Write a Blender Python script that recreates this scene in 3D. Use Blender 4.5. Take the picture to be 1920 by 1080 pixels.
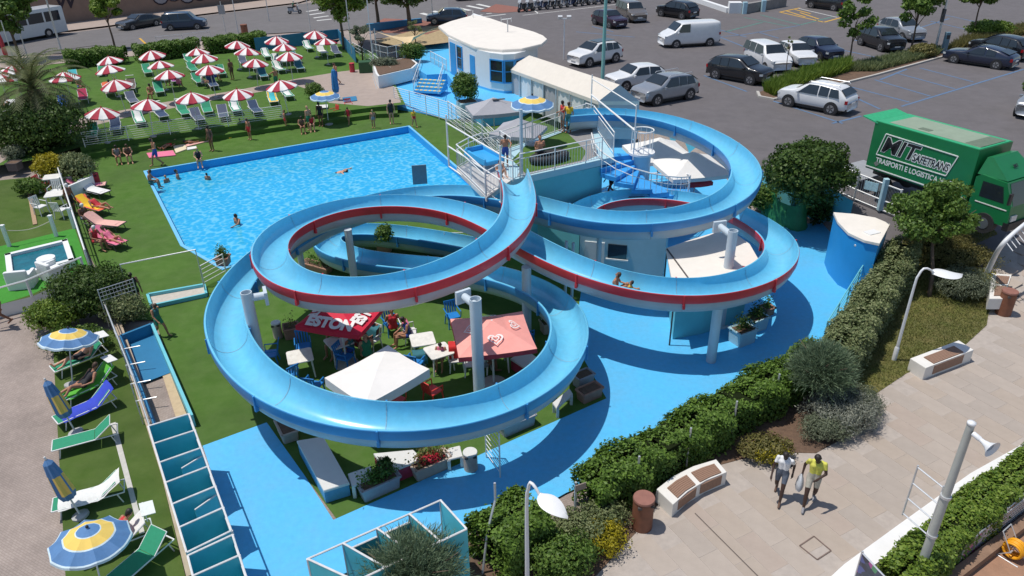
import bpy, bmesh, math, random
import numpy as np
from mathutils import Vector, Matrix

for o in list(bpy.data.objects):
    bpy.data.objects.remove(o, do_unlink=True)
SC = bpy.context.scene
COL = SC.collection
rnd = random.Random(7)
R_ = math.radians

# ------------------------------------------------------------------ camera
HC = 14.8                       # drone height above the pool terrace
FPX = 1400.0                    # focal length in pixels of a 1920 wide frame
_d = np.array([45.0, 2560.0, FPX]); _d /= np.linalg.norm(_d)
_up = -_d
_fw = np.array([0, 0, 1.0]) - _up[2] * _up; _fw /= np.linalg.norm(_fw)
_rt = np.cross(_fw, _up)
if _rt[0] < 0: _rt = -_rt
RC = np.stack([_rt, _fw, _up])  # world = RC @ (right, down, forward)
cam = bpy.data.cameras.new('camera'); camo = bpy.data.objects.new('camera', cam); COL.objects.link(camo)
m4 = Matrix.Identity(4)
for i in range(3):
    m4[i][0] = RC[i, 0]; m4[i][1] = -RC[i, 1]; m4[i][2] = -RC[i, 2]
m4[2][3] = HC
camo.matrix_world = m4
cam.sensor_width = 36; cam.lens = FPX * 36 / 1920; cam.clip_end = 2000; cam.clip_start = 0.1
SC.camera = camo
SC.render.resolution_x, SC.render.resolution_y = 1024, 576

# ------------------------------------------------------------------ sky and sun
SUN = Vector((0.35, -0.04, -1.0)).normalized()       # direction the light travels
w = bpy.data.worlds.new('World'); SC.world = w; w.use_nodes = True
nt = w.node_tree; bg = nt.nodes['Background']
sky = nt.nodes.new('ShaderNodeTexSky'); sky.sky_type = 'NISHITA'; sky.sun_disc = False
sky.sun_elevation = math.asin(-SUN.z); sky.sun_rotation = R_(-90)
sky.air_density = 1.0; sky.dust_density = 0.6; sky.ozone_density = 1.0
nt.links.new(sky.outputs[0], bg.inputs[0]); bg.inputs[1].default_value = 0.12
sl = bpy.data.lights.new('sun', 'SUN'); sl.energy = 4.1; sl.angle = R_(0.53); sl.color = (1, 0.95, 0.87)
so = bpy.data.objects.new('sun', sl); COL.objects.link(so)
so.rotation_euler = SUN.to_track_quat('-Z', 'Y').to_euler(); so.location = (-20, 10, 50)
SC.view_settings.view_transform = 'Standard'; SC.view_settings.look = 'None'
SC.view_settings.exposure = -0.1; SC.view_settings.gamma = 1.0; SC.view_settings.use_curve_mapping = False

# ------------------------------------------------------------------ survey helpers
def sstep(t):
    t = min(1, max(0, t)); return t * t * (3 - 2 * t)
PARK = 1.8
def terr(x, y):
    """height of the open ground: 0 by the sea, rising inland to the street and car park"""
    if x > 6: return PARK * sstep((y - 24) / 12)
    return (0.6 + (PARK - 0.6) * sstep((x + 24) / 22)) * sstep((y - 40) / 12)
def U(px, py, z=0.0):
    r = RC @ np.array([px - 960, py - 540, FPX]); t = (z - HC) / r[2]
    return Vector((r[0] * t, r[1] * t, z))
def G(px, py):
    z = 0.0
    for _ in range(25):
        p = U(px, py, z); z = z + 0.6 * (terr(p.x, p.y) - z)
    p = U(px, py, z); p.z = terr(p.x, p.y); return p
def heading(a, b):
    d = b - a; return math.atan2(d.y, d.x)

# ------------------------------------------------------------------ materials
MATS = {}
def mat(name, col, rough=0.6, var=0.12, scale=6.0, bump=0.0, bscale=None, metal=0.0, spec=0.5, col2=None, emit=None, alpha=None, coat=0.0, stretch=None, dirt=0.0):
    if name in MATS: return MATS[name]
    m = bpy.data.materials.new(name); m.use_nodes = True; t = m.node_tree; N = t.nodes; L = t.links
    b = N['Principled BSDF']; b.inputs['Roughness'].default_value = rough; b.inputs['Metallic'].default_value = metal
    b.inputs['Specular IOR Level'].default_value = spec
    if coat: b.inputs['Coat Weight'].default_value = coat; b.inputs['Coat Roughness'].default_value = 0.08
    tc = N.new('ShaderNodeTexCoord'); src = tc.outputs['Object']
    if stretch:
        mp = N.new('ShaderNodeMapping'); mp.inputs['Scale'].default_value = stretch; L.new(src, mp.inputs[0]); src = mp.outputs[0]
    n = N.new('ShaderNodeTexNoise'); n.inputs['Scale'].default_value = scale; n.inputs['Detail'].default_value = 6; n.inputs['Roughness'].default_value = 0.65
    L.new(src, n.inputs['Vector'])
    r = N.new('ShaderNodeMapRange'); r.inputs[1].default_value = 0.3; r.inputs[2].default_value = 0.7
    L.new(n.outputs[0], r.inputs[0])
    mx = N.new('ShaderNodeMix'); mx.data_type = 'RGBA'; L.new(r.outputs[0], mx.inputs[0])
    c2 = col2 or tuple(min(1, c * (1 + var)) for c in col); c1 = col if col2 else tuple(c * (1 - var) for c in col)
    mx.inputs[6].default_value = (*c1, 1); mx.inputs[7].default_value = (*c2, 1)
    out = mx.outputs[2]
    if dirt:
        n2 = N.new('ShaderNodeTexNoise'); n2.inputs['Scale'].default_value = scale * 0.12; n2.inputs['Detail'].default_value = 8; n2.inputs['Roughness'].default_value = 0.7
        L.new(src, n2.inputs['Vector'])
        r2 = N.new('ShaderNodeMapRange'); r2.inputs[1].default_value = 0.42; r2.inputs[2].default_value = 0.75; L.new(n2.outputs[0], r2.inputs[0])
        ml = N.new('ShaderNodeMath'); ml.operation = 'MULTIPLY'; ml.inputs[1].default_value = dirt; L.new(r2.outputs[0], ml.inputs[0])
        m2 = N.new('ShaderNodeMix'); m2.data_type = 'RGBA'; L.new(ml.outputs[0], m2.inputs[0]); L.new(out, m2.inputs[6])
        g = sum(col) / 3; m2.inputs[7].default_value = (g * 0.55 + col[0] * .2, g * 0.5 + col[1] * .2, g * 0.45 + col[2] * .2, 1); out = m2.outputs[2]
    L.new(out, b.inputs['Base Color'])
    if bump:
        nb = N.new('ShaderNodeTexNoise'); nb.inputs['Scale'].default_value = bscale or scale * 4; nb.inputs['Detail'].default_value = 5
        L.new(src, nb.inputs['Vector']); bp = N.new('ShaderNodeBump'); bp.inputs['Strength'].default_value = bump; bp.inputs['Distance'].default_value = 0.02
        L.new(nb.outputs[0], bp.inputs['Height']); L.new(bp.outputs[0], b.inputs['Normal'])
    MATS[name] = m; return m

def leafmat(name, c1, c2, rough=0.55):
    """two-tone leaves, varied leaf by leaf, with some light passing through"""
    if name in MATS: return MATS[name]
    m = bpy.data.materials.new(name); m.use_nodes = True; t = m.node_tree; N = t.nodes; L = t.links
    b = N['Principled BSDF']; b.inputs['Roughness'].default_value = rough; b.inputs['Specular IOR Level'].default_value = 0.35
    g = N.new('ShaderNodeNewGeometry'); mx = N.new('ShaderNodeMix'); mx.data_type = 'RGBA'
    L.new(g.outputs['Random Per Island'], mx.inputs[0]); mx.inputs[6].default_value = (*c1, 1); mx.inputs[7].default_value = (*c2, 1)
    L.new(mx.outputs[2], b.inputs['Base Color'])
    tr = N.new('ShaderNodeBsdfTranslucent'); L.new(mx.outputs[2], tr.inputs[0])
    ms = N.new('ShaderNodeMixShader'); ms.inputs[0].default_value = 0.3
    L.new(b.outputs[0], ms.inputs[1]); L.new(tr.outputs[0], ms.inputs[2]); L.new(ms.outputs[0], N['Material Output'].inputs[0])
    MATS[name] = m; return m

def stripes(name, cols, n, rough=0.7):
    """n gores around the local z axis, alternating colours (parasol cloth)"""
    if name in MATS: return MATS[name]
    m = mat(name, cols[0], rough); return m

White = lambda: mat('white_paint', (0.78, 0.78, 0.77), 0.45, 0.04, 3, dirt=0.18)
Steel = lambda: mat('galvanised_steel', (0.62, 0.64, 0.66), 0.4, 0.1, 12, metal=0.5)
Dark = lambda: mat('dark_rubber', (0.025, 0.025, 0.028), 0.7, 0.2, 10)
Glass = lambda: mat('dark_glass', (0.02, 0.028, 0.035), 0.06, 0.2, 2, spec=0.8)

# ------------------------------------------------------------------ mesh builder
class MB:
    def __init__(s): s.v = []; s.f = []; s.mi = []
    def add(s, vs, fs, mi=0):
        k = len(s.v); s.v += [tuple(p) for p in vs]
        for f in fs: s.f.append(tuple(i + k for i in f)); s.mi.append(mi)
        return s
    def box(s, c, d, rz=0, mi=0, rx=0, ry=0, taper=1.0):
        x, y, z = (q / 2 for q in d); M = Matrix.Rotation(rz, 3, 'Z') @ Matrix.Rotation(ry, 3, 'Y') @ Matrix.Rotation(rx, 3, 'X'); c = Vector(c)
        P = [(-x, -y, -z), (x, -y, -z), (x, y, -z), (-x, y, -z), (-x * taper, -y * taper, z), (x * taper, -y * taper, z), (x * taper, y * taper, z), (-x * taper, y * taper, z)]
        return s.add([c + M @ Vector(p) for p in P], [(0, 3, 2, 1), (4, 5, 6, 7), (0, 1, 5, 4), (1, 2, 6, 5), (2, 3, 7, 6), (3, 0, 4, 7)], mi)
    def rbox(s, c, d, r, rz=0, mi=0, seg=3, taper=1.0):
        """upright box with rounded vertical corners and a small top bevel"""
        x, y = d[0] / 2, d[1] / 2; P = []
        for (sx, sy, a0) in ((1, 1, 0), (-1, 1, 90), (-1, -1, 180), (1, -1, 270)):
            for k in range(seg + 1):
                a = R_(a0 + 90 * k / seg); P.append((sx * (x - r) + r * math.cos(a), sy * (y - r) + r * math.sin(a)))
        return s.prism(P, c[2] - d[2] / 2, c[2] + d[2] / 2, mi, off=(c[0], c[1]), rz=rz, bev=min(r * .4, d[2] * .3), taper=taper)
    def prism(s, P, z0, z1, mi=0, off=(0, 0), rz=0, bev=0, taper=1.0):
        n = len(P); ca, sa = math.cos(rz), math.sin(rz)
        cx = sum(p[0] for p in P) / n; cy = sum(p[1] for p in P) / n
        rows = [(z0, 1.0)] + ([(z1 - bev, taper)] if bev else []) + [(z1, taper)]
        size = max(abs(p[0] - cx) + abs(p[1] - cy) for p in P) or 1
        V = []
        for i, (z, k) in enumerate(rows):
            if bev and i == 2: k = k * (1 - bev / size)
            for p in P:
                x = cx + (p[0] - cx) * k; y = cy + (p[1] - cy) * k
                V.append((off[0] + x * ca - y * sa, off[1] + x * sa + y * ca, z))
        F = [tuple(range(n - 1, -1, -1)), tuple(range((len(rows) - 1) * n, len(rows) * n))]
        for r in range(len(rows) - 1):
            for i in range(n):
                j = (i + 1) % n; F.append((r * n + i, r * n + j, r * n + n + j, r * n + n + i))
        return s.add(V, F, mi)
    def tube(s, pts, r, seg=8, mi=0, cap=True):
        pts = [Vector(p) for p in pts]; n = len(pts); rr = r if isinstance(r, (list, tuple)) else [r] * n
        V = []; F = []; pu = None
        for i, p in enumerate(pts):
            t = (pts[min(i + 1, n - 1)] - pts[max(i - 1, 0)]).normalized()
            u = pu - t * pu.dot(t) if pu is not None else t.orthogonal()
            if u.length < 1e-6: u = t.orthogonal()
            u.normalize(); w_ = t.cross(u); pu = u
            for k in range(seg):
                a = 2 * math.pi * k / seg; V.append(p + (u * math.cos(a) + w_ * math.sin(a)) * rr[i])
        for i in range(n - 1):
            for k in range(seg):
                j = (k + 1) % seg; F.append((i * seg + k, i * seg + j, (i + 1) * seg + j, (i + 1) * seg + k))
        if cap: F += [tuple(range(seg - 1, -1, -1)), tuple(range((n - 1) * seg, n * seg))]
        return s.add(V, F, mi)
    def lathe(s, prof, seg=16, mi=0, c=(0, 0, 0), cap=True):
        V = []; F = []; n = len(prof)
        for r, z in prof:
            for k in range(seg):
                a = 2 * math.pi * k / seg; V.append((c[0] + r * math.cos(a), c[1] + r * math.sin(a), c[2] + z))
        for i in range(n - 1):
            for k in range(seg):
                j = (k + 1) % seg; F.append((i * seg + k, i * seg + j, (i + 1) * seg + j, (i + 1) * seg + k))
        if cap: F += [tuple(range(seg - 1, -1, -1)), tuple(range((n - 1) * seg, n * seg))]
        return s.add(V, F, mi)
    def ball(s, c, r, seg=10, rings=6, mi=0):
        r = r if isinstance(r, (tuple, list)) else (r, r, r); V = []; F = []
        for i in range(rings + 1):
            th = math.pi * i / rings
            for k in range(seg):
                a = 2 * math.pi * k / seg; V.append((c[0] + r[0] * math.sin(th) * math.cos(a), c[1] + r[1] * math.sin(th) * math.sin(a), c[2] + r[2] * math.cos(th)))
        for i in range(rings):
            for k in range(seg):
                j = (k + 1) % seg; F.append((i * seg + k, (i + 1) * seg + k, (i + 1) * seg + j, i * seg + j))
        return s.add(V, F, mi)
    def mesh(s, name, mats, smooth=False):
        me = bpy.data.meshes.new(name); me.from_pydata([tuple(v) for v in s.v], [], s.f)
        for m in (mats if isinstance(mats, (list, tuple)) else [mats]): me.materials.append(m)
        me.polygons.foreach_set('material_index', s.mi)
        if smooth:
            me.polygons.foreach_set('use_smooth', [True] * len(s.f))
        me.update(); return me
    def build(s, name, mats, parent=None, smooth=False, loc=None, rz=0, auto=None):
        me = s.mesh(name, mats, smooth)
        if smooth and auto:
            try: me.set_sharp_from_angle(angle=R_(auto))
            except Exception: pass
        return link(name, me, parent, loc, rz)

def link(name, me, parent=None, loc=None, rz=0):
    o = bpy.data.objects.new(name, me); COL.objects.link(o); o.parent = parent
    if loc is not None: o.location = loc
    if rz: o.rotation_euler[2] = rz
    return o
def tag(o, label=None, cat=None, group=None, kind=None):
    if label: o['label'] = label
    if cat: o['category'] = cat
    if group: o['group'] = group
    if kind: o['kind'] = kind
    return o
def thing(name, label, cat, loc=(0, 0, 0), rz=0, group=None):
    o = bpy.data.objects.new(name, None); COL.objects.link(o); o.empty_display_size = 0.2
    o.location = loc; o.rotation_euler[2] = rz
    return tag(o, label, cat, group)
KIDS = {}
def clone(root, loc, rz=0, label=None, group=None, swap=None, scale=None):
    """copy a thing and its parts; swap maps material names to other materials on the copy"""
    def cp(o, par):
        c = o.copy(); COL.objects.link(c); c.parent = par
        if swap and c.type == 'MESH':
            for i, sl_ in enumerate(o.data.materials):
                if sl_ and sl_.name in swap:
                    c.material_slots[i].link = 'OBJECT'; c.material_slots[i].material = swap[sl_.name]
        for ch in o.children: cp(ch, c)
        return c
    r = cp(root, None); r.location = loc; r.rotation_euler[2] = rz
    if scale: r.scale = (scale,) * 3
    if label: r['label'] = label
    if group: r['group'] = group
    return r
def sheet(name, outer, z, m, holes=(), kind='structure', parent=None, zf=None, grid=None):
    bm = bmesh.new(); E = []
    for lp in [outer] + list(holes):
        vs = [bm.verts.new((p[0], p[1], z)) for p in lp]
        for i in range(len(vs)): E.append(bm.edges.new((vs[i], vs[(i + 1) % len(vs)])))
    bmesh.ops.triangle_fill(bm, use_beauty=True, use_dissolve=False, edges=E)
    if zf:
        if grid:
            for _ in range(grid): bmesh.ops.subdivide_edges(bm, edges=bm.edges[:], cuts=1, use_grid_fill=True)
        for v in bm.verts: v.co.z = zf(v.co.x, v.co.y) + z
    bmesh.ops.recalc_face_normals(bm, faces=bm.faces[:])
    for f in bm.faces:
        if f.normal.z < 0: f.normal_flip()
    me = bpy.data.meshes.new(name); bm.to_mesh(me); bm.free(); me.materials.append(m)
    o = link(name, me, parent)
    if kind and not parent: o['kind'] = kind
    return o
def strip(P, w_, z0, z1, zf=None):
    """mitred wall or kerb of width w_ along points P"""
    P = [Vector((p[0], p[1], 0)) for p in P]; b = MB(); n = len(P); V = []
    for i, p in enumerate(P):
        d0 = (p - P[i - 1]).normalized() if i else (P[1] - p).normalized(); d1 = (P[i + 1] - p).normalized() if i < n - 1 else d0
        t = (d0 + d1).normalized(); s_ = Vector((-t.y, t.x, 0)) * (w_ / 2 / max(.4, t.dot(d0))); g = zf(p.x, p.y) if zf else 0
        for q, z in ((p + s_, z0), (p - s_, z0), (p - s_, z1), (p + s_, z1)): V.append((q.x, q.y, z + g))
    F = [(i * 4 + k, i * 4 + (k + 1) % 4, i * 4 + 4 + (k + 1) % 4, i * 4 + 4 + k) for i in range(n - 1) for k in range(4)] + [(3, 2, 1, 0), ((n - 1) * 4, (n - 1) * 4 + 1, (n - 1) * 4 + 2, (n - 1) * 4 + 3)]
    b.add(V, F); return b
def PP(lst, z=0.0): return [U(x, y, z) for x, y in lst]
def inpoly(x, y, P):
    c = False; n = len(P)
    for i in range(n):
        a = P[i]; b = P[i - 1]
        if (a[1] > y) != (b[1] > y) and x < (b[0] - a[0]) * (y - a[1]) / (b[1] - a[1]) + a[0]: c = not c
    return c
def smoothpath(pts, step=0.3, closed=False):
    pts = [Vector(p) for p in pts]; n = len(pts); out = []
    P = [2 * pts[0] - pts[1]] + pts + [2 * pts[-1] - pts[-2]]
    for i in range(1, n):
        a, b, c, d = P[i - 1], P[i], P[i + 1], P[i + 2]; k = max(2, int((c - b).length / step))
        for j in range(k):
            t = j / k
            out.append(0.5 * ((2 * b) + (c - a) * t + (2 * a - 5 * b + 4 * c - d) * t * t + (3 * b - a - 3 * c + d) * t ** 3))
    out.append(pts[-1]); return out
def label_text(body, size, m, parent, M, name='lettering', bold=0.0, ext=0.002, xs=1.0, align='CENTER', shear=0.0):
    cu = bpy.data.curves.new(name, 'FONT'); cu.body = body; cu.size = size; cu.extrude = ext; cu.offset = bold; cu.align_x = align; cu.align_y = 'CENTER'; cu.shear = shear
    o = bpy.data.objects.new(name, cu); COL.objects.link(o)
    dg = bpy.context.evaluated_depsgraph_get(); me = bpy.data.meshes.new_from_object(o.evaluated_get(dg)); bpy.data.objects.remove(o, do_unlink=True)
    me.materials.clear(); me.materials.append(m); me.transform(Matrix.Diagonal((xs, 1, 1, 1))); me.transform(M)
    return link(name, me, parent)
# ================================================================== SETTING
sand = mat('sand_paving', (0.40, 0.335, 0.285), 0.9, 0.1, 3, 0.5, 26, dirt=0.5)
def brickmat(name, c1, c2, mortar, sc, rot, bw=0.5, bh=0.25, msize=0.02):
    m = bpy.data.materials.new(name); m.use_nodes = True; t = m.node_tree; N = t.nodes; L = t.links; b = N['Principled BSDF']; b.inputs['Roughness'].default_value = 0.85
    tc = N.new('ShaderNodeTexCoord'); mp = N.new('ShaderNodeMapping'); mp.inputs['Scale'].default_value = (sc,) * 3; mp.inputs['Rotation'].default_value = (0, 0, rot)
    L.new(tc.outputs['Object'], mp.inputs[0]); br = N.new('ShaderNodeTexBrick'); L.new(mp.outputs[0], br.inputs[0])
    br.inputs['Color1'].default_value = (*c1, 1); br.inputs['Color2'].default_value = (*c2, 1); br.inputs['Mortar'].default_value = (*mortar, 1)
    br.inputs['Scale'].default_value = 1; br.inputs['Brick Width'].default_value = bw; br.inputs['Row Height'].default_value = bh; br.inputs['Mortar Size'].default_value = msize
    n = N.new('ShaderNodeTexNoise'); n.inputs['Scale'].default_value = 0.5; n.inputs['Detail'].default_value = 10; n.inputs['Roughness'].default_value = 0.7; L.new(tc.outputs['Object'], n.inputs[0])
    mr = N.new('ShaderNodeMapRange'); mr.inputs[1].default_value = .25; mr.inputs[2].default_value = .75; mr.inputs[3].default_value = .62; mr.inputs[4].default_value = 1.15; L.new(n.outputs[0], mr.inputs[0])
    mx = N.new('ShaderNodeMix'); mx.data_type = 'RGBA'; mx.blend_type = 'MULTIPLY'; mx.inputs[0].default_value = 1; L.new(br.outputs[0], mx.inputs[6]); L.new(mr.outputs[0], mx.inputs[7])
    L.new(mx.outputs[2], b.inputs['Base Color'])
    bp = N.new('ShaderNodeBump'); bp.inputs['Strength'].default_value = .4; bp.inputs['Distance'].default_value = .01; L.new(br.outputs['Fac'], bp.inputs['Height']); bp.invert = True; L.new(bp.outputs[0], b.inputs['Normal'])
    MATS[name] = m; return m
paver = brickmat('small_block_paving', (0.33, 0.27, 0.24), (0.375, 0.31, 0.275), (0.26, 0.21, 0.18), 4.0, 0.5)
turf = mat('artificial_turf', (0.066, 0.145, 0.024), 0.95, 0, 1.6, 0.5, 120, spec=0.1, col2=(0.10, 0.18, 0.044), dirt=0.45)
turfd = mat('worn_artificial_turf', (0.062, 0.115, 0.02), 0.95, 0, 1.1, 0.6, 110, spec=0.1, col2=(0.10, 0.15, 0.04), dirt=0.55)
mint = mat('bright_green_mat', (0.06, 0.25, 0.04), 0.9, 0.1, 5, 0.3, 80, spec=0.1)
bluedeck = mat('blue_painted_floor', (0.085, 0.46, 0.80), 0.5, 0.07, 6, 0.15, 30, dirt=0.2)
asph = mat('worn_asphalt', (0.128, 0.117, 0.122), 0.9, 0.12, 1.4, 0.35, 90, dirt=0.35)
road_m = mat('road_asphalt', (0.145, 0.136, 0.138), 0.9, 0.1, 1.0, 0.3, 90, dirt=0.3)
pathm = mat('beige_concrete', (0.36, 0.29, 0.25), 0.9, 0.08, 2, 0.25, 50, dirt=0.25)
lawnm = mat('dry_lawn', (0.11, 0.135, 0.03), 0.95, 0, 1.7, 0.8, 60, spec=0.1, col2=(0.20, 0.17, 0.065), dirt=0.5)
soil = mat('planting_soil', (0.14, 0.085, 0.055), 0.95, 0.3, 6, 0.8, 40, dirt=0.4)

LZ = 0.6
POOL = PP([(275, 322), (765, 238), (890, 345), (420, 503), (345, 460)])
# ---- base ground
CCP = PP([(1690, 470), (1600, 378), (1560, 354), (1490, 348), (1440, 335), (1420, 305), (1385, 275), (1330, 240), (1230, 212), (1130, 196), (1075, 160), (1010, 112), (840, 66), (700, 66)], PARK)
CCP += PP([(560, 72), (180, 108), (0, 112), (-90, 150), (-60, 330)], LZ) + PP([(60, 560), (100, 700), (300, 1060)]) + PP([(480, 1100), (900, 990), (1200, 880), (1420, 750), (1560, 670), (1640, 570)])
def ground():
    xs = np.concatenate([np.arange(-170, -50, 8.0), np.arange(-50, 30, 1.0), np.arange(30, 171, 8.0)]); ys = np.concatenate([np.arange(-10, 100, 1.0), np.arange(100, 300, 8.0)]); V = []; F = []
    pc = sum((Vector(p) for p in POOL), Vector()) / len(POOL)
    PX = [pc + (Vector(p) - pc) * 1.14 for p in POOL]
    for y in ys:
        for x in xs:
            z = terr(x, y) - (0.14 if (x > 6 and 22 < y < 38) or (40 < y < 55) else 0.06)
            if inpoly(x, y, CCP): z = -0.06
            if inpoly(x, y, PX): z = -2.4
            V.append((x, y, z))
    n = len(xs)
    for j in range(len(ys) - 1):
        for i in range(n - 1): F.append((j * n + i, j * n + i + 1, (j + 1) * n + i + 1, (j + 1) * n + i))
    b = MB(); b.v = V; b.f = F; b.mi = [0] * len(F)
    tag(b.build('ground', paver, smooth=True), kind='structure')
ground()
# left paving (lies on the ground)
# ---- pool terrace
sheet('terrace_turf', PP([(100, 345), (150, 275), (320, 251), (531, 222), (700, 200), (760, 195), (1090, 215), (1300, 270), (1500, 390), (1500, 560), (1250, 740), (1100, 800), (640, 985), (500, 795), (380, 840), (290, 600), (230, 600)]), 0.0, turf, [POOL])
pd = PP([(380, 836), (500, 792), (570, 890), (625, 975), (1137, 747), (1075, 640), (1100, 480), (1440, 380), (1490, 405), (1610, 395), (1665, 425), (1665, 470), (1612, 570), (1540, 668), (1420, 740), (1250, 838), (1060, 925), (1000, 960), (870, 985), (560, 1110), (478, 1130)])
sheet('blue_deck', pd, 0.004, bluedeck)
# the pool
poolblue = mat('pool_blue_paint', (0.035, 0.34, 0.72), 0.4, 0.06, 2)
def water_mat():
    m = bpy.data.materials.new('pool_water'); m.use_nodes = True; t = m.node_tree; N = t.nodes; L = t.links; b = N['Principled BSDF']
    b.inputs['Roughness'].default_value = 0.04; b.inputs['IOR'].default_value = 1.33; b.inputs['Specular IOR Level'].default_value = 0.5
    tc = N.new('ShaderNodeTexCoord')
    ns = N.new('ShaderNodeTexNoise'); ns.inputs['Scale'].default_value = 0.9; ns.inputs['Detail'].default_value = 2; L.new(tc.outputs['Object'], ns.inputs[0])
    mxv = N.new('ShaderNodeMix'); mxv.data_type = 'RGBA'; mxv.inputs[0].default_value = 0.35; L.new(tc.outputs['Object'], mxv.inputs[6]); L.new(ns.outputs[1], mxv.inputs[7])
    vo = N.new('ShaderNodeTexVoronoi'); vo.feature = 'SMOOTH_F1'; vo.inputs['Scale'].default_value = 6.5; vo.inputs['Smoothness'].default_value = 0.35; L.new(mxv.outputs[2], vo.inputs[0])
    cr = N.new('ShaderNodeValToRGB'); e = cr.color_ramp.elements
    e[0].position = 0.1; e[0].color = (0.025, 0.48, 0.86, 1); e[1].position = 0.75; e[1].color = (0.2, 0.72, 0.95, 1)  # caustics and ripple glints painted into the water colour
    x = cr.color_ramp.elements.new(0.5); x.color = (0.05, 0.56, 0.91, 1)
    L.new(vo.outputs[0], cr.inputs[0]); L.new(cr.outputs[0], b.inputs['Base Color'])
    n2 = N.new('ShaderNodeTexNoise'); n2.inputs['Scale'].default_value = 2.6; n2.inputs['Detail'].default_value = 4; L.new(tc.outputs['Object'], n2.inputs[0])
    bp = N.new('ShaderNodeBump'); bp.inputs['Strength'].default_value = 0.4; bp.inputs['Distance'].default_value = 0.1; L.new(n2.outputs[0], bp.inputs['Height']); L.new(bp.outputs[0], b.inputs['Normal'])
    tr = N.new('ShaderNodeBsdfTransparent'); tr.inputs[0].default_value = (0.5, 0.85, 0.97, 1)
    ms = N.new('ShaderNodeMixShader'); ms.inputs[0].default_value = 0.32; L.new(b.outputs[0], ms.inputs[1]); L.new(tr.outputs[0], ms.inputs[2]); L.new(ms.outputs[0], N['Material Output'].inputs[0])
    return m
WZ = -0.42
b = MB(); n = len(POOL)
b.add([(p.x, p.y, 0.03) for p in POOL] + [(p.x, p.y, -1.5) for p in POOL], [(i, n + i, n + (i + 1) % n, (i + 1) % n) for i in range(n)] + [tuple(range(n, 2 * n))])
tag(b.build('pool_basin', poolblue), kind='structure')
sheet('pool_water', POOL, WZ, water_mat())
cp = MB(); ctr = sum((Vector(p) for p in POOL), Vector()) / n
off = []
for i in range(n):
    a, p, c = Vector(POOL[i - 1]), Vector(POOL[i]), Vector(POOL[(i + 1) % n])
    n1 = Vector(((p - a).y, -(p - a).x, 0)).normalized(); n2 = Vector(((c - p).y, -(c - p).x, 0)).normalized()
    s1 = (n1 + n2).normalized(); s1 = s1 / max(.4, s1.dot(n1))
    if s1.dot(p - ctr) < 0: s1 = -s1
    off.append(s1)
ri = [p + o * 0.0 for p, o in zip(map(Vector, POOL), off)]; ro = [p + o * 0.16 for p, o in zip(map(Vector, POOL), off)]
cp.add([(p.x, p.y, 0.04) for p in ri] + [(p.x, p.y, 0.04) for p in ro] + [(p.x, p.y, 0) for p in ro], [(i, (i + 1) % n, n + (i + 1) % n, n + i) for i in range(n)] + [(n + i, n + (i + 1) % n, 2 * n + (i + 1) % n, 2 * n + i) for i in range(n)])
tag(cp.build('pool_coping', mat('coping_paint', (0.16, 0.5, 0.78), 0.5, 0.06, 4)), kind='structure')

# ---- upper lawn, steps and path (0.6 m above the pool terrace)
LZ = 0.6
up = [(-90, 160), (0, 118), (180, 112), (640, 72), (705, 100), (745, 165), (760, 196), (700, 201), (531, 223), (320, 252), (150, 276), (60, 300), (-60, 320)]
sheet('blue_court', PP([(1010, 470), (1100, 480), (1440, 380), (1400, 300), (1230, 235), (1130, 260), (1080, 330)]), 0.007, bluedeck)
sheet('parasol_lawn', PP(up, LZ), LZ, turf)
e0 = PP([(745, 199), (700, 201), (531, 223), (320, 252), (150, 276)], LZ)
b = MB()
for i in range(len(e0) - 1):
    p, q = e0[i], e0[i + 1]; d = (q - p).normalized(); nn = Vector((-d.y, d.x, 0))
    if nn.y > 0: nn = -nn
    b.add([(p.x, p.y, LZ - .002), (q.x, q.y, LZ - .002), (q.x, q.y, .3), (p.x, p.y, .3)], [(0, 1, 2, 3)])
    s_, t_ = p + nn * 0.75, q + nn * 0.75
    b.add([(p.x, p.y, .3), (q.x, q.y, .3), (t_.x, t_.y, .3), (s_.x, s_.y, .3)], [(0, 1, 2, 3)])
    b.add([(s_.x, s_.y, .3), (t_.x, t_.y, .3), (t_.x, t_.y, -.05), (s_.x, s_.y, -.05)], [(0, 1, 2, 3)])
tag(b.build('turf_steps', turf), kind='structure')
path_px = [(-60, 300), (0, 268), (150, 222), (300, 193), (450, 168), (560, 147), (640, 134), (694, 128), (742, 165), (752, 192), (690, 199), (618, 193), (575, 167), (555, 160), (400, 188), (250, 217), (165, 238), (40, 282), (-40, 330)]
sheet('beige_path', PP(path_px, LZ), LZ + 0.004, pathm)
b = MB()                                         # fine joint grooves across the path read as dark lines
for k, (x0, y0, x1, y1) in enumerate([(188, 217, 193, 235), (365, 181, 368, 196), (452, 168, 455, 180)]):
    p, q = U(x0, y0, LZ), U(x1, y1, LZ); c = (p + q) / 2; b.box((c.x, c.y, LZ + 0.006), ((q - p).length, .03, .004), heading(p, q))
tag(b.build('path_joints', mat('joint_dark', (0.12, .1, .09), .9)), kind='structure')

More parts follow.
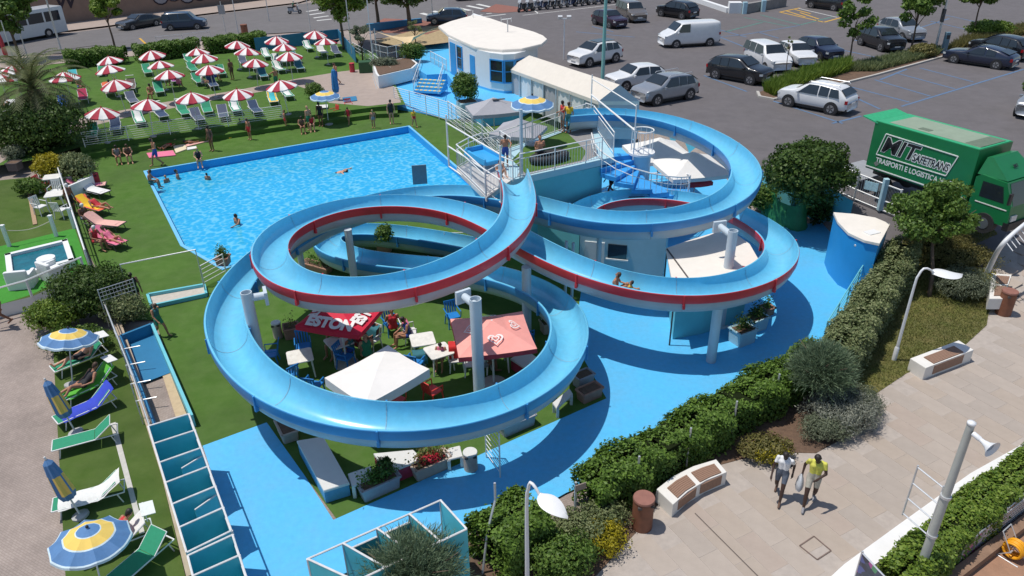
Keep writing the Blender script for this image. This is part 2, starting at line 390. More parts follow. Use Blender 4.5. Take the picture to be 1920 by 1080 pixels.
# ---- raised corner with the small hot tub, and its retaining wall
JZ = 0.5
jt = PP([(-120, 350), (0, 338), (112, 326), (170, 505), (60, 556), (-120, 600)], JZ)
sheet('hot_tub_terrace', jt, JZ, turfd)
b = MB(); q = jt + [jt[0]]
for i in range(len(jt)):
    p, r = q[i], q[i + 1]; b.add([(p.x, p.y, JZ - .002), (r.x, r.y, JZ - .002), (r.x, r.y, -.1), (p.x, p.y, -.1)], [(0, 1, 2, 3)])
tag(b.build('retaining_wall', White()), 'low white retaining wall under the hot tub terrace', 'wall')
sheet('hot_tub_mat', PP([(-60, 470), (0, 462), (140, 428), (158, 480), (165, 500), (60, 552), (-60, 590)], JZ), JZ + .004, mint)
sheet('lounger_turf_strip', PP([(100, 660), (230, 610), (262, 720), (350, 1090), (125, 1120)]), 0.004, turfd)
sheet('lounger_kerb', PP([(207, 795), (217, 792), (272, 1000), (262, 1003)]), 0.02, mat('pale_kerb', (.5, .48, .44), .9))

# ---- car park, street and pavements
pk = PP([(700, 60), (760, -60), (2150, -60), (2150, 500), (1900, 400), (1840, 470), (1700, 440), (1600, 378), (1560, 354), (1490, 348), (1440, 335), (1420, 305), (1385, 275), (1330, 240), (1230, 212), (1130, 196), (1075, 160), (1010, 112), (840, 66)], PARK)
rw = MB()
for i in range(7, 18):
    p, q = pk[i], pk[i + 1]; rw.add([(p.x, p.y, PARK + .01), (q.x, q.y, PARK + .01), (q.x, q.y, -.1), (p.x, p.y, -.1)], [(0, 1, 2, 3)])
tag(rw.build('car_park_wall', mat('turquoise_wall', (0.14, 0.52, 0.60), 0.55, 0.06, 2, dirt=.2)), 'turquoise retaining wall below the car park behind the slides', 'wall')
sheet('car_park', pk, 0.012, asph, zf=terr, grid=5)
rd = [G(*q) for q in [(-80, 140), (0, 107), (180, 96), (300, 85), (450, 66), (560, 60), (600, 62), (760, 40), (840, 42), (840, -40), (560, 8), (380, 30), (130, 62), (60, 66), (-160, 100)]]
sheet('street', rd, 0.016, road_m, zf=terr, grid=4)
fp = [G(*q) for q in [(-60, 137), (0, 112), (180, 100), (300, 89), (450, 70), (560, 64), (640, 62), (640, 74), (450, 85), (180, 113), (0, 130), (-40, 150)]]
sheet('near_pavement', fp, 0.03, pathm, zf=terr, grid=3)
fp2 = [G(*q) for q in [(-160, 96), (60, 62), (130, 59), (380, 28), (560, 6), (620, -12), (380, 15), (120, 42), (-160, 80)]]
sheet('far_pavement', fp2, 0.12, pathm, zf=terr, grid=3)

# painted lines
bl = mat('blue_road_paint', (0.09, 0.17, 0.30), 0.8, 0.2, 8, dirt=0.4); wl = mat('white_road_paint', (0.6, 0.6, 0.58), 0.8, 0.1, 8, dirt=0.3)
gl = mat('green_road_paint', (0.05, 0.24, 0.19), 0.8, 0.2, 8, dirt=0.4); yl = mat('yellow_road_paint', (0.6, 0.34, 0.03), 0.8, 0.1, 8, dirt=0.2)
def lines(name, segs, w_, m, dz=0.02):
    b = MB()
    for x0, y0, x1, y1 in segs:
        p, q = G(x0, y0), G(x1, y1); n = max(1, int((q - p).length / 4)); d = (q - p); s_ = Vector((-d.y, d.x, 0)).normalized() * w_ / 2
        for i in range(n):
            a, c = p + d * i / n, p + d * (i + 1) / n
            V = [a + s_, a - s_, c - s_, c + s_]
            b.add([(v.x, v.y, terr(v.x, v.y) + dz) for v in V], [(0, 1, 2, 3)])
    return tag(b.build(name, m), kind='structure')
lines('blue_bay_lines', [(1590, 162, 1705, 192), (1640, 150, 1745, 181), (1683, 138, 1790, 167), (1725, 128, 1825, 154), (1600, 182, 1650, 205), (1690, 200, 1920, 130), (1450, 190, 1580, 232), (1560, 232, 1615, 218), (1320, 142, 1400, 172),
      (1290, 30, 1330, 62), (1345, 55, 1400, 70), (1270, 75, 1390, 66), (1390, 66, 1500, 48), (1650, 150, 1700, 130), (1560, 90, 1690, 118), (1600, 75, 1720, 105), (1745, 40, 1830, 60), (1770, 28, 1860, 48), (1700, 60, 1780, 35), (1110, 50, 1150, 60), (1080, 60, 1190, 70), (1420, 60, 1460, 72), (1350, 70, 1400, 90)], 0.17, bl)
lines('green_bay_lines', [(1395, 33, 1480, 50), (1425, 28, 1500, 47), (1360, 60, 1430, 42), (1500, 47, 1560, 32)], 0.16, gl)
lines('yellow_bay_lines', [(1462, 23, 1545, 42), (1545, 42, 1578, 33), (1462, 23, 1500, 15), (1475, 21, 1510, 32), (1500, 24, 1535, 36), (1490, 18, 1520, 26)], 0.22, yl)
lines('white_bay_lines', [(1497, 16, 1570, 33), (980, 29, 1060, 20), (1010, 26, 1002, 20), (1060, 20, 1160, 8)], 0.16, wl)
lines('crossing_bars', [(790, 25, 822, 33), (812, 21, 843, 28), (833, 17, 862, 24), (853, 14, 882, 20), (876, 11, 905, 17), (895, 8, 922, 14)], 0.55, wl)
lines('street_crossing_bars', [(575, 22, 600, 18), (580, 28, 608, 24), (588, 34, 616, 30), (594, 39, 622, 36)], 0.5, wl)
lines('give_way_line', [(905, 32, 948, 27), (893, 30, 905, 28), (912, 26, 922, 25)], 0.3, wl)
lines('yellow_street_mark', [(262, 72, 275, 84)], 0.2, yl)
sheet('brick_forecourt', [G(*q) for q in [(900, 22), (930, 8), (975, 14), (1000, 20), (935, 25)]], 0.03, mat('red_brick_paving', (0.24, 0.10, 0.075), .9, .2, 8), zf=terr)
sheet('red_forecourt', [G(*q) for q in [(700, 45), (720, 35), (790, 38), (845, 50), (800, 65), (720, 62)]], 0.035, mat('red_brick_paving', (0.24, 0.10, 0.075)), zf=terr)
sheet('dry_earth_patch', [G(*q) for q in [(700, 78), (760, 62), (800, 50), (850, 48), (842, 80), (760, 90)]], 0.045, mat('dry_earth', (.36, .27, .15), .95, .2, 3, .4), zf=terr)
# planted island in the car park, with kerbs
def kerb(name, pts, w_=0.18, h=0.13, m=None):
    b = strip([G(*q) for q in pts], w_, -.04, h, terr)
    return tag(b.build(name, m or mat('kerb_concrete', (0.45, 0.43, 0.40), 0.9, 0.1, 6, dirt=.3)), kind='structure')
isl = [(1420, 176), (1424, 183), (1450, 188), (1490, 180), (1560, 163), (1640, 143), (1770, 107), (1860, 85), (1925, 72), (1925, 60), (1800, 85), (1690, 108), (1560, 125), (1500, 145)]
sheet('island_soil', [G(*q) for q in isl], 0.07, soil, zf=terr)
kerb('island_kerb', [(1420, 174), (1424, 183), (1450, 188), (1490, 181), (1560, 163), (1640, 143), (1770, 107), (1860, 85), (1930, 70)])

# ---- promenade: base sheet + individual slabs
prom_px = [(1060, 1130), (1200, 985), (1240, 940), (1350, 872), (1440, 848), (1530, 850), (1620, 800), (1640, 740), (1700, 700), (1790, 665), (1850, 610), (1858, 560), (1835, 520), (1850, 450), (1925, 400), (2150, 420), (2150, 800), (1960, 840), (1600, 1080), (1540, 1130)]
PROM = [G(*q) for q in prom_px]
prom = sheet('promenade', PROM, 0.0, mat('slab_joint_sand', (0.40, 0.35, 0.31), .95, .1, 5), zf=terr, grid=4)
sm = [mat('promenade_slab_%s' % k, c, 0.85, 0.07, 2.5, 0.2, 40, dirt=0.22) for k, c in (('buff', (0.39, 0.325, 0.27)), ('grey', (0.375, 0.322, 0.278)), ('pale', (0.405, 0.345, 0.295)), ('rose', (0.388, 0.318, 0.268)))]
pa, pb = U(1303, 963), U(1423, 1080); ang = heading(pa, pb)
sl_me = []
for m in sm:
    b = MB(); b.rbox((0, 0, 0), (1.188, 0.588, 0.05), 0.006, seg=1); me = b.mesh('slab', m); sl_me.append(me)
ca, sa = math.cos(ang), math.sin(ang); cells = []
for i in range(-60, 60):
    for j in range(-80, 80):
        u_ = (i + (0.5 if j % 2 else 0.0)) * 1.2; v_ = j * 0.6
        x = pa.x + u_ * ca - v_ * sa; y = pa.y + u_ * sa + v_ * ca
        if not (1 < x < 27 and 10 < y < 33): continue
        ok = all(inpoly(x + a * .5 * ca - c * .26 * sa, y + a * .5 * sa + c * .26 * ca, PROM) for a, c in ((1, 1), (1, -1), (-1, 1), (-1, -1)))
        if ok: cells.append((math.hypot(x, y - 2), x, y))
cells.sort(); rs = random.Random(3)
rest = MB()
for k, (d_, x, y) in enumerate(cells):
    z = terr(x, y) - 0.020 + rs.uniform(-.0015, .0015); sl_ = (terr(x, y + .3) - terr(x, y - .3)) / .6
    if k < 300:
        o = link('slab', sl_me[rs.choice([0, 0, 1, 1, 2, 3])], prom, (x, y, z)); o.rotation_euler = (math.atan(sl_), 0, ang)
    else: rest.box((x, y, z), (1.19, .592, .05), ang, rx=math.atan(sl_))
if rest.v: rest.build('far_slabs', sm[0], prom)['kind'] = 'stuff'
b = MB(); P4 = PP([(1500, 1040), (1530, 1010), (1558, 1032), (1530, 1050)])
P4 = PP([(1499, 1024), (1526, 1006), (1558, 1033), (1532, 1050)])
for i in range(4):
    p, q = P4[i], P4[(i + 1) % 4]; c = (p + q) / 2; b.box((c.x, c.y, .018), ((q - p).length, .03, .006), heading(p, q))
tag(b.build('manhole_frame', mat('rusty_iron', (.17, .12, .1), .7, .2)), 'square inspection cover frame let into the promenade', 'manhole')
b = MB(); p, q = U(1425, 1085), U(1303, 963); c = (p + q) / 2; b.box((c.x, c.y, .017), ((q - p).length, .025, .005), heading(p, q)); p, q = U(1560, 830), U(1680, 720)
tag(b.build('drain_slot', mat('joint_dark', (0.12, .1, .09))), kind='structure')
# white wall along the seaward edge of the promenade
b = strip(PP([(1540, 1130), (1595, 1078), (1700, 1000), (1830, 905), (1935, 845), (2050, 780)]), .42, -.06, .18)
tag(b.build('seaward_wall', White()), 'low white coping wall edging the promenade beside the climbing hedge', 'wall')
# lawn and soil beds between promenade and fence
bed1 = [(1560, 800), (1610, 790), (1640, 740), (1700, 700), (1790, 665), (1850, 610), (1858, 560), (1835, 520), (1800, 470), (1870, 440), (1850, 410), (1700, 395), (1690, 470), (1650, 560), (1570, 690)]
sheet('dry_lawn', [G(*q) for q in bed1], 0.012, lawnm, zf=terr, grid=4)
bed2 = [(1040, 985), (1000, 1100), (1090, 1110), (1205, 985), (1240, 935), (1350, 872), (1440, 848), (1530, 850), (1615, 800), (1600, 730), (1500, 735), (1280, 860)]
sheet('soil_bed', PP(bed2), 0.012, soil)
sheet('lower_soil_bed', PP([(860, 1010), (1045, 985), (1010, 1100), (800, 1130), (560, 1130)]), 0.010, soil)
sheet('terracotta_yard', PP([(1560, 1200), (1760, 1065), (1925, 965), (2100, 850), (2200, 1200)]), 0.01, mat('terracotta_earth', (.34, .19, .12), .95, .15, 3, .4, dirt=.4))
# ================================================================== WATER SLIDES
inner_m = mat('slide_gelcoat_blue', (0.14, 0.53, 0.76), 0.22, 0.07, 4, spec=0.6, coat=0.25, dirt=0.2)
under_m = mat('slide_underside_grey', (0.43, 0.44, 0.48), 0.45, 0.08, 1.5, dirt=0.25)
underb_m = mat('slide_underside_blue', (0.20, 0.50, 0.66), 0.4, 0.08, 1.5, dirt=0.2)
red_m = mat('slide_red_band', (0.62, 0.035, 0.05), 0.4, 0.15, 1.5, dirt=0.15)
blueband_m = mat('slide_blue_band', (0.045, 0.27, 0.60), 0.35, 0.08, 1.5)
colm = mat('column_pale_blue', (0.52, 0.60, 0.66), 0.45, 0.05, 2, dirt=0.15)
SA = [(962, 318, 4.5), (978, 346, 4.46), (988, 385, 4.38), (978, 419, 4.32), (940, 456, 4.26), (888, 485, 4.2), (827, 512, 4.15), (766, 530, 4.12), (706, 541, 4.08), (644, 542, 4.04), (592, 539, 4.0), (548, 529, 3.97), (521, 513, 3.94), (505, 495, 3.91), (495, 473, 3.88), (498, 454, 3.85), (512, 435, 3.83), (534, 417, 3.8), (575, 398, 3.77), (620, 383, 3.74), (677, 373, 3.71), (735, 370, 3.68), (795, 373, 3.65), (843, 381, 3.62), (885, 393, 3.58), (925, 410, 3.54), (960, 434, 3.48), (1010, 470, 3.4), (1079, 501, 3.27), (1145, 522, 3.18), (1210, 538, 3.1), (1280, 547, 3.03), (1343, 541, 2.96), (1404, 529, 2.9), (1444, 512, 2.85), (1470, 491, 2.8), (1480, 467, 2.75), (1476, 450, 2.7), (1453, 431, 2.65), (1422, 411, 2.6), (1380, 389, 2.54), (1331, 370, 2.48), (1275, 361, 2.42), (1205, 356, 2.34), (1139, 359, 2.24), (1082, 372, 2.1), (1052, 398, 1.9), (1056, 430, 1.6), (1090, 462, 1.3)]
SB = [(1060, 212, 4.6), (1110, 203, 4.52), (1169, 204, 4.45), (1216, 211, 4.4), (1271, 222, 4.33), (1311, 237, 4.28), (1360, 261, 4.22), (1391, 283, 4.18), (1412, 310, 4.13), (1412, 334, 4.09), (1395, 356, 4.05), (1370, 374, 4.01), (1331, 392, 3.97), (1282, 405, 3.92), (1215, 412, 3.87), (1165, 413, 3.83), (1113, 408, 3.78), (1062, 397, 3.73), (1025, 384, 3.68), (985, 370, 3.6), (935, 358, 3.5), (865, 350, 3.42), (800, 352, 3.36), (735, 359, 3.31), (670, 375, 3.27), (590, 406, 3.22), (520, 444, 3.17), (465, 487, 3.11), (425, 537, 3.05), (413, 570, 3.02), (412, 597, 2.98), (421, 633, 2.94), (440, 672, 2.9), (477, 712, 2.85), (525, 740, 2.81), (582, 763, 2.77), (645, 778, 2.73), (710, 787, 2.69), (782, 787, 2.65), (834, 781, 2.61), (893, 768, 2.56), (954, 749, 2.5), (999, 725, 2.44), (1041, 697, 2.37), (1066, 661, 2.3), (1082, 625, 2.22), (1079, 592, 2.12), (1055, 562, 2.0), (1025, 541, 1.9), (985, 522, 1.8), (930, 505, 1.68), (860, 495, 1.55), (800, 492, 1.47), (740, 490, 1.4), (680, 486, 1.33), (630, 475, 1.27), (592, 458, 1.2), (585, 440, 1.15), (610, 424, 1.1), (670, 420, 1.05), (740, 427, 1.0), (820, 441, .95), (900, 458, .9)]
HW, DP = 0.56, 0.66
prof_in = [(-HW - .05, .0), (-HW, .01)] + [(-HW * math.cos(a), -DP * math.sin(a) ** .9) for a in np.linspace(.12, math.pi - .12, 13)] + [(HW, .01), (HW + .05, .0)]
prof_un = [(HW - .0, -.2)] + [((HW + .02) * math.copysign(abs(math.cos(a)) ** .75, math.cos(a)), -.2 - (DP - .02) * math.sin(a) ** .8) for a in np.linspace(.1, math.pi - .1, 11)] + [(-HW + .0, -.2)]
prof_bl = [(-HW - .05, .0), (-HW - .065, -.02), (-HW - .065, -.27), (-HW - .04, -.33), (-HW + .02, -.33)]
def sweep(P, fr, prof, flip=1):
    V = []; F = []; n = len(prof)
    for c, s_, u_ in fr:
        for a, h in prof: V.append(c + s_ * a + u_ * h)
    for i in range(len(fr) - 1):
        for k in range(n - 1): F.append((i * n + k, i * n + k + 1, (i + 1) * n + k + 1, (i + 1) * n + k))
    return V, F
def slide(name, label, ctrl, band_m, un_m):
    pts = [U(x, y, z) for x, y, z in ctrl]
    for _ in range(3):
        q = pts[:]
        for i in range(1, len(pts) - 1): q[i] = pts[i] * .5 + (pts[i - 1] + pts[i + 1]) * .25
        pts = q
    C = smoothpath(pts, 0.22)
    for _ in range(14):
        q = C[:]
        for i in range(1, len(C) - 1): q[i] = (C[i - 1] + C[i] * 2 + C[i + 1]) / 4
        C = q
    fr = []
    for i, c in enumerate(C):
        t = C[min(i + 1, len(C) - 1)] - C[max(i - 1, 0)]; s_ = Vector((t.y, -t.x, 0)).normalized()
        t1 = C[min(i + 6, len(C) - 1)] - C[i]; t0 = C[i] - C[max(i - 6, 0)]
        k = (t0.x * t1.y - t0.y * t1.x) / max(.01, t0.length * t1.length)           # bank a little into the turn
        fr.append((c, s_, Vector((0, 0, 1))))
    root = thing(name, label, 'water slide', C[0] * 1.0); root.location = (C[0].x, C[0].y, 0)
    org = Vector((C[0].x, C[0].y, 0)); fr = [(c - org, s_, u_) for c, s_, u_ in fr]
    step = 14; i = 0
    while i < len(fr) - 2:
        j = min(i + step, len(fr) - 1)
        if len(fr) - 1 - j < 5: j = len(fr) - 1
        seg = fr[i:j + 1]; seg = [seg[0]] + seg[1:-1] + [(seg[-1][0] * .97 + seg[-2][0] * .03, seg[-1][1], seg[-1][2])]
        b = MB(); V, F = sweep(None, seg, prof_in); b.add(V, F, 0); V, F = sweep(None, seg, prof_un); b.add(V, F, 1)
        sec = b.build('channel_section', [inner_m, un_m], root, smooth=True, auto=40)
        b = MB(); V, F = sweep(None, seg, prof_bl); b.add(V, F); V, F = sweep(None, seg, [(-a, h) for a, h in prof_bl][::-1]); b.add(V, F)
        b.build('side_band', band_m, sec, smooth=True, auto=35)
        c, s_, u_ = seg[-1]; t = u_.cross(s_)                          # joint flange and brackets
        for sg in (-1, 1):
            b = MB(); b.box(c + s_ * sg * (HW + .075) + u_ * -.18, (.05, .06, .36), math.atan2(s_.y, s_.x) + math.pi / 2)
            b.box(c + s_ * sg * (HW + .06) + u_ * -.42, (.075, .1, .16), math.atan2(s_.y, s_.x) + math.pi / 2)
            b.build('bracket', band_m, sec)
        b = MB(); pr = [(a * .985, h + .006) for a, h in prof_in[2:-2]]
        V, F = sweep(None, [(c - t * .012, s_, u_), (c + t * .012, s_, u_)], pr); b.add(V, F)
        b.build('joint_seam', mat('seam_sealant', (.22, .40, .52), .6), sec)
        i = j
    return root, C
slideA, CA = slide('water_slide', 'light blue spiral water slide with red side bands, starting at the railed corner platform', SA, red_m, under_m)
slideB, CB = slide('water_slide', 'light blue spiral water slide with blue side bands, sweeping round the wide front loop', SB, blueband_m, mat('slide_underside_mixed', (0.33, 0.45, 0.53), 0.45, 0.1, 1.0, dirt=.25))
def column(slide_, px, py, ztop, r, bracket=None, open_top=True, zb=0.0):
    o = Vector(slide_.location); p = U(px, py, ztop)
    b = MB(); base = Vector((p.x, p.y, zb)) - o; top = p - o
    if open_top:
        b.lathe([(r * 1.7, 0), (r * 1.7, .03), (r, .03), (r, ztop - zb), (r * .86, ztop - zb), (r * .86, ztop - zb - .25)], 20, 0, base)
    else: b.tube([base, top], r, 18)
    c = b.build('support_column', colm, slide_, smooth=True, auto=40)
    if bracket:
        q = U(*bracket) - o; b = MB(); m_ = top + Vector((0, 0, -.22)); b.tube([m_, Vector((q.x, q.y, m_.z))], .12, 12); e = Vector((q.x, q.y, m_.z))
        b.box(e + Vector((0, 0, -.02)), (.1, .5, .42), heading(m_, e)); b.build('arm', colm, c, smooth=True, auto=40)
column(slideA, 461, 548, 4.02, .17, (497, 548, 3.9)); column(slideA, 891, 560, 4.1, .18, (868, 548, 4.0)); column(slideB, 1375, 432, 3.9, .17, (1350, 418, 3.8))
column(slideA, 652, 430, 3.05, .15, None, False); column(slideA, 987, 500, 2.8, .17, None, False); column(slideB, 1376, 318, 3.4, .16, None, False)
column(slideA, 1347, 572, 2.25, .17, None, False); column(slideB, 560, 462, 2.4, .12, None, False); column(slideA, 1062, 452, 2.6, .06, None, False)
column(slideB, 1125, 425, 3.0, .1, None, False); column(slideA, 1075, 455, 2.5, .06, None, False)

# ================================================================== TOWER with deck
TZ = 3.6
turq = mat('turquoise_wall', (0.14, 0.52, 0.60), 0.55, 0.06, 2, dirt=.2); paleblue = mat('pale_blue_wall', (0.40, 0.60, 0.68), 0.55, 0.05, 2, dirt=.2)
conc = mat('grey_deck_boards', (0.25, 0.24, 0.24), .85, .15, 4, dirt=.3)
tower = thing('slide_tower', 'raised turf deck with white railings that the slides start from', 'platform', (U(1040, 320, TZ).x, U(1040, 320, TZ).y, 0))
TO = Vector(tower.location)
def W2(lst, z): return [U(x, y, z) - TO for x, y in lst]
dk = [Vector((p.x, p.y, 0)) for p in W2([(958, 338), (1152, 294), (1112, 232), (1095, 229), (985, 268), (935, 285)], TZ)]
b = MB(); b.prism([(p.x, p.y) for p in dk], TZ - .28, TZ); b.build('deck_slab', paleblue, tower)
gp = W2([(985, 325), (1090, 301), (1100, 285), (1060, 246), (985, 274), (960, 300)], TZ)
b = MB(); b.prism([(p.x, p.y) for p in gp], TZ + .001, TZ + .015); b.build('turf_carpet', turf, tower)
b = MB(); b.prism([(p.x * .995, p.y * .995) for p in W2([(968, 333), (1090, 305), (1120, 292), (1110, 236), (1000, 268)], TZ)], TZ + .0005, TZ + .006); b.build('grey_floor', conc, tower)
plp = W2([(856, 316), (912, 370), (958, 338), (935, 285), (900, 290)], TZ)
b = MB(); b.prism([(p.x, p.y) for p in plp], TZ - .2, TZ - .004); b.build('start_platform', mat('weathered_white', (.6, .58, .56), .7, .1, 5, dirt=.3), tower)
# walls of the room below
for l, zt, m in (([(1088, 428), (1250, 443), (1256, 416), (1094, 402)], 2.6, paleblue), ([(1008, 404), (1087, 424), (1093, 392), (1020, 372)], 2.6, turq), ([(985, 342), (1130, 311), (1124, 290), (985, 312)], 3.3, turq)):
    b = MB(); b.prism([(p.x, p.y) for p in W2(l, zt)], 0, zt); b.build('room_wall', m, tower)
p0, p1 = U(1088, 428, 2.6) - TO, U(1250, 443, 2.6) - TO; d = (p1 - p0); hd = heading(p0, p1); nn = Vector((d.y, -d.x, 0)).normalized()
b = MB(); q = p0 + d * .45 + nn * .02; b.box((q.x, q.y, 1.75), (.75, .06, .6), hd); b.build('window', Glass(), tower)
b = MB(); q = p0 + d * .45 + nn * .03; b.box((q.x, q.y, 1.4), (.9, .12, .06), hd); b.build('window_sill', White(), tower)
b = MB(); q = p0 + d * .18 + nn * .02; b.box((q.x, q.y, 1.05), (.8, .05, 2.05), hd); b.build('door', White(), tower)
def rail(root, P, z, h, posts=True, bars=0.14, name='railing', mid=True, m=None, r=.028):
    """railing along local points P: handrail, posts and thin uprights"""
    m = m or White(); b = MB(); P = [Vector((p[0], p[1], z if len(p) < 3 or z is not None else p[2])) for p in P]
    up_ = Vector((0, 0, 1))
    b.tube([p + up_ * h for p in P], r, 6)
    if mid: b.tube([p + up_ * (h - .22) for p in P], r * .7, 6)
    b.tube([p + up_ * .1 for p in P], r * .8, 6)
    for p in P: b.tube([p, p + up_ * h], r, 6)
    o = b.build(name, m, root)
    if bars:
        b = MB()
        for i in range(len(P) - 1):
            n = max(1, int((P[i + 1] - P[i]).length / bars))
            for k in range(1, n):
                q = P[i].lerp(P[i + 1], k / n); b.tube([q + up_ * .1, q + up_ * (h - (.22 if mid else 0))], .011, 4, cap=False)
        b.build('uprights', m, o)
    return o
rail(tower, W2([(975, 333), (1040, 319), (1098, 306), (1128, 299)], TZ), TZ, 1.05)
rail(tower, W2([(905, 293), (938, 286), (958, 300)], TZ), TZ, 1.05, bars=.1)
rail(tower, W2([(912, 366), (936, 352)], TZ), TZ, 1.0, bars=.1)
rail(tower, W2([(1150, 290), (1112, 236), (1097, 231)], TZ), TZ, 1.05)
rail(tower, W2([(1097, 231), (1040, 250), (985, 270), (938, 286)], TZ), TZ, 1.0)
rail(tower, W2([(858, 316), (884, 341), (911, 368)], TZ), TZ, 1.1)
rail(tower, W2([(858, 316), (880, 303), (905, 293)], TZ), TZ, 1.1)
rail(tower, W2([(938, 330), (962, 340), (975, 333)], TZ), TZ, .9)
b = MB(); f0, f1 = U(842, 312, TZ - .1) - TO, U(940, 380, TZ - .1) - TO
for zz in (0, .95, 2.0): b.tube([f0 + Vector((0, 0, zz)), f1 + Vector((0, 0, zz))], .035, 6)
for p in (f0, f1): b.tube([p, p + Vector((0, 0, 2.35))], .04, 8)
b.build('safety_frame', White(), tower)
b = MB(); q0 = U(978, 330, TZ) - TO; b.tube([q0, q0 + Vector((0, 0, 2.9))], .07, 10); b.build('mast', colm, tower, smooth=True, auto=40)
b = MB(); q0 = U(1187, 300, TZ - .3) - TO; b.tube([q0, q0 + Vector((0, 0, 2.6))], .03, 8); q1 = U(1107, 236, TZ) - TO; b.tube([q1, q1 + Vector((0, 0, 2.6))], .03, 8); b.tube([q1 + Vector((0, 0, 2.4)), q0 + Vector((0, 0, 2.5))], .03, 6); b.tube([q1 + Vector((0, 0, 1.6)), q0 + Vector((0, 0, 1.4))], .045, 6); b.build('cable_frame', White(), tower)
# start tub of the first slide
tub = thing('start_tub', 'blue moulded start seat feeding the slide from the railed corner platform', 'slide seat', U(908, 312, TZ), heading(U(885, 300, TZ), U(940, 330, TZ)))
b = MB(); b.rbox((0, 0, .42), (1.7, .95, .16), .2, seg=4); b.build('seat', mat('tub_blue', (.05, .38, .74), .3, .05, 2), tub, smooth=True, auto=50)
b = MB()
for y in (-.46, .46): b.rbox((.0, y, .52), (1.8, .12, .26), .05, seg=2)
b.rbox((-.85, 0, .55), (.12, .9, .3), .05, seg=2); b.build('rim', mat('tub_blue', (.05, .38, .74)), tub, smooth=True, auto=50)
b = MB()
for x in (-.7, .6):
    for y in (-.35, .35): b.tube([(x, y, 0), (x, y, .4)], .04, 6)
b.build('support_frame', Steel(), tub)
# spiral staircase
SC0 = U(1203, 283, TZ); stair = thing('spiral_staircase', 'bright blue spiral staircase climbing round a pale drum to the slide deck', 'staircase', (SC0.x, SC0.y, 0))
stepm = mat('stair_blue', (.045, .33, .74), .45, .08, 3, dirt=.15)
b = MB(); q = U(1195, 368, 2.1) - SC0; b.box((q.x, q.y, 1.0), (.75, .5, 2.0)); b.build('support_post', mat('warm_grey', (.36, .34, .32), .7, .08, 3), stair)
n = 16
for k in range(n):
    a0 = R_(172 + k * 20); a1 = a0 + R_(22); z = 3.45 - k * .212; b = MB(); r0, r1 = .44, 2.4
    P = [(r0 * math.cos(a0), r0 * math.sin(a0)), (r1 * math.cos(a0), r1 * math.sin(a0)), (r1 * math.cos((a0 + a1) / 2), r1 * math.sin((a0 + a1) / 2)), (r1 * math.cos(a1), r1 * math.sin(a1)), (r0 * math.cos(a1), r0 * math.sin(a1))]
    b.prism(P, z - .2, z); b.build('step', stepm, stair)
P = [Vector((2.35 * math.cos(R_(172 + k * 20)), 2.35 * math.sin(R_(172 + k * 20)), 3.45 - k * .212)) for k in range(n + 1)]
b = MB(); b.tube([p + Vector((0, 0, .95)) for p in P], .03, 6); b.tube([p + Vector((0, 0, .6)) for p in P], .018, 5)
for p in P: b.tube([p, p + Vector((0, 0, .95))], .02, 5)
for i in range(n):
    for k in range(1, 3): q = P[i].lerp(P[i + 1], k / 3); b.tube([q, q + Vector((0, 0, .95))], .011, 4, cap=False)
b.build('handrail', White(), stair)
cg = U(1203, 283, TZ); cage = thing('round_guard', 'round white railed guard over a white disc beside the staircase head', 'railing', (cg.x, cg.y, 0))
b = MB(); b.lathe([(.05, 0), (.45, 0), (.45, TZ - .12), (.05, TZ - .12)], 20); b.build('drum', mat('pale_blue_wall', (0.40, 0.60, 0.68)), cage, smooth=True, auto=40)
b = MB(); b.lathe([(0.02, TZ - .12), (.62, TZ - .12), (.62, TZ - .02), (.02, TZ - .02)], 24); b.build('disc', White(), cage, smooth=True, auto=40)
b = MB(); ring = [(.5 * math.cos(R_(a)), .5 * math.sin(R_(a)), TZ + 1.0) for a in range(0, 361, 15)]; b.tube(ring, .03, 6)
for a in range(0, 360, 30): b.tube([(.5 * math.cos(R_(a)), .5 * math.sin(R_(a)), TZ - .02), (.5 * math.cos(R_(a)), .5 * math.sin(R_(a)), TZ + 1)], .014, 5)
b.build('guard_rail', White(), cage)
# fan-roofed kiosk under the right loop
kz = 2.35; kc = U(1330, 480, kz); kio = thing('kiosk', 'low kiosk with a broad cream fan-shaped roof under the right-hand loops', 'kiosk', (kc.x, kc.y, 0)); KO = Vector(kio.location)
def KP(l, z): return [((U(x, y, z) - KO).x, (U(x, y, z) - KO).y) for x, y in l]
b = MB(); b.prism(KP([(1248, 470), (1300, 452), (1340, 440), (1375, 440), (1405, 462), (1421, 490), (1418, 510), (1340, 530), (1262, 545)], kz), kz, kz + .1); b.build('roof', mat('cream_roof', (.76, .71, .64), .7, .05, 2, dirt=.2), kio)
b = MB(); b.prism(KP([(1262, 478), (1340, 450), (1395, 468), (1408, 498), (1330, 520), (1272, 530)], kz), 0, kz - .004); b.build('wall', turq, kio)
b = MB()
for p in KP([(1250, 475), (1266, 540)], kz): b.tube([(p[0], p[1], 0), (p[0], p[1], kz)], .03, 6)
k0, k1 = KP([(1250, 472), (1300, 540)], kz); b.tube([(k0[0], k0[1], kz + .12), (k1[0], k1[1], kz + .1)], .03, 6); b.build('awning_frame', mat('dark_frame', (.08, .07, .07), .6), kio)
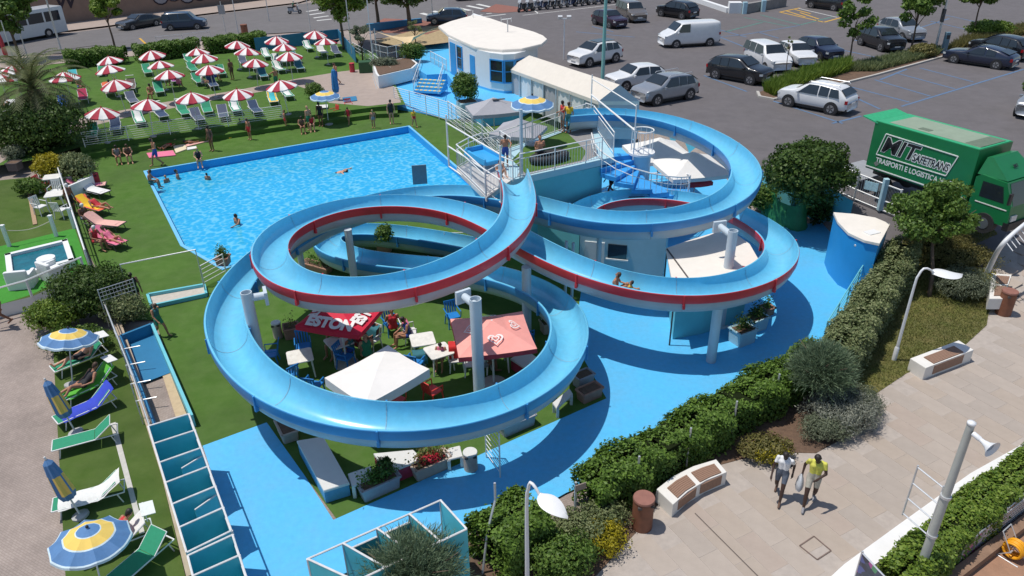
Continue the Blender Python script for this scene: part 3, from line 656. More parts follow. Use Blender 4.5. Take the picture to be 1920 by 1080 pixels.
# ================================================================== VEGETATION
def leaves(name, C, Nrm, size, m, parent, rng, aspect=0.55, tilt=1.0):
    """one mesh of small pointed leaves: C centres (n,3), Nrm outward directions"""
    n = len(C); a = rng.normal(size=(n, 3)); nn = Nrm + tilt * rng.normal(size=(n, 3)) * 0.6; nn /= np.linalg.norm(nn, axis=1)[:, None] + 1e-9
    t = np.cross(nn, a); t /= np.linalg.norm(t, axis=1)[:, None] + 1e-9; bt = np.cross(nn, t)
    s = size * rng.uniform(.6, 1.35, n)[:, None]
    V = np.empty((n, 4, 3)); V[:, 0] = C - t * s; V[:, 1] = C + bt * s * aspect - nn * s * .12; V[:, 2] = C + t * s; V[:, 3] = C - bt * s * aspect - nn * s * .12
    me = bpy.data.meshes.new(name); me.vertices.add(n * 4); me.vertices.foreach_set('co', V.reshape(-1).astype(np.float32))
    me.loops.add(n * 4); me.loops.foreach_set('vertex_index', np.arange(n * 4, dtype=np.int32)); me.polygons.add(n)
    me.polygons.foreach_set('loop_start', np.arange(0, n * 4, 4, dtype=np.int32)); me.polygons.foreach_set('loop_total', np.full(n, 4, dtype=np.int32))
    me.materials.append(m); me.update(); me.validate()
    return link(name, me, parent)
LF = {'dark': leafmat('leaf_dark_green', (0.03, 0.065, 0.012), (0.10, 0.17, 0.03)), 'mid': leafmat('leaf_mid_green', (0.055, 0.12, 0.02), (0.17, 0.27, 0.05)),
      'lime': leafmat('leaf_lime_green', (0.075, 0.15, 0.015), (0.24, 0.33, 0.05)), 'grey': leafmat('leaf_grey_green', (0.10, 0.13, 0.075), (0.27, 0.30, 0.2)), 'tam': leafmat('leaf_tamarisk', (0.085, 0.14, 0.075), (0.21, 0.28, 0.17)),
      'yel': leafmat('leaf_yellow', (0.22, 0.2, 0.01), (0.5, 0.42, 0.02)), 'olive': leafmat('leaf_olive', (0.11, 0.155, 0.055), (0.29, 0.32, 0.15)), 'dry': leafmat('leaf_dry', (0.12, 0.12, 0.03), (0.25, 0.22, 0.08)), 'hedge': leafmat('leaf_hedge', (0.055, 0.115, 0.014), (0.175, 0.29, 0.045)), 'silver': leafmat('leaf_silver', (0.2, 0.22, 0.17), (0.4, 0.41, 0.34)), 'red': leafmat('petal_red', (.4, .01, .03), (.7, .03, .06))}
bark = mat('bark', (0.12, 0.085, 0.06), 0.9, 0.3, 20, 0.6, 60)
darkin = mat('twig_shadow', (0.014, 0.02, 0.008), 1.0, 0.3, 10, spec=0)  # near-black colour standing in for shade inside shrubs and hedges
def clumps(rng, R, n, cl, shell=0.0, flat=.75, hollow=.45):
    """leaf centres in cl lumps spread through an ellipsoid of radii R"""
    d = rng.normal(size=(cl, 3)); d /= np.linalg.norm(d, axis=1)[:, None]; rr = rng.uniform(hollow, .86, cl)[:, None]
    cc = d * rr * np.array(R); cr = rng.uniform(.22, .42, cl) * min(R) * 1.05
    k = rng.integers(0, cl, n); e = rng.normal(size=(n, 3)); e /= np.linalg.norm(e, axis=1)[:, None]; e *= (rng.uniform(.25, 1, n) ** .5)[:, None]
    P = cc[k] + e * cr[k][:, None] * np.array([1, 1, flat])
    if shell:
        m = int(n * shell); q = rng.normal(size=(m, 3)); q /= np.linalg.norm(q, axis=1)[:, None]; q[:, 2] = np.where(q[:, 2] < -.35, -q[:, 2], q[:, 2]); lump = 1 + .13 * np.sin(q[:, 0] * 7 + cl) * np.sin(q[:, 1] * 6 + 1) + .08 * np.sin(q[:, 2] * 11); P[:m] = q * np.array(R) * (rng.uniform(.62, .98, m) * lump)[:, None]; e[:m] = q
    return P, e
def shrub(px, py, R, kind, label, n=2500, cl=26, size=.05, z=None, cat='shrub', name='shrub', group=None, seed=0, core=True, zc=.85, aspect=.55, pos=None):
    p = pos if pos is not None else (G(px, py) if z is None else U(px, py, z)); rng = np.random.default_rng(seed + int(px) * 7 + int(py)); t = thing(name, label, cat, p, 0, group)
    n = int(n * 1.25); P, e = clumps(rng, R, n, cl, .62); P[:, 2] += R[2] * zc; ok = P[:, 2] > .02; P, e = P[ok], e[ok]
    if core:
        b = MB(); b.ball((0, 0, R[2] * zc), (R[0] * .56, R[1] * .56, R[2] * .6), 12, 8); b.build('branches', darkin, t, smooth=True)  # solid dark ball, painted shade behind the leaves
    leaves('crown', P, e, size, LF[kind] if isinstance(kind, str) else kind, t, rng, aspect)
    return t
def tree(p, h, R, kind, label, n=4500, cl=34, size=.07, tr=.09, cat='tree', lean=(0, 0), seed=1, group=None, branches=6, hollow=.35, name='tree', flat=.7, stake=False):
    rng = np.random.default_rng(seed); t = thing(name, label, cat, p, 0, group); top = Vector((lean[0], lean[1], h))
    b = MB(); pts = [Vector((0, 0, -.1)), Vector((lean[0] * .2 + .03, lean[1] * .2, h * .3)), Vector((lean[0] * .5 - .02, lean[1] * .5, h * .6)), top]
    b.tube(smoothpath(pts, .3), [tr * (1.15 - .6 * i / max(1, len(smoothpath(pts, .3)) - 1)) for i in range(len(smoothpath(pts, .3)))], 8)
    for k in range(branches):
        a = k * 2.4 + seed; s0 = pts[2].lerp(top, rng.uniform(-.3, .8)); e_ = top + Vector((math.cos(a) * R[0] * .72, math.sin(a) * R[1] * .72, rng.uniform(-.15, .6) * R[2])); m_ = s0.lerp(e_, .5) + Vector((0, 0, .1 * R[2]))
        b.tube([s0, m_, e_], [tr * .5, tr * .33, tr * .12], 6)
    b.build('trunk', bark, t, smooth=True)
    P, e = clumps(rng, R, n, cl, flat=flat, hollow=hollow); P += np.array([lean[0], lean[1], h + R[2] * .25])
    leaves('crown', P, e, size, LF[kind], t, rng); return t
def hedge(name, label, path, w_, h, kind, n, size, z0=0.0, seed=5, cat='hedge', ragged=.18, core=.7):
    """clipped hedge along a ground path, leaves on an uneven box-shaped shell around a solid core coloured dark as inner shade"""
    rng = np.random.default_rng(seed); C = smoothpath(path, .5); org = C[0].copy(); t = thing(name, label, cat, org)
    L = np.array([(p - org)[:] for p in C]); seg = np.linalg.norm(np.diff(L, axis=0), axis=1); cum = np.r_[0, np.cumsum(seg)]
    s = rng.uniform(0, cum[-1], n); i = np.clip(np.searchsorted(cum, s) - 1, 0, len(seg) - 1); f = ((s - cum[i]) / seg[i])[:, None]; base = L[i] * (1 - f) + L[i + 1] * f
    d = (L[i + 1] - L[i]) / seg[i][:, None]; nrm = np.stack([d[:, 1], -d[:, 0], 0 * d[:, 0]], 1)
    th = rng.uniform(-.15, np.pi + .15, n); q = .55; cx = np.sign(np.cos(th)) * np.abs(np.cos(th)) ** q; cz = np.sign(np.sin(th)) * np.abs(np.sin(th)) ** q
    wob = 1 + ragged * (np.sin(s * 2.1 + seed) * .5 + np.sin(s * 5.3 + th * 3) * .5) + rng.normal(size=n) * .05; dep = rng.uniform(.62, 1.0, n) ** .6 * wob
    P = base + nrm * (cx * dep * w_ / 2)[:, None]; P[:, 2] += np.maximum(.03, cz * dep * h * .5 + h * .5 * np.where(cz > 0, 1, 1))
    P[:, 2] = np.where(cz < 0, rng.uniform(.03, h * .5, n), P[:, 2])
    low = rng.random(n) < .3; P[low, 2] = rng.uniform(.05, h * .8, low.sum())
    e = nrm * cx[:, None]; e[:, 2] = np.maximum(cz, 0) + .25
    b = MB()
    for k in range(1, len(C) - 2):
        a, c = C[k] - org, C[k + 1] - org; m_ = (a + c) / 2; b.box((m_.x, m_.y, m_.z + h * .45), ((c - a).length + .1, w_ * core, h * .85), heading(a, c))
    b.build('branches', darkin, t)  # solid dark boxes paint the shade within the hedge
    leaves('foliage', P, e, size, LF[kind], t, rng, .6); return t
def PATH(l, z=0.0): return [U(x, y, z) for x, y in l]
hedge('hedge', 'long clipped green hedge between the blue deck and the promenade benches', PATH([(1095, 962), (1250, 872), (1420, 770), (1530, 706)]), 1.25, 1.3, 'hedge', 46000, .052, ragged=.3)
hedge('hedge', 'short dark green hedge beside the changing cabins at the lower middle', PATH([(915, 1072), (965, 1030), (1000, 1004)]), 1.5, 1.4, 'hedge', 15000, .055, seed=9)
hedge('hedge', 'grey-green hedge climbing along the deck fence past the curved lamp post', [G(1560, 712), G(1600, 650), G(1645, 575), G(1690, 500)], 1.35, 1.5, 'olive', 30000, .05, seed=11)
hedge('hedge', 'bright green climbing hedge over the fence by the loudspeaker pole', PATH([(1665, 1135), (1760, 1045), (1850, 965), (1950, 890)]), .95, 1.15, 'lime', 30000, .05, seed=12)
hl = leafmat('leaf_lawn_hedge', (0.02, 0.05, 0.01), (0.08, 0.14, 0.02))
for k, (lab, pts) in enumerate([('left part of the dark hedge behind the striped parasols, nearest the palm', [(125, 128), (190, 121), (240, 118)]), ('dark hedge behind the striped parasols, between the street tree and the steel barrier', [(255, 116), (330, 107), (375, 101)]), ('right part of the dark hedge behind the striped parasols, by the blue fence', [(385, 101), (440, 95), (500, 88)])]):
    hedge('hedge', lab, PATH(pts, LZ), 1.6, 1.5, 'hedge', 9000, .085, seed=20 + k)
# big bushes
shrub(1508, 372, (2.0, 1.7, 1.45), 'dark', 'large rounded dark evergreen bush beside the car park behind the slide', 15000, 60, .085, z=PARK, name='bush', cat='bush')
shrub(1420, 395, (1.0, .8, .8), 'mid', 'small bush over the green tarpaulin behind the right loop', 2500, 18, .06, z=.4, name='bush', cat='bush')
shrub(185, 590, (1.75, 1.3, 1.15), 'dark', 'big dark rounded bush at the corner of the hot tub terrace', 9000, 40, .06, name='bush', cat='bush', z=0)
shrub(110, 618, (1.1, .9, .7), 'lime', 'light green bush in front of the white retaining wall', 4000, 22, .055, name='bush', cat='bush', z=0)
shrub(240, 606, (1.0, .7, .7), 'olive', 'yellowish bush behind the steel mesh fence', 3000, 18, .05, z=0)
shrub(150, 655, (1.4, .8, .45), 'mid', 'low trailing bush behind the left open blue and yellow parasol', 3600, 22, .05, z=0)
shrub(85, 290, (3.3, 2.2, 1.9), 'dark', 'wide dark shrub mass at the foot of the palm', 11000, 50, .09, z=.2, name='bush', cat='bush')
shrub(102, 338, (.95, .8, .85), 'yel', 'bright yellow shrub in the white planter', 3500, 18, .06, z=.55)
shrub(150, 338, (1.1, .9, .85), 'olive', 'yellow-green shrub in the white planter, right of the bright yellow one', 3500, 18, .06, z=.5)
shrub(62, 365, (.9, .6, .5), 'mid', 'low leafy plant left of the white tables', 1800, 12, .06, z=.5)
shrub(30, 300, (.7, .6, .5), 'grey', 'grey leafy plant in a dark pot by the left path', 1200, 10, .06, z=.5)
shrub(873, 188, (1.0, 1.0, 1.05), 'mid', 'round clipped green bush in the pale planter by the blue stairs', 6000, 34, .06, z=1.3, name='bush', cat='bush')
shrub(590, 183, (.75, .75, .6), 'mid', 'round green bush beside the beige path near the parasol stall', 2500, 18, .06, z=LZ)
shrub(722, 130, (1.3, .7, .55), 'grey', 'grey lavender-like plant at the left end of the white planter', 2600, 16, .06, z=1.2)
shrub(775, 116, (1.25, .8, .9), 'mid', 'green leafy shrub at the right end of the white planter', 3200, 20, .07, z=1.2)
shrub(1575, 795, (1.25, 1.0, .55), 'silver', 'silvery grey rounded shrub at the corner of the promenade', 8000, 40, .045, aspect=.22)
shrub(1545, 820, (.9, .6, .42), 'grey', 'grey-green shrub at the promenade edge, left of the silvery one', 4500, 24, .04, aspect=.25)
shrub(1600, 772, (.9, .8, .5), 'grey', 'dim grey shrub behind the silvery promenade shrub', 4500, 24, .04, aspect=.25)
shrub(1800, 555, (1.3, 1.0, .65), 'grey', 'blue-grey shrub under the leaf-shaped lamp on the lawn', 6000, 30, .045, aspect=.25)
shrub(1795, 500, (1.7, 1.3, .5), 'dry', 'dry yellow-flowering bush between the lawn and the tree', 6500, 30, .05, aspect=.3)
shrub(1830, 535, (.8, .7, .35), 'yel', 'small yellow-flowering bush at the promenade edge by the steel arch', 2500, 16, .045)
shrub(1760, 470, (1.5, 1.0, .5), 'dry', 'dry grassy bush behind the lamp, nearest the truck', 5000, 24, .06, aspect=.18)
shrub(1735, 450, (1.3, 1.1, .9), 'dark', 'dark bush at the end of the grey-green hedge under the tree', 5000, 26, .06)
shrub(1440, 862, (.7, .5, .3), 'yel', 'small yellow-flowered plant behind the promenade bench', 1800, 14, .03)
shrub(1435, 855, (.9, .6, .35), 'dry', 'low dry plant around the yellow flowers', 2200, 16, .04)
shrub(1125, 1020, (.75, .7, .35), 'yel', 'yellow-flowering cushion plant beside the brown bin', 3800, 24, .03)
shrub(1080, 1015, (.9, .7, .45), 'olive', 'olive cushion plant left of the yellow-flowering one', 4500, 26, .035)
shrub(1050, 1065, (1.0, .8, .5), 'mid', 'green low bush at the foot of the near lamp post', 4500, 26, .045)
shrub(1130, 985, (.8, .5, .4), 'olive', 'dry olive bush between hedge and brown bin', 2500, 18, .035)
# tamarisks: feathery upright strands
def tamarisk(p, h, R, label, n=2600, seed=3):
    rng = np.random.default_rng(seed); t = thing('tamarisk_tree', label, 'tree', p)
    b = MB(); b.tube([(0, 0, -.1), (.03, 0, h * .3), (-.02, .03, h * .55), (0, 0, h * .7)], [.07, .06, .05, .03], 8)
    for k in range(9):
        a = k * .7 + seed; z0 = h * rng.uniform(.3, .6); b.tube([(0, 0, z0), (math.cos(a) * R * .35, math.sin(a) * R * .35, z0 + h * .18), (math.cos(a) * R * .75, math.sin(a) * R * .75, z0 + h * .34)], [.03, .02, .008], 5)
    b.build('trunk', bark, t, smooth=True)
    az = rng.uniform(0, 2 * np.pi, n); el = rng.uniform(-.1, 1.45, n); r0 = rng.uniform(.05, .75, n); D = np.stack([np.cos(az) * np.cos(el), np.sin(az) * np.cos(el), np.sin(el)], 1)
    base = D * r0[:, None] * np.array([R, R, h * .45]) + np.array([0, 0, h * .52]); ln = rng.uniform(.3, .8, n) * R * .55
    dr = D * .8 + rng.normal(size=(n, 3)) * .35 + np.array([0, 0, .25]); dr /= np.linalg.norm(dr, axis=1)[:, None]
    P = []; E = []
    for k in range(7):
        f = (k + .5) / 7; P.append(base + dr * (ln * f)[:, None] + np.array([0, 0, -.12]) * (f ** 2) + rng.normal(size=(n, 3)) * .025); E.append(dr)
    P = np.concatenate(P); E = np.concatenate(E); m = len(P); a = np.cross(E, rng.normal(size=(m, 3))); a /= np.linalg.norm(a, axis=1)[:, None]; s = rng.uniform(.05, .1, m)[:, None]
    E = E + rng.normal(size=(m, 3)) * .3; V = np.empty((m, 4, 3)); V[:, 0] = P - E * s; V[:, 1] = P + a * .009; V[:, 2] = P + E * s; V[:, 3] = P - a * .009
    me = bpy.data.meshes.new('crown'); me.vertices.add(m * 4); me.vertices.foreach_set('co', V.reshape(-1).astype(np.float32)); me.loops.add(m * 4); me.loops.foreach_set('vertex_index', np.arange(m * 4, dtype=np.int32)); me.polygons.add(m)
    me.polygons.foreach_set('loop_start', np.arange(0, m * 4, 4, dtype=np.int32)); me.polygons.foreach_set('loop_total', np.full(m, 4, dtype=np.int32)); me.materials.append(LF['tam']); me.update(); me.validate(); link('crown', me, t)
tamarisk(U(1525, 768), 2.6, 1.15, 'feathery grey-green tamarisk standing in the soil bed by the long hedge', 5200, 3)
tamarisk(U(785, 1165), 2.6, 1.35, 'feathery tamarisk bushing over the changing cabins at the bottom', 4000, 5)
# trees
tree(G(1742, 556), 2.75, (1.95, 1.7, 1.25), 'mid', 'leafy round-crowned tree on the lawn in front of the green truck', 13000, 60, .075, .08, seed=4, lean=(.15, 1.4), branches=8, hollow=.2)
tree(G(1590, 122), 3.2, (1.35, 1.2, 1.9), 'mid', 'slender young tree in the car park island beside the dark blue cars', 1500, 16, .15, .07, seed=6, hollow=.45)
tree(G(1707, 95), 3.4, (2.2, 1.9, 1.9), 'mid', 'young tree in the car park island, left of the parking sign pole', 3400, 22, .15, .08, seed=8, hollow=.25)
tree(G(1821, 72), 3.7, (2.2, 1.8, 1.7), 'mid', 'young tree in the car park island, right of the parking sign pole', 3400, 22, .15, .08, seed=10, hollow=.25)
tree(G(1938, 250), 2.6, (1.5, 1.2, 1.1), 'mid', 'tree at the right edge beside the green truck cab', 5000, 30, .1, .08, seed=12, hollow=.25)
tree(G(1470, 153), 2.6, (.25, .25, .5), 'olive', 'almost bare sapling in front of the white people carrier', 120, 6, .08, .035, seed=14, branches=5)
tree(G(216, 92), 3.7, (1.9, 1.7, 1.5), 'lime', 'young street tree in front of the dark car on the street', 3600, 26, .17, .1, seed=15, hollow=.25)
tree(G(38, 112), 4.2, (3.6, 2.8, 2.4), 'mid', 'dense street tree hiding part of the white bus', 10000, 44, .17, .13, seed=16)
tree(U(645, 92, LZ), 4.4, (2.8, 2.3, 2.5), 'lime', 'dense yellow-green tree by the blue fence at the lawn corner', 10000, 50, .14, .14, seed=17)
tree(G(710, 55), 4.0, (2.2, 2.0, 2.2), 'dark', 'dark tree beside the forecourt behind the shade sail', 6000, 40, .14, .18, seed=18, hollow=.3)
tree(G(768, 55), 3.4, (3.2, 2.6, 2.0), 'dark', 'spreading dark tree above the blue low wall of the forecourt', 8000, 44, .14, .22, seed=19, hollow=.3)
tree(G(560, 45), 3.5, (1.8, 1.6, 1.4), 'dark', 'dark tree overhanging the street beside the moped rider', 3000, 24, .16, .12, seed=21) if False else None
tree(U(680, 113, LZ), 2.2, (1.1, 1.0, .8), 'grey', 'olive tree growing in the green tub on the lawn', 2200, 22, .08, .07, seed=22, hollow=.3)
tree(U(780, 92, 1.0), 1.9, (.9, .9, .6), 'olive', 'thin small tree behind the shade sail', 900, 12, .09, .06, seed=23)
# palm
def palm(p, label):
    rng = np.random.default_rng(2); t = thing('palm_tree', label, 'palm', p); b = MB(); H = 3.4
    b.lathe([(.34 + .05 * (i % 2), i * H / 16) for i in range(17)], 12); b.build('trunk', mat('palm_bark', (.2, .14, .09), .95, .3, 14, .8, 30), t)
    for k in range(46):
        az = k * 2.39996; el = R_(82 - 95 * (k / 45) ** .9); Lf = 3.6 + rng.uniform(-.4, .4); d = Vector((math.cos(az), math.sin(az), 0)); pts = []; pos = Vector((0, 0, H - .1 + .4 * (1 - k / 46))); e = el
        for i in range(9):
            pts.append(pos.copy()); pos = pos + (d * math.cos(e) + Vector((0, 0, math.sin(e)))) * Lf / 8; e -= R_(9 + 6 * i / 8)
        b = MB(); b.tube(pts, [.035 - .0035 * i for i in range(9)], 4); sd = Vector((-d.y, d.x, 0))
        C = smoothpath(pts, .12)
        for i, c in enumerate(C[3:]):
            f = i / len(C); tan = (C[min(i + 4, len(C) - 1)] - C[i + 2]).normalized(); ll = .75 * math.sin(math.pi * min(1, .18 + f * .8)) + .08
            for sg in (-1, 1):
                e_ = c + (sd * sg * .8 + tan * .75 + Vector((0, 0, -.18))).normalized() * ll; wv = tan * .05; b.add([c - wv, c + wv, e_], [(0, 1, 2)])
        b.build('frond', leafmat('leaf_palm', (.07, .09, .03), (.2, .22, .09)), t)
palm(U(95, 268, .4), 'feathery palm tree rising from dark shrubs at the left')
# planted strip in the car park island and grasses
rngI = np.random.default_rng(77)
def grassbed(name, label, px_poly, n, h, kind, z=None, cat='plants', seed=1):
    P0 = [G(*q) for q in px_poly]; rng = np.random.default_rng(seed); xs = [p.x for p in P0]; ys = [p.y for p in P0]; C = []
    while len(C) < n:
        x, y = rng.uniform(min(xs), max(xs)), rng.uniform(min(ys), max(ys))
        if inpoly(x, y, P0): C.append((x, y, terr(x, y) + .08))
    C = np.array(C); org = C[0].copy(); V = []; hh = rng.uniform(.5, 1.2, n) * h; a = rng.uniform(0, 6.28, n); lean = rng.normal(size=(n, 2)) * .3
    sd = np.stack([np.cos(a), np.sin(a), 0 * a], 1) * .022 * (1 + h); tip = np.stack([lean[:, 0] * hh, lean[:, 1] * hh, hh], 1); mid = tip * .55 + np.array([0, 0, .06])
    V = np.stack([C - org - sd, C - org + sd, C - org + mid + sd * .8, C - org + tip], 1).reshape(-1, 3); F = np.arange(n * 4)
    me = bpy.data.meshes.new(name); me.vertices.add(n * 4); me.vertices.foreach_set('co', V.reshape(-1).astype(np.float32)); me.loops.add(n * 4); me.loops.foreach_set('vertex_index', F.astype(np.int32)); me.polygons.add(n); me.polygons.foreach_set('loop_start', np.arange(0, n * 4, 4, dtype=np.int32)); me.polygons.foreach_set('loop_total', np.full(n, 4, dtype=np.int32)); me.materials.append(LF[kind]); me.update(); me.validate()
    o = link(name, me, None, Vector(org)); return tag(o, label, cat, kind='stuff')
grassbed('ornamental_grass', 'bright green grasses filling the car park island by the white cars', [(1430, 172), (1460, 160), (1520, 140), (1590, 122), (1592, 136), (1500, 165), (1450, 182)], 9000, .75, 'lime', seed=2)
grassbed('ornamental_grass', 'darker green ground plants along the middle of the car park island', [(1592, 136), (1600, 126), (1700, 105), (1760, 95), (1760, 105), (1640, 136)], 8000, .5, 'olive', seed=3)
grassbed('ornamental_grass', 'green and yellow grasses at the far end of the car park island', [(1775, 98), (1800, 80), (1925, 52), (1925, 66), (1850, 82)], 8000, .6, 'dry', seed=4)
shrub(1850, 70, (2.2, 1.3, .8), 'lime', 'bright bushy plant at the far end of the car park island', 4000, 24, .1)
shrub(1728, 108, (1.1, .9, .6), 'dry', 'rust-coloured shrub at the parking sign pole', 2500, 16, .09)
def lawn_tufts():
    P0 = [G(*q) for q in bed1]; rng = np.random.default_rng(5); C = []; xs = [p.x for p in P0]; ys = [p.y for p in P0]
    while len(C) < 26000:
        x, y = rng.uniform(min(xs), max(xs)), rng.uniform(min(ys), max(ys))
        if inpoly(x, y, P0): C.append((x, y, terr(x, y) + .012))
    C = np.array(C); n = len(C); h = rng.uniform(.03, .11, n); a = rng.uniform(0, 6.28, n); sd = np.stack([np.cos(a), np.sin(a), 0 * a], 1) * .012; tip = np.stack([rng.normal(size=n) * .05, rng.normal(size=n) * .05, h], 1)
    V = np.stack([C - sd, C + sd, C + tip], 1).reshape(-1, 3); me = bpy.data.meshes.new('lawn_grass'); me.vertices.add(n * 3); me.vertices.foreach_set('co', V.reshape(-1).astype(np.float32)); me.loops.add(n * 3); me.loops.foreach_set('vertex_index', np.arange(n * 3, dtype=np.int32)); me.polygons.add(n); me.polygons.foreach_set('loop_start', np.arange(0, n * 3, 3, dtype=np.int32)); me.polygons.foreach_set('loop_total', np.full(n, 3, dtype=np.int32)); me.materials.append(leafmat('lawn_blade', (.10, .13, .025), (.24, .22, .08))); me.update(); me.validate()
    tag(link('lawn_grass', me), 'short patchy grass on the lawn between hedge and promenade', 'grass', kind='stuff')
lawn_tufts()
# ================================================================== BUILDINGS, FENCES, STEPS
wallw = mat('white_render_wall', (0.74, 0.75, 0.75), .6, .03, 2, dirt=.15); doorb = mat('door_blue', (.035, .29, .62), .45, .05, 3)
cream = mat('cream_roof', (.70, .65, .57), .7, .05, 2, dirt=.25); tentm = mat('cream_tent_canvas', (.72, .66, .58), .75, .05, 2.5, dirt=.2)
PZ = 1.2
# podium the white building stands on, and the blue landing
pod = PP([(838, 138), (848, 152), (862, 168), (880, 192), (905, 205), (960, 200), (1010, 170), (1030, 130), (1000, 90), (840, 62), (770, 100), (770, 122), (800, 140)], PZ)
b = MB(); b.prism([(p.x, p.y) for p in pod], -.05, PZ); tag(b.build('podium', bluedeck), kind='structure')
bl_ = [U(*q) for q in [(706, 166, .605), (698, 142, .605), (772, 122, .6), (838, 148, .45), (862, 180, .15), (872, 222, .05), (845, 224, .03), (790, 212, .03), (745, 198, .3)]]; lc = U(790, 180, .36)
b = MB(); n = len(bl_); b.add([tuple(p) for p in bl_] + [tuple(lc)] + [(p.x, p.y, -.05) for p in bl_], [(i, (i + 1) % n, n) for i in range(n)] + [(i, (i + 1) % n, n + 1 + (i + 1) % n, n + 1 + i) for i in range(n)]); tag(b.build('blue_landing', bluedeck), kind='structure')
def flight(name, label, a0, a1, d_, n, z0, rise, going, m, nose=None, cat='steps'):
    """n steps rising away from edge a0-a1 in direction d_"""
    t = thing(name, label, cat, (a0.x, a0.y, 0)); o = Vector((a0.x, a0.y, 0)); L_ = (a1 - a0).length; hd = heading(a0, a1); mid = (a0 + a1) / 2 - o; dv = Vector(d_).normalized()
    for k in range(n):
        dep = going * (n - k); c = mid + dv * (going * k + dep / 2); zt = z0 + rise * (k + 1); b = MB(); b.box((c.x, c.y, zt - rise / 2 + .003), (L_ - .004 * k, dep, rise + .006), hd); s_ = b.build('step', m, t)
        if nose:
            b = MB(); c = mid + dv * (going * k + .17)
            nq = 6
            for j in range(nq):
                if j % 2 == 0 or True:
                    q = c + (a1 - a0).normalized() * (L_ * ((j + .5) / nq - .5)); b.box((q.x, q.y, zt + .008), (L_ / nq - .14, .27, .008), hd)
            b.build('yellow_marking', nose, s_)
    return t
a0, a1 = U(874, 224, .03), U(838, 158, .3); dv = Vector((-(a1 - a0).y, (a1 - a0).x, 0)); dv = dv if dv.x > 0 else -dv
flight('blue_steps', 'wide light blue steps climbing to the white building', a0, a1, dv, 7, .03, .167, .3, bluedeck)
a0, a1 = U(776, 171, LZ), U(826, 174, LZ)
flight('striped_steps', 'blue steps with yellow tread markings next to the white planter', a0, a1, (.25, 1, 0), 4, .5, .175, .4, bluedeck, mat('step_yellow', (.75, .5, .08), .7))
# white building with rounded end
bld = thing('pool_building', 'white building with rounded end, blue doors and a broad cream flat roof', 'building', (U(930, 140, PZ).x, U(930, 140, PZ).y, 0)); BO = Vector(bld.location)
fl = [(844, 137), (894, 163), (920, 171), (945, 175), (965, 174), (985, 168), (1000, 156), (1008, 142), (1004, 128), (890, 82)]
FP = [U(x, y, PZ) - BO for x, y in fl]
b = MB(); b.prism([(p.x, p.y) for p in FP], PZ, PZ + 2.75); b.build('wall', wallw, bld)
b = MB(); b.prism([(p.x * 1.004, p.y * 1.004) for p in FP], PZ, PZ + .16); b.build('skirting', bluedeck, bld)
rf = [(822, 52), (840, 68), (865, 80), (890, 91), (915, 95), (942, 97), (979, 95), (1016, 86), (1026, 77), (1018, 70), (1001, 63), (955, 50), (918, 37), (888, 31), (845, 43)]
RP = [U(x, y, PZ + 2.8) - BO for x, y in rf]
b = MB(); b.prism([(p.x, p.y) for p in RP], PZ + 2.752, PZ + 2.95, bev=.06); rfo = b.build('roof', cream, bld)
b = MB(); q = U(953, 78, PZ + 2.95) - BO; q = U(952, 60, PZ + 2.95) - BO; b.tube([q, q + Vector((0, 0, 1.0))], .05, 6); b.tube([q + Vector((-.5, 0, .95)), q + Vector((.3, .1, 1.0))], .04, 6); b.tube([q + Vector((-.5, 0, .75)), q + Vector((-.5, 0, 1.1))], .03, 5); b.tube([q + Vector((.3, 0.1, .75)), q + Vector((.3, 0.1, 1.1))], .03, 5); b.build('antenna', Steel(), rfo)
b = MB(); q = U(887, 33, PZ + 2.95) - BO; b.tube([q, q + Vector((0, 0, .6))], .03, 6); b.build('roof_mast', White(), rfo)
def panel(root, p, q, f0, f1, z0, z1, m, name, th=.06, frame=None):
    """upright panel on the wall line p-q between fractions f0..f1"""
    d = q - p; hd = heading(p, q); nn = Vector((d.y, -d.x, 0)).normalized(); c = p + d * (f0 + f1) / 2; L_ = d.length * abs(f1 - f0); o = None
    b = MB(); b.box((c.x + nn.x * .01, c.y + nn.y * .01, (z0 + z1) / 2), (L_, th, z1 - z0), hd); o = b.build(name, m, root)
    if frame:
        b = MB(); k = c + nn * .035
        for s_ in (-1, 1): e = k + d.normalized() * s_ * L_ / 2; b.box((e.x, e.y, (z0 + z1) / 2), (.09, .08, z1 - z0 + .09), hd)
        for z in (z0, z1): b.box((k.x, k.y, z), (L_ - .09, .08, .09), hd)
        b.box((k.x, k.y, (z0 + z1) / 2), (L_ - .09, .05, .05), hd)
        b.build('frame', frame, o)
    return o
panel(bld, FP[0], FP[1], .06, .27, PZ, PZ + 2.5, doorb, 'door'); panel(bld, FP[0], FP[1], .34, .52, PZ + .75, PZ + 2.45, Glass(), 'window', frame=doorb); panel(bld, FP[0], FP[1], .80, .97, PZ, PZ + 2.2, doorb, 'door')
panel(bld, FP[2], FP[3], .05, .98, PZ + .75, PZ + 2.3, Glass(), 'window', frame=doorb); panel(bld, FP[3], FP[4], .1, .98, PZ + .75, PZ + 2.3, Glass(), 'window', frame=doorb); panel(bld, FP[4], FP[5], .06, .9, PZ + .75, PZ + 2.3, Glass(), 'window', frame=doorb)
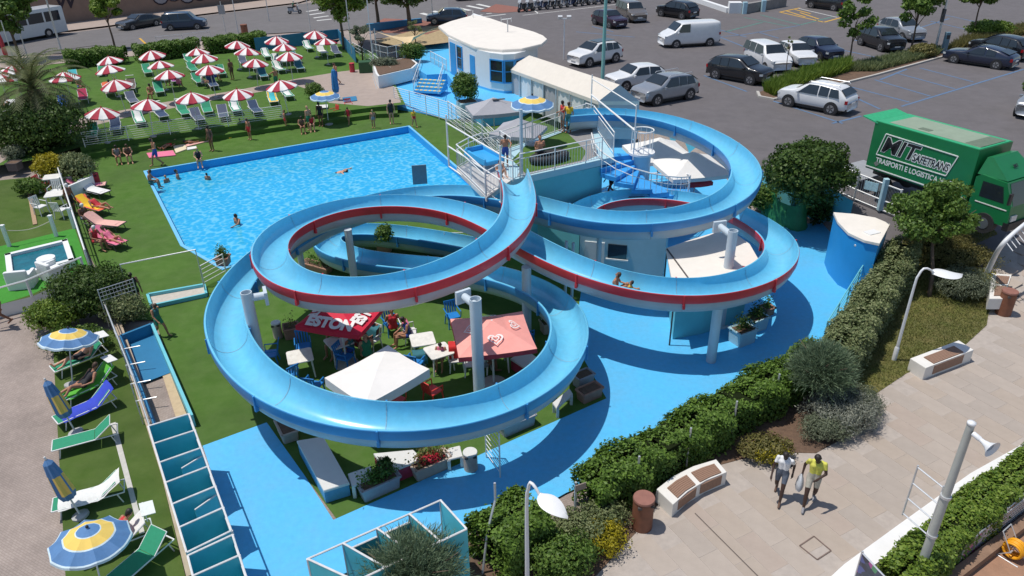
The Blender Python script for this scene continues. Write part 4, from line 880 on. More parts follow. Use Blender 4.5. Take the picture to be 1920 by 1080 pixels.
# marquee
F0, F1 = U(952, 128, 2.9), U(1122, 190, 2.9); R0 = U(1004, 101, 3.9); wv = Vector((R0.x - F0.x, R0.y - F0.y, 0)); wv = wv * .62; ex = (F1 - F0).normalized()
mq = thing('marquee', 'long cream canvas marquee between the white building and the slide tower', 'tent', ((F0.x + F1.x) / 2, (F0.y + F1.y) / 2, .55)); MO = Vector(mq.location)
A, B_ = F0 - MO, F1 - MO; C_, D_ = A + wv * 2, B_ + wv * 2; r0, r1 = A + wv + Vector((0, 0, 1.0)) + ex * .6, B_ + wv + Vector((0, 0, 1.0))
b = MB(); b.add([A, B_, r1, r0, C_, D_], [(0, 1, 2, 3), (5, 4, 3, 2), (4, 0, 3)]); dn = Vector((0, 0, -.22))
for p, q in ((A, B_), (B_, D_), (D_, C_), (C_, A)): b.add([p, q, q + dn, p + dn], [(0, 1, 2, 3)])
b.build('roof', tentm, mq)
b = MB(); b.add([B_, D_, r1], [(0, 1, 2)]); z0 = Vector((0, 0, -2.35)); b.add([B_ + dn, D_ + dn, D_ + z0, B_ + z0], [(0, 1, 2, 3)]); b.build('gable_wall', mat('grey_canvas', (.42, .42, .44), .8, .05, 3), mq)
n = 7
for k in range(n):
    p, q = A.lerp(B_, k / n), A.lerp(B_, (k + 1) / n); b = MB(); P = []
    for j in range(9): P.append(p.lerp(q, j / 8) + wv.normalized() * (.12 + .05 * math.sin(j * 2.3)))
    V = [x + dn * 1.02 for x in P] + [x + z0 for x in P]; b.add(V, [(j, j + 1, 10 + j, 9 + j) for j in range(8)]); b.build('side_curtain', White() if k % 3 else mat('grey_canvas', (.42, .42, .44)), mq, smooth=True)
for k in range(n + 1): b = MB(); p = A.lerp(B_, k / n); b.box(p + Vector((0, 0, -1.25)) + wv.normalized() * .04, (.09, .09, 2.2), heading(A, B_)); b.build('pole', Steel(), mq)
# white planter beside the steps
pl = thing('planter', 'long white masonry planter between the beige path and the steps', 'planter', U(740, 150, LZ)); o = Vector(pl.location)
P = [U(x, y, LZ) - o for x, y in [(707, 161), (711, 166), (775, 150), (785, 140), (770, 128), (700, 140)]]; b = MB(); b.prism([(p.x, p.y) for p in P], 0, .95); b.build('wall', wallw, pl)
b = MB(); b.prism([(p.x * .9, p.y * .9) for p in P], .953, 1.0); b.build('earth', soil, pl)
pt = thing('planter', 'pale planter tub holding the round clipped bush by the blue stairs', 'planter', U(877, 216, .3)); b = MB(); b.rbox((0, 0, .5), (1.35, 1.1, 1.0), .15, .4); b.build('tub', mat('pale_blue_wall', (0.40, 0.60, 0.68)), pl.copy() if False else pt); b = MB(); b.rbox((0, 0, 1.01), (1.15, .9, .04), .1, .4); b.build('earth', soil, pt)
# shade sail
sp = [U(702, 58, 3.2), U(822, 50, 3.2), U(755, 78, 2.4), U(765, 55, 3.0)]; t = thing('shade_sail', 'cream triangular shade sail stretched in front of the white building', 'sail', (sp[0].x, sp[0].y, 0)); o = Vector((sp[0].x, sp[0].y, 0))
b = MB(); nn_ = 8; V = []
for i in range(nn_ + 1):
    for j in range(nn_ + 1):
        u_, v_ = i / nn_, j / nn_; p = (sp[0] * (1 - u_) + sp[1] * u_) * (1 - v_) + (sp[2] * (1 - .3 * u_) + sp[1] * .3 * u_) * v_; p = p - o + Vector((0, 0, -.7 * math.sin(math.pi * u_) * (1 - .4 * v_))); V.append(p)
b.add(V, [(i * 9 + j, i * 9 + j + 1, (i + 1) * 9 + j + 1, (i + 1) * 9 + j) for i in range(nn_) for j in range(nn_)]); b.build('cloth', mat('sail_cream', (.68, .52, .3), .8, .05, 3), t, smooth=True)
b = MB(); b.tube([(0, 0, .6), (0, 0, 3.4)], .05, 6); b.build('post', Steel(), t); b = MB(); q = sp[2] - o; b.tube([(q.x, q.y, .6), q], .04, 6); b.build('post', Steel(), t)
# generic wire / bar fence runs
def fence_run(name, label, pts, z, h, rails, postgap=1.8, m=None, r=.02, bars=0, cat='fence', zs=None):
    P = [U(x, y, z) for x, y in pts]; t = thing(name, label, cat, P[0]); o = P[0]; m = m or White(); up_ = Vector((0, 0, 1))
    for i in range(len(P) - 1):
        a, c = P[i] - o, P[i + 1] - o; n = max(1, round((c - a).length / postgap))
        for k in range(n + (1 if i == len(P) - 2 else 0)):
            q = a.lerp(c, k / n); b = MB(); b.tube([q, q + up_ * h], r * 1.5, 6); b.build('post', m, t)
    for j in range(rails):
        b = MB(); b.tube([p - o + up_ * (h * (j + 1) / rails - (.0 if j < rails - 1 else .02)) for p in P], r * (1.2 if j == rails - 1 else .7), 5); b.build('rail', m, t)
    if bars:
        b = MB()
        for i in range(len(P) - 1):
            a, c = P[i] - o, P[i + 1] - o; n = int((c - a).length / bars)
            for k in range(1, n): q = a.lerp(c, k / n); b.tube([q + up_ * .08, q + up_ * (h - .05)], .009, 4, cap=False)
        b.build('uprights', m, t)['kind'] = 'stuff'
    return t
fence_run('rail_fence', 'white rail fence on top of the turf steps behind the pool', [(160, 276), (320, 252), (531, 223)], LZ, .95, 7, 3.0)
fence_run('rail_fence', 'white rail fence beside the blue landing and the pool corner', [(741, 199), (800, 216), (848, 232), (905, 265), (940, 300)], .0, 1.45, 9, 1.7)
fence_run('mesh_fence', 'tall white mesh fence from the pool corner to the slide tower', [(842, 232), (905, 282), (950, 330)], 0, 1.6, 6, 1.5, bars=.22)
fence_run('white_railing', 'white railing beside the beige path below the dense tree', [(655, 95), (695, 118), (735, 150)], LZ, 1.0, 3, 1.6, bars=.3)
fence_run('white_railing', 'white barred railing on the podium beside the blue door', [(808, 118), (838, 135)], PZ, 1.0, 2, .9, bars=.13)
fence_run('white_railing', 'white handrail at the left of the striped steps', [(776, 172), (790, 130)], .75, .9, 2, 1.2)
fence_run('white_railing', 'white handrail at the right of the striped steps', [(822, 176), (832, 140)], .75, .9, 2, 1.2)
fence_run('white_railing', 'white barred railing under the shade sail', [(700, 105), (728, 112), (760, 105)], 1.0, 1.1, 2, 1.0, bars=.13)
fence_run('terrace_railing', 'white rail dividing the hot tub terrace from the pool lawn', [(112, 326), (170, 505)], JZ, .95, 2, 3.0, r=.03)
fence_run('terrace_railing', 'white rail along the front edge of the hot tub terrace', [(-30, 582), (60, 556), (160, 512)], JZ, .75, 1, 2.2, r=.035)
stl = Steel()
fence_run('steel_barrier', 'steel crowd barrier panels along the street pavement', [(296, 90), (345, 85), (397, 78)], .75, 1.1, 7, 2.0, m=stl)
fence_run('steel_barrier', 'steel railing along the street pavement at the far left', [(90, 118), (135, 112), (185, 105)], .65, 1.0, 5, 2.0, m=mat('dark_frame', (.08, .07, .07), .6))
bf = thing('blue_fence', 'blue panel fence closing the far corner of the parasol lawn', 'fence', U(500, 92, LZ)); o = Vector(bf.location)
L3 = [U(x, y, LZ) - o for x, y in [(480, 96), (530, 90), (580, 84), (636, 78), (650, 96), (668, 118)]]
for i in range(len(L3) - 1):
    a, c = L3[i], L3[i + 1]; n = max(1, round((c - a).length / 2))
    for k in range(n): p, q = a.lerp(c, k / n), a.lerp(c, (k + 1) / n); m_ = (p + q) / 2; b = MB(); b.box((m_.x, m_.y, .62), ((q - p).length - .04, .05, 1.2), heading(p, q)); b.build('panel', mat('fence_blue', (.03, .19, .36), .5, .1, 3), bf)
# graffiti wall across the street
gw0, gw1 = G(100, 48), G(540, -6); gw = thing('street_wall', 'tan concrete wall with graffiti across the street', 'wall', gw0); d = gw1 - gw0; hd = heading(gw0, gw1); b = MB()
gw.location = (gw0.x, gw0.y, gw0.z); b.box((d.x / 2, d.y / 2, 2.0), (d.length * 1.15, .3, 4.2), hd); b.build('wall', mat('tan_wall', (.25, .17, .13), .9, .12, 1, .2, dirt=.3), gw)
nn = Vector((d.y, -d.x, 0)).normalized(); Mx = Matrix.Translation(d * .06 + nn * .17 + Vector((0, 0, 2.4))) @ Matrix.Rotation(hd, 4, 'Z') @ Matrix.Rotation(R_(90), 4, 'X')
label_text('W', 2.2, mat('graffiti_black', (.03, .02, .03), .8), gw, Mx, 'graffiti', bold=.05, shear=.2)
b = MB(); gm = mat('graffiti_grey', (.30, .29, .31), .8, .1, 2)
for k in range(7):
    c = d * (.42 + .055 * k) + nn * .165 + Vector((0, 0, 1.9 + .25 * math.sin(k * 2))); P = [c + d.normalized() * (1.0 * math.cos(a)) + Vector((0, 0, .95 * math.sin(a))) for a in np.linspace(0, 6.2, 14)]
    bb = MB(); bb.tube(P + [P[0]], .09, 4); bb.build('graffiti_outline', mat('graffiti_black', (.03, .02, .03)), gw)
    bb = MB(); bb.add([c + nn * .0 + d.normalized() * (.95 * math.cos(a)) + Vector((0, 0, .9 * math.sin(a))) for a in np.linspace(0, 6.0, 13)], [tuple(range(13))]); bb.build('graffiti_fill', gm, gw)
# wall block and white bollards at the top of the car park
w0, w1 = G(1300, -8), G(1470, -20)
t = thing('low_wall', 'white low wall along the top edge of the car park', 'wall', G(1330, 5)); o = Vector(t.location)
for k, (x0, y0, x1, y1, h) in enumerate([(1285, -3, 1365, 24, .5), (1365, 24, 1388, 24, 1.1), (1392, 26, 1470, 12, 1.0)]):
    p, q = G(x0, y0) - o, G(x1, y1) - o; c = (p + q) / 2; b = MB(); b.box((c.x, c.y, h / 2), ((q - p).length, .5 if k != 1 else 1.2, h), heading(p, q)); b.build('wall_block', wallw if k < 2 else mat('grey_stone', (.25, .24, .23), .9, .2, 3, .3), t)
for x, y in ((1395, 26), (1430, 22)):
    o_ = thing('bollard_post', 'blue-white stub post at the low wall, %s one' % ('left' if x < 1400 else 'right'), 'post', G(x, y)); b = MB(); b.rbox((0, 0, .6), (.45, .45, 1.2), .06); b.build('post', mat('pale_blue_wall', (.4, .6, .68)), o_)
b = MB(); p, q = G(690, 62), G(790, 43); c = (p + q) / 2; b.box((c.x, c.y, c.z + .35), ((q - p).length, .4, .7), heading(p, q)); tag(b.build('low_wall', mat('fence_blue', (.03, .19, .36)), None), 'low blue wall edging the forecourt under the dark trees', 'wall')
# ---- half-round blue storage hut
hut = thing('storage_hut', 'blue half-round hut with a flat cream roof at the end of the blue deck', 'hut', U(1600, 500)); o = Vector(hut.location); hz_ = 2.25
top = [(1562, 402), (1570, 420), (1590, 441), (1620, 455), (1648, 461), (1668, 424), (1640, 412), (1600, 405)]
P = [U(x, y, hz_) - o for x, y in top]; c0 = sum(P, Vector()) / len(P)
b = MB(); b.prism([((p.x - c0.x) * .96 + c0.x, (p.y - c0.y) * .96 + c0.y) for p in P], 0, hz_ - .003); b.build('wall', mat('hut_blue', (.02, .30, .68), .45, .05, 1.5, dirt=.12), hut, smooth=True, auto=50)
b = MB(); b.prism([(p.x, p.y) for p in P], hz_, hz_ + .1); r_ = b.build('roof', cream, hut)
q = U(1635, 436, hz_ + .1) - o; b = MB(); b.box((q.x, q.y, q.z + .01), (.55, .35, .04), .4); b.build('hatch', White(), r_)
q = U(1605, 460, 1.95) - o; b = MB(); b.ball((q.x, q.y, 1.95), .08); b.build('lamp', Steel(), hut)
# ---- fence beside the hedge, deck side
fence_run('mesh_fence', 'turquoise mesh fence between the blue deck and the grey-green hedge', [(1650, 480), (1600, 560), (1540, 660)], 0, 1.3, 6, 1.6, m=mat('turquoise_wall', (.14, .52, .6)))
for k, (x, y) in enumerate([(1077, 985), (1192, 935), (1286, 880), (1370, 828), (1448, 775)]):
    t = thing('fence_post', 'thin grey fence post in front of the long hedge, number %s from the bin side' % ['one', 'two', 'three', 'four', 'five'][k], 'post', U(x, y)); b = MB(); b.tube([(0, 0, 0), (0, 0, 1.5)], .03, 6); b.build('post', Steel(), t)
    t['label'] = ['leftmost thin grey post before the long hedge, carrying a small plate', 'thin grey post at the hedge beside the brown bin', 'thin grey post at the hedge behind the near bench', 'thin grey post at the hedge right of the near bench', 'rightmost thin grey post along the long hedge'][k]
    if k == 0: b = MB(); b.box((.12, -.02, 1.35), (.3, .02, .2), .4); b.build('plate', mat('rusty_plate', (.3, .24, .2), .7), t)
t = thing('steel_pipe', 'bent grey pipe leaning over the short hedge', 'pipe', U(905, 1075)); b = MB(); b.tube([(0, 0, 0), (.15, .2, 1.2), (.35, .5, 1.9), (.35, .55, 2.4)], .03, 6); b.build('pipe', Steel(), t)
# green tarpaulin and rubble by the gate
t = thing('tarpaulin', 'crumpled green tarpaulin hung behind the right loop', 'tarpaulin', U(1470, 420)); o = Vector(t.location); rg = np.random.default_rng(4)
P = [U(1425, 412) - o, U(1450, 422) - o, U(1485, 432) - o, U(1515, 428) - o]; Q = smoothpath(P, .25); b = MB(); V = []
for i, p in enumerate(Q):
    for j in range(6): V.append((p.x + .1 * math.sin(i * 1.7 + j), p.y + .2 * math.cos(i * 1.3) + .05 * j, j * (.26 + .05 * math.sin(i * .9))))
b.add(V, [(i * 6 + j, i * 6 + j + 1, (i + 1) * 6 + j + 1, (i + 1) * 6 + j) for i in range(len(Q) - 1) for j in range(5)]); b.build('sheet', mat('tarp_green', (.03, .2, .07), .5, .3, 2), t, smooth=True)
shrub(1530, 420, (.9, .6, .9), 'dark', 'dark shrub between the green tarpaulin and the blue deck', 2600, 18, .06, z=0)
# gate at the car park
t = thing('gate', 'white steel gate with mesh panels between hut and car park', 'gate', G(1625, 385)); o = Vector(t.location); P = [G(x, y) - o for x, y in [(1572, 365), (1600, 378), (1648, 398), (1678, 410)]]
for i in range(3):
    p, q = P[i], P[i + 1]; b = MB(); u_ = Vector((0, 0, 1))
    for z in (.15, .6, 1.35): b.tube([p + u_ * z, q + u_ * z], .035, 6)
    b.tube([p, p + u_ * 1.4], .05, 6); b.tube([q, q + u_ * 1.4], .05, 6)
    fr_ = b.build('leaf_frame', White(), t); b = MB()
    for k in range(1, 12): b.tube([p.lerp(q, k / 12) + u_ * .15, p.lerp(q, k / 12) + u_ * 1.35], .008, 4, cap=False)
    b.build('mesh_bars', Steel(), fr_)['kind'] = 'stuff'
q = P[2]; b = MB(); b.rbox((q.x, q.y, .75), (.22, .22, 1.5), .03); b.build('gate_post', mat('pale_blue_wall', (.4, .6, .68)), t)
q = (P[1] + P[2]) / 2; b = MB(); b.box((q.x, q.y - .05, 1.0), (.6, .02, .4), heading(P[1], P[2])); b.build('notice', mat('notice_blue', (.45, .66, .72), .5, .3, 8), t)
# ================================================================== PARASOLS
redc = mat('parasol_crimson', (.36, .02, .045), .8, .08, 6); whc = mat('parasol_white', (.76, .74, .72), .8, .04, 6); polem = mat('white_pole', (.7, .7, .7), .4)
yelc = mat('parasol_yellow', (.78, .55, .13), .8, .05, 6); bluc = mat('parasol_blue', (.09, .21, .42), .8, .08, 6); fringe = mat('parasol_pale_edge', (.55, .68, .75), .8)
def canopy(R, h, gores, rings, sag=.06, drop=.1, tilt=None):
    """cloth over radial ribs: rings = list of (radius fraction, material index up to that radius)"""
    b = MB(); per = 4; n = gores * per; rows = len(rings) + 1; V = []
    fr_ = [0.02] + [r for r, _ in rings]
    for i, f in enumerate(fr_):
        for k in range(n):
            a = 2 * math.pi * k / n; u_ = (k % per) / per; s_ = math.sin(math.pi * u_); rr = R * f * (1 - .055 * s_ * f); z = h * (1 - f ** 1.35) - sag * s_ * f ** 2
            V.append((rr * math.cos(a), rr * math.sin(a), z))
    F = []; MI = []
    for i in range(len(fr_) - 1):
        for k in range(n):
            j = (k + 1) % n; F.append((i * n + k, (i + 1) * n + k, (i + 1) * n + j, i * n + j)); mi = rings[i][1]; MI.append(mi(k // per) if callable(mi) else mi)
    m0 = len(fr_) - 1
    for k in range(n):                                                # valance
        V.append((V[m0 * n + k][0] * 1.005, V[m0 * n + k][1] * 1.005, V[m0 * n + k][2] - drop))
    for k in range(n): j = (k + 1) % n; F.append((m0 * n + k, (m0 + 1) * n + k, (m0 + 1) * n + j, m0 * n + j)); MI.append(MI[-n])
    b.v = V; b.f = F; b.mi = MI; return b
def striped_proto():
    t = thing('striped_parasol', 'x', 'parasol')
    b = canopy(1.08, .46, 12, [(.08, 0), (.35, lambda g: g % 2), (.7, lambda g: g % 2), (1.0, lambda g: g % 2)], .05, .07); b.build('canopy', [redc, whc], t, loc=(0, 0, 1.95))
    b = MB(); b.tube([(0, 0, 0), (0, 0, 2.45)], .024, 6); b.build('pole', polem, t); b = MB(); b.ball((0, 0, 2.46), (.04, .04, .06)); b.build('finial', redc, t)
    b = MB(); b.lathe([(.02, 0), (.2, 0), (.2, .06), (.04, .1)], 12); b.build('base', mat('base_grey', (.4, .4, .4), .8), t)
    return t
def at_top(px, py, z, zt):                                             # ground point under a parasol whose top shows at px,py
    p = U(px, py, z + zt); return Vector((p.x, p.y, z))
SP = [(22, 120), (-4, 137), (120, 133), (207, 100), (208, 120), (220, 146), (182, 195), (270, 185), (286, 92), (299, 109), (316, 130), (358, 172), (369, 86), (383, 99), (393, 120), (445, 160), (440, 75), (459, 88), (474, 105), (531, 148), (516, 66), (531, 77), (541, 95), (588, 55), (609, 67)]
SL = ['at the far left behind the palm crown', 'cut off by the left picture edge beside the palm', 'right behind the palm crown, beside the dark hedge', 'in the far row, right beside the street tree foot', 'in front of the far-row one by the street tree', 'above the orange lounger', 'nearest the palm on the path edge', 'second from the palm along the path edge', 'in the far row, left of the steel barrier', 'below the far-row one left of the steel barrier', 'over the purple-towelled group', 'third from the palm along the path edge', 'in the far row below the steel barrier', 'just below the far-row one at the steel barrier', 'over the cluster of green chairs', 'fourth from the palm along the path edge', 'in the far row, right of the steel barrier', 'touching the far-row one right of the steel barrier', 'over the navy loungers in the middle of the lawn', 'rightmost along the path edge, above the yellow lounger', 'in the far row against the blue fence', 'just below the far-row one at the blue fence', 'over the right-hand green and navy loungers', 'farthest of all, at the blue fence corner', 'rightmost of all, near the dense yellow-green tree']
sp0 = striped_proto()
for k, ((x, y), l) in enumerate(zip(SP, SL)):
    p = at_top(x, y + 2, LZ, 2.4); lab = 'crimson and white striped parasol ' + l
    if k == 0: sp0.location = p; sp0.rotation_euler[2] = .1; sp0['label'] = lab; sp0['group'] = 'striped parasols on the lawn'
    else: o = clone(sp0, p, rnd.uniform(0, 1), lab, 'striped parasols on the lawn'); o.rotation_euler[0] = rnd.uniform(-.1, .1); o.rotation_euler[1] = rnd.uniform(-.1, .1); o.scale = (1, 1, 1) if k % 3 else (.94,) * 3
def ring_proto():
    t = thing('beach_parasol', 'x', 'parasol')
    b = canopy(1.05, .42, 10, [(.28, 0), (.31, 2), (.60, 1), (.64, 2), (.96, 0), (1.0, 2)], .07, .07); b.build('canopy', [bluc, yelc, fringe], t, loc=(0, 0, 1.95))
    b = MB(); b.tube([(0, 0, 0), (0, 0, 2.42)], .026, 6); b.build('pole', polem, t); b = MB(); b.ball((0, 0, 2.42), (.045, .045, .05)); b.build('finial', Dark(), t)
    b = MB(); b.lathe([(.02, 0), (.3, 0), (.3, .07), (.05, .12)], 14); b.build('base', mat('base_grey', (.5, .5, .5), .8), t); return t
RG = [(102, 628, 0, 0, 'blue and yellow ringed parasol over the sunbathers at the left', -.22, .1), (150, 1005, 0, 0, 'largest blue and yellow ringed parasol at the lower left corner', -.1, .06), (608, 170, LZ - .6, 0, 'blue and yellow ringed parasol beside the red stall at the path', 0, 0), (998, 180, TZ, 0, 'blue and yellow ringed parasol standing on the slide deck', 0, 0)]
g0 = ring_proto()
for k, (x, y, z, _, lab, tx, ty) in enumerate(RG):
    s_ = (.86, .84, 1, 1)[k]; p = at_top(x, y, z, 2.35 * s_); o = g0 if k == 0 else clone(g0, p, .3 * k, lab)
    o.location = p; o['label'] = lab; o['group'] = 'blue and yellow ringed parasols'; o.rotation_euler[0] = tx; o.rotation_euler[1] = ty
    o.scale = (s_,) * 3
def closed_parasol(px, py, z, label, cols, h=2.0, L_=1.3, r=.2, lean=(0, 0)):
    t = thing('closed_parasol', label, 'parasol', U(px, py, z)); b = MB(); prof = [(.03, 0), (r * .55, -.12), (r * .8, -.5), (r, -L_ * .85), (r * .75, -L_)]
    seg = 16; V = []
    for q, zz in prof:
        for k in range(seg): a = 2 * math.pi * k / seg; rr = q * (1 + .22 * (k % 2)); V.append((rr * math.cos(a), rr * math.sin(a), h + zz))
    for i in range(len(prof) - 1):
        b.add([], []); 
    b.v = V
    for i in range(len(prof) - 1):
        for k in range(seg): j = (k + 1) % seg; b.f.append((i * seg + k, (i + 1) * seg + k, (i + 1) * seg + j, i * seg + j)); b.mi.append(len(cols) - 1 if i == 2 and k % 4 < 3 else 0)
    b.build('furled_cloth', cols, t); b = MB(); b.tube([(0, 0, 0), (0, 0, h + .1)], .024, 6); b.build('pole', polem, t); b = MB(); b.lathe([(.02, 0), (.22, 0), (.22, .06), (.04, .1)], 12); b.build('base', mat('base_grey', (.5, .5, .5)), t)
    t.rotation_euler[0], t.rotation_euler[1] = lean; return t
closed_parasol(143, 812, 0, 'furled blue and yellow parasol beside the blue towelled lounger', [bluc, bluc, yelc], lean=(0, -.16)); closed_parasol(152, 968, 0, 'furled blue and yellow parasol above the big open one at lower left', [bluc, bluc, yelc], lean=(0, -.16))
closed_parasol(632, 188, LZ, 'furled plain blue parasol standing at the path junction', [mat('furled_blue', (.03, .2, .5), .7)], 2.3, 1.7, .22)
closed_parasol(18, 125, LZ, 'furled red flag-like parasol at the upper left edge', [mat('furled_red', (.5, .04, .06), .7)], 2.9, 2.0, .16)
def square_parasol(px, py, z, zt, w_, d_, h, rz, label, m, m2=None, val=.18, base=True, name='square_parasol'):
    p = at_top(px, py, z, zt + h); t = thing(name, label, 'parasol', p, rz); b = MB(); a, c = w_ / 2, d_ / 2
    def ring_(s_, z_):
        out = []
        for (x0, y0), (x1, y1) in (((-1, -1), (1, -1)), ((1, -1), (1, 1)), ((1, 1), (-1, 1)), ((-1, 1), (-1, -1))):
            for k in range(4):
                f = k / 4; u_ = math.sin(math.pi * f); out.append(((x0 + (x1 - x0) * f) * a * s_ * (1 - .015 * u_ * s_), (y0 + (y1 - y0) * f) * c * s_ * (1 - .015 * u_ * s_), z_ - .05 * u_ * s_))
        return out
    rows = [ring_(.02, zt + h), ring_(.35, zt + h * .62), ring_(.7, zt + h * .28), ring_(1, zt), ring_(1.004, zt - val)]; V = sum(rows, [])
    F = [(i * 16 + k, (i + 1) * 16 + k, (i + 1) * 16 + (k + 1) % 16, i * 16 + (k + 1) % 16) for i in range(4) for k in range(16)]
    b.v = V; b.f = F; b.mi = [1 if i // 16 == 3 and m2 else 0 for i in range(64)]; cv = b.build('canopy', [m, m2 or m], t)
    b = MB(); b.tube([(0, 0, 0), (0, 0, zt + h)], .035, 8); b.build('pole', polem, t)
    if base: b = MB(); b.lathe([(.03, 0), (.42, 0), (.42, .07), (.06, .1)], 18); b.build('base', mat('base_concrete', (.42, .40, .37), .9), t)
    return t, cv
greyc = mat('parasol_grey', (.36, .36, .39), .8, .05, 4); coral = mat('parasol_coral', (.86, .36, .31), .8, .06, 4); coral2 = mat('parasol_coral_valance', (.48, .05, .07), .8)
gpar, _ = square_parasol(925, 183, 0, 2.0, 3.2, 2.4, .7, .25, 'grey square parasol nearest the clipped bush', greyc, val=.22); gpar['group'] = 'grey square parasols'
b = MB(); b.box((.3, -.2, 2.62), (.8, .18, .04), 0); b.build('vent_strip', mat('dark_frame', (.08, .07, .07)), gpar)
gpar, _ = square_parasol(972, 222, 0, 1.9, 2.8, 2.4, .7, -.35, 'grey square parasol right in front of the slide deck', greyc, val=.2); gpar['group'] = 'grey square parasols'
wgar = mat('gazebo_white', (.76, .74, .71), .75, .04, 3, dirt=.12)
square_parasol(1238, 258, 0, 2.2, 3.0, 3.0, .75, .2, 'white square gazebo inside the upper right loop, left one', wgar)
square_parasol(1300, 285, 0, 2.2, 3.2, 3.0, .75, .2, 'white square gazebo inside the upper right loop, right one', wgar)
square_parasol(1305, 322, 0, 1.7, 1.3, 1.3, .35, .2, 'small red parasol in the shade inside the upper right loop', mat('furled_red', (.5, .04, .06)))
def square_at(name, label, corners, zt, h, m, val, m2=None, base=True):
    """parasol from the four eave corners (near-left first, anticlockwise from above)"""
    P = [U(x, y, zt) for x, y in corners]; c = sum(P, Vector()) / 4; w_ = ((P[1] - P[0]).length + (P[2] - P[3]).length) / 2; d_ = ((P[3] - P[0]).length + (P[2] - P[1]).length) / 2; hd = heading(P[0], P[1])
    t, cv = square_parasol(960, 540, 0, zt, w_, d_, h, hd, label, m, m2, val, base, name); t.location = (c.x, c.y, 0); return t, w_, d_
wpar, _, _ = square_at('white_parasol', 'large white rectangular parasol in the middle of the lower loop', [(690, 757), (808, 690), (720, 646), (608, 714)], 2.1, .12, wgar, .3)
cpar, cc_ = square_parasol(922, 600, 0, 2.0, 2.45, 2.35, .5, R_(10), 'coral square parasol with white heart emblems under the slides', coral, coral2, val=.16, name='coral_parasol')
wm = mat('emblem_white', (.8, .76, .74), .8)
def heart(b, M, s, w_):
    P = [(16 * math.sin(t_) ** 3 / 16 * s, (13 * math.cos(t_) - 5 * math.cos(2 * t_) - 2 * math.cos(3 * t_) - math.cos(4 * t_)) / 16 * s * .9) for t_ in np.linspace(0, 2 * math.pi, 40)]
    V = []
    for k, (x, y) in enumerate(P):
        l = math.hypot(x, y) or 1; V += [M @ Vector((x, y, 0)), M @ Vector((x * (1 - w_ / s), y * (1 - w_ / s), 0))]
    b.add(V, [(2 * i, 2 * i + 1, 2 * i + 3, 2 * i + 2) for i in range(39)])
for k, (rz, out) in enumerate(((0, .72), (math.pi / 2, .72), (math.pi, .72), (-math.pi / 2, .72))):
    sl_ = math.atan2(.36, .6 * 1.2); z_ = 2.0 + .5 * .42
    M = Matrix.Rotation(rz, 4, 'Z') @ Matrix.Translation((0, -out, z_ + .03)) @ Matrix.Rotation(math.atan2(.5 * .36, 1.2 * .35), 4, 'X')
    b = MB(); heart(b, M, .25, .06); b.build('emblem', wm, cpar); b = MB(); heart(b, M @ Matrix.Translation((0, .02, .002)), .13, .045); b.build('emblem', wm, cpar)
rpar, rw_, rd_ = square_at('red_parasol', 'red square parasol with large white lettering under the upper left loop', [(568, 611), (692, 630), (700, 575), (590, 562)], 1.95, .4, mat('parasol_red', (.62, .015, .05), .75, .06, 4), .16)
for k, (rz, tx) in enumerate(((0, 'ESTON'), (math.pi / 2, 'EST'), (-math.pi / 2, 'EST'), (math.pi, 'ESTON'))):
    dd = (rd_ if k in (0, 3) else rw_) / 2; M = Matrix.Rotation(rz, 4, 'Z') @ Matrix.Translation((0, -dd * .72, 1.95 + .4 * .27 + .012)) @ Matrix.Rotation(math.atan2(.4 * .36, dd * .35) * .85, 4, 'X')
    label_text(tx, .56, wm, rpar, M, bold=.035, xs=.95)

# ================================================================== LOUNGERS
frm = mat('white_lounger_frame', (.72, .72, .72), .45); FAB = {}
def fab(n, c):
    FAB[n] = mat('fabric_' + n, c, .8, .08, 10, .2, 60); return FAB[n]
for n_, c_ in (('green', (.02, .26, .14)), ('navy', (.03, .06, .13)), ('blue', (.02, .16, .6)), ('orange', (.85, .17, .07)), ('white', (.72, .72, .7)), ('crimson', (.4, .02, .08)), ('yellow', (.8, .5, .02)), ('brown', (.13, .09, .08)), ('pink', (.75, .18, .3)), ('royal', (.03, .06, .5)), ('lime', (.1, .45, .04)), ('aqua', (.05, .45, .5)), ('cream', (.7, .6, .42)), ('purple', (.25, .05, .25)), ('peach', (.75, .42, .36)), ('teal', (.03, .16, .2)), ('red', (.6, .02, .02)), ('slate', (.08, .1, .16))): fab(n_, c_)
def lounger_proto():
    t = thing('sun_lounger', 'x', 'sun lounger'); W_, zs = .31, .36; a = R_(38); x0 = -.28
    hb = Vector((x0 - .68 * math.cos(a), 0, zs + .68 * math.sin(a)))
    b = MB()
    for s_ in (-1, 1): b.tube([(1.0, s_ * W_, zs), (-.95, s_ * W_, zs)], .022, 6)
    b.tube([(1.0, -W_, zs), (1.0, W_, zs)], .022, 6); b.tube([(-.95, -W_, zs), (-.95, W_, zs)], .022, 6); b.build('frame', frm, t)
    for x in (.75, -.75):
        for s_ in (-1, 1): b = MB(); b.tube([(x, s_ * W_, zs), (x + .1 * (1 if x > 0 else -1), s_ * W_, 0)], .02, 6); b.build('leg', frm, t)
    b = MB(); b.box(((1.0 + x0) / 2, 0, zs + .012), (1.0 - x0 - .04, W_ * 2 - .03, .02)); b.build('seat', FAB['green'], t)
    b = MB()
    c = Vector((x0, 0, zs)).lerp(hb, .5); b.box((c.x, 0, c.z + .012), (.68, W_ * 2 - .03, .02), ry=a); br = b.build('backrest', FAB['green'], t)
    b = MB()
    for s_ in (-1, 1): b.tube([(x0, s_ * W_, zs), (hb.x, s_ * W_, hb.z)], .02, 6)
    b.tube([(hb.x, -W_, hb.z), (hb.x, W_, hb.z)], .02, 6); b.build('backrest_frame', frm, br)
    return t
lg0 = lounger_proto(); lg0_used = [False]
LG2 = 'sun loungers on the left turf strip'
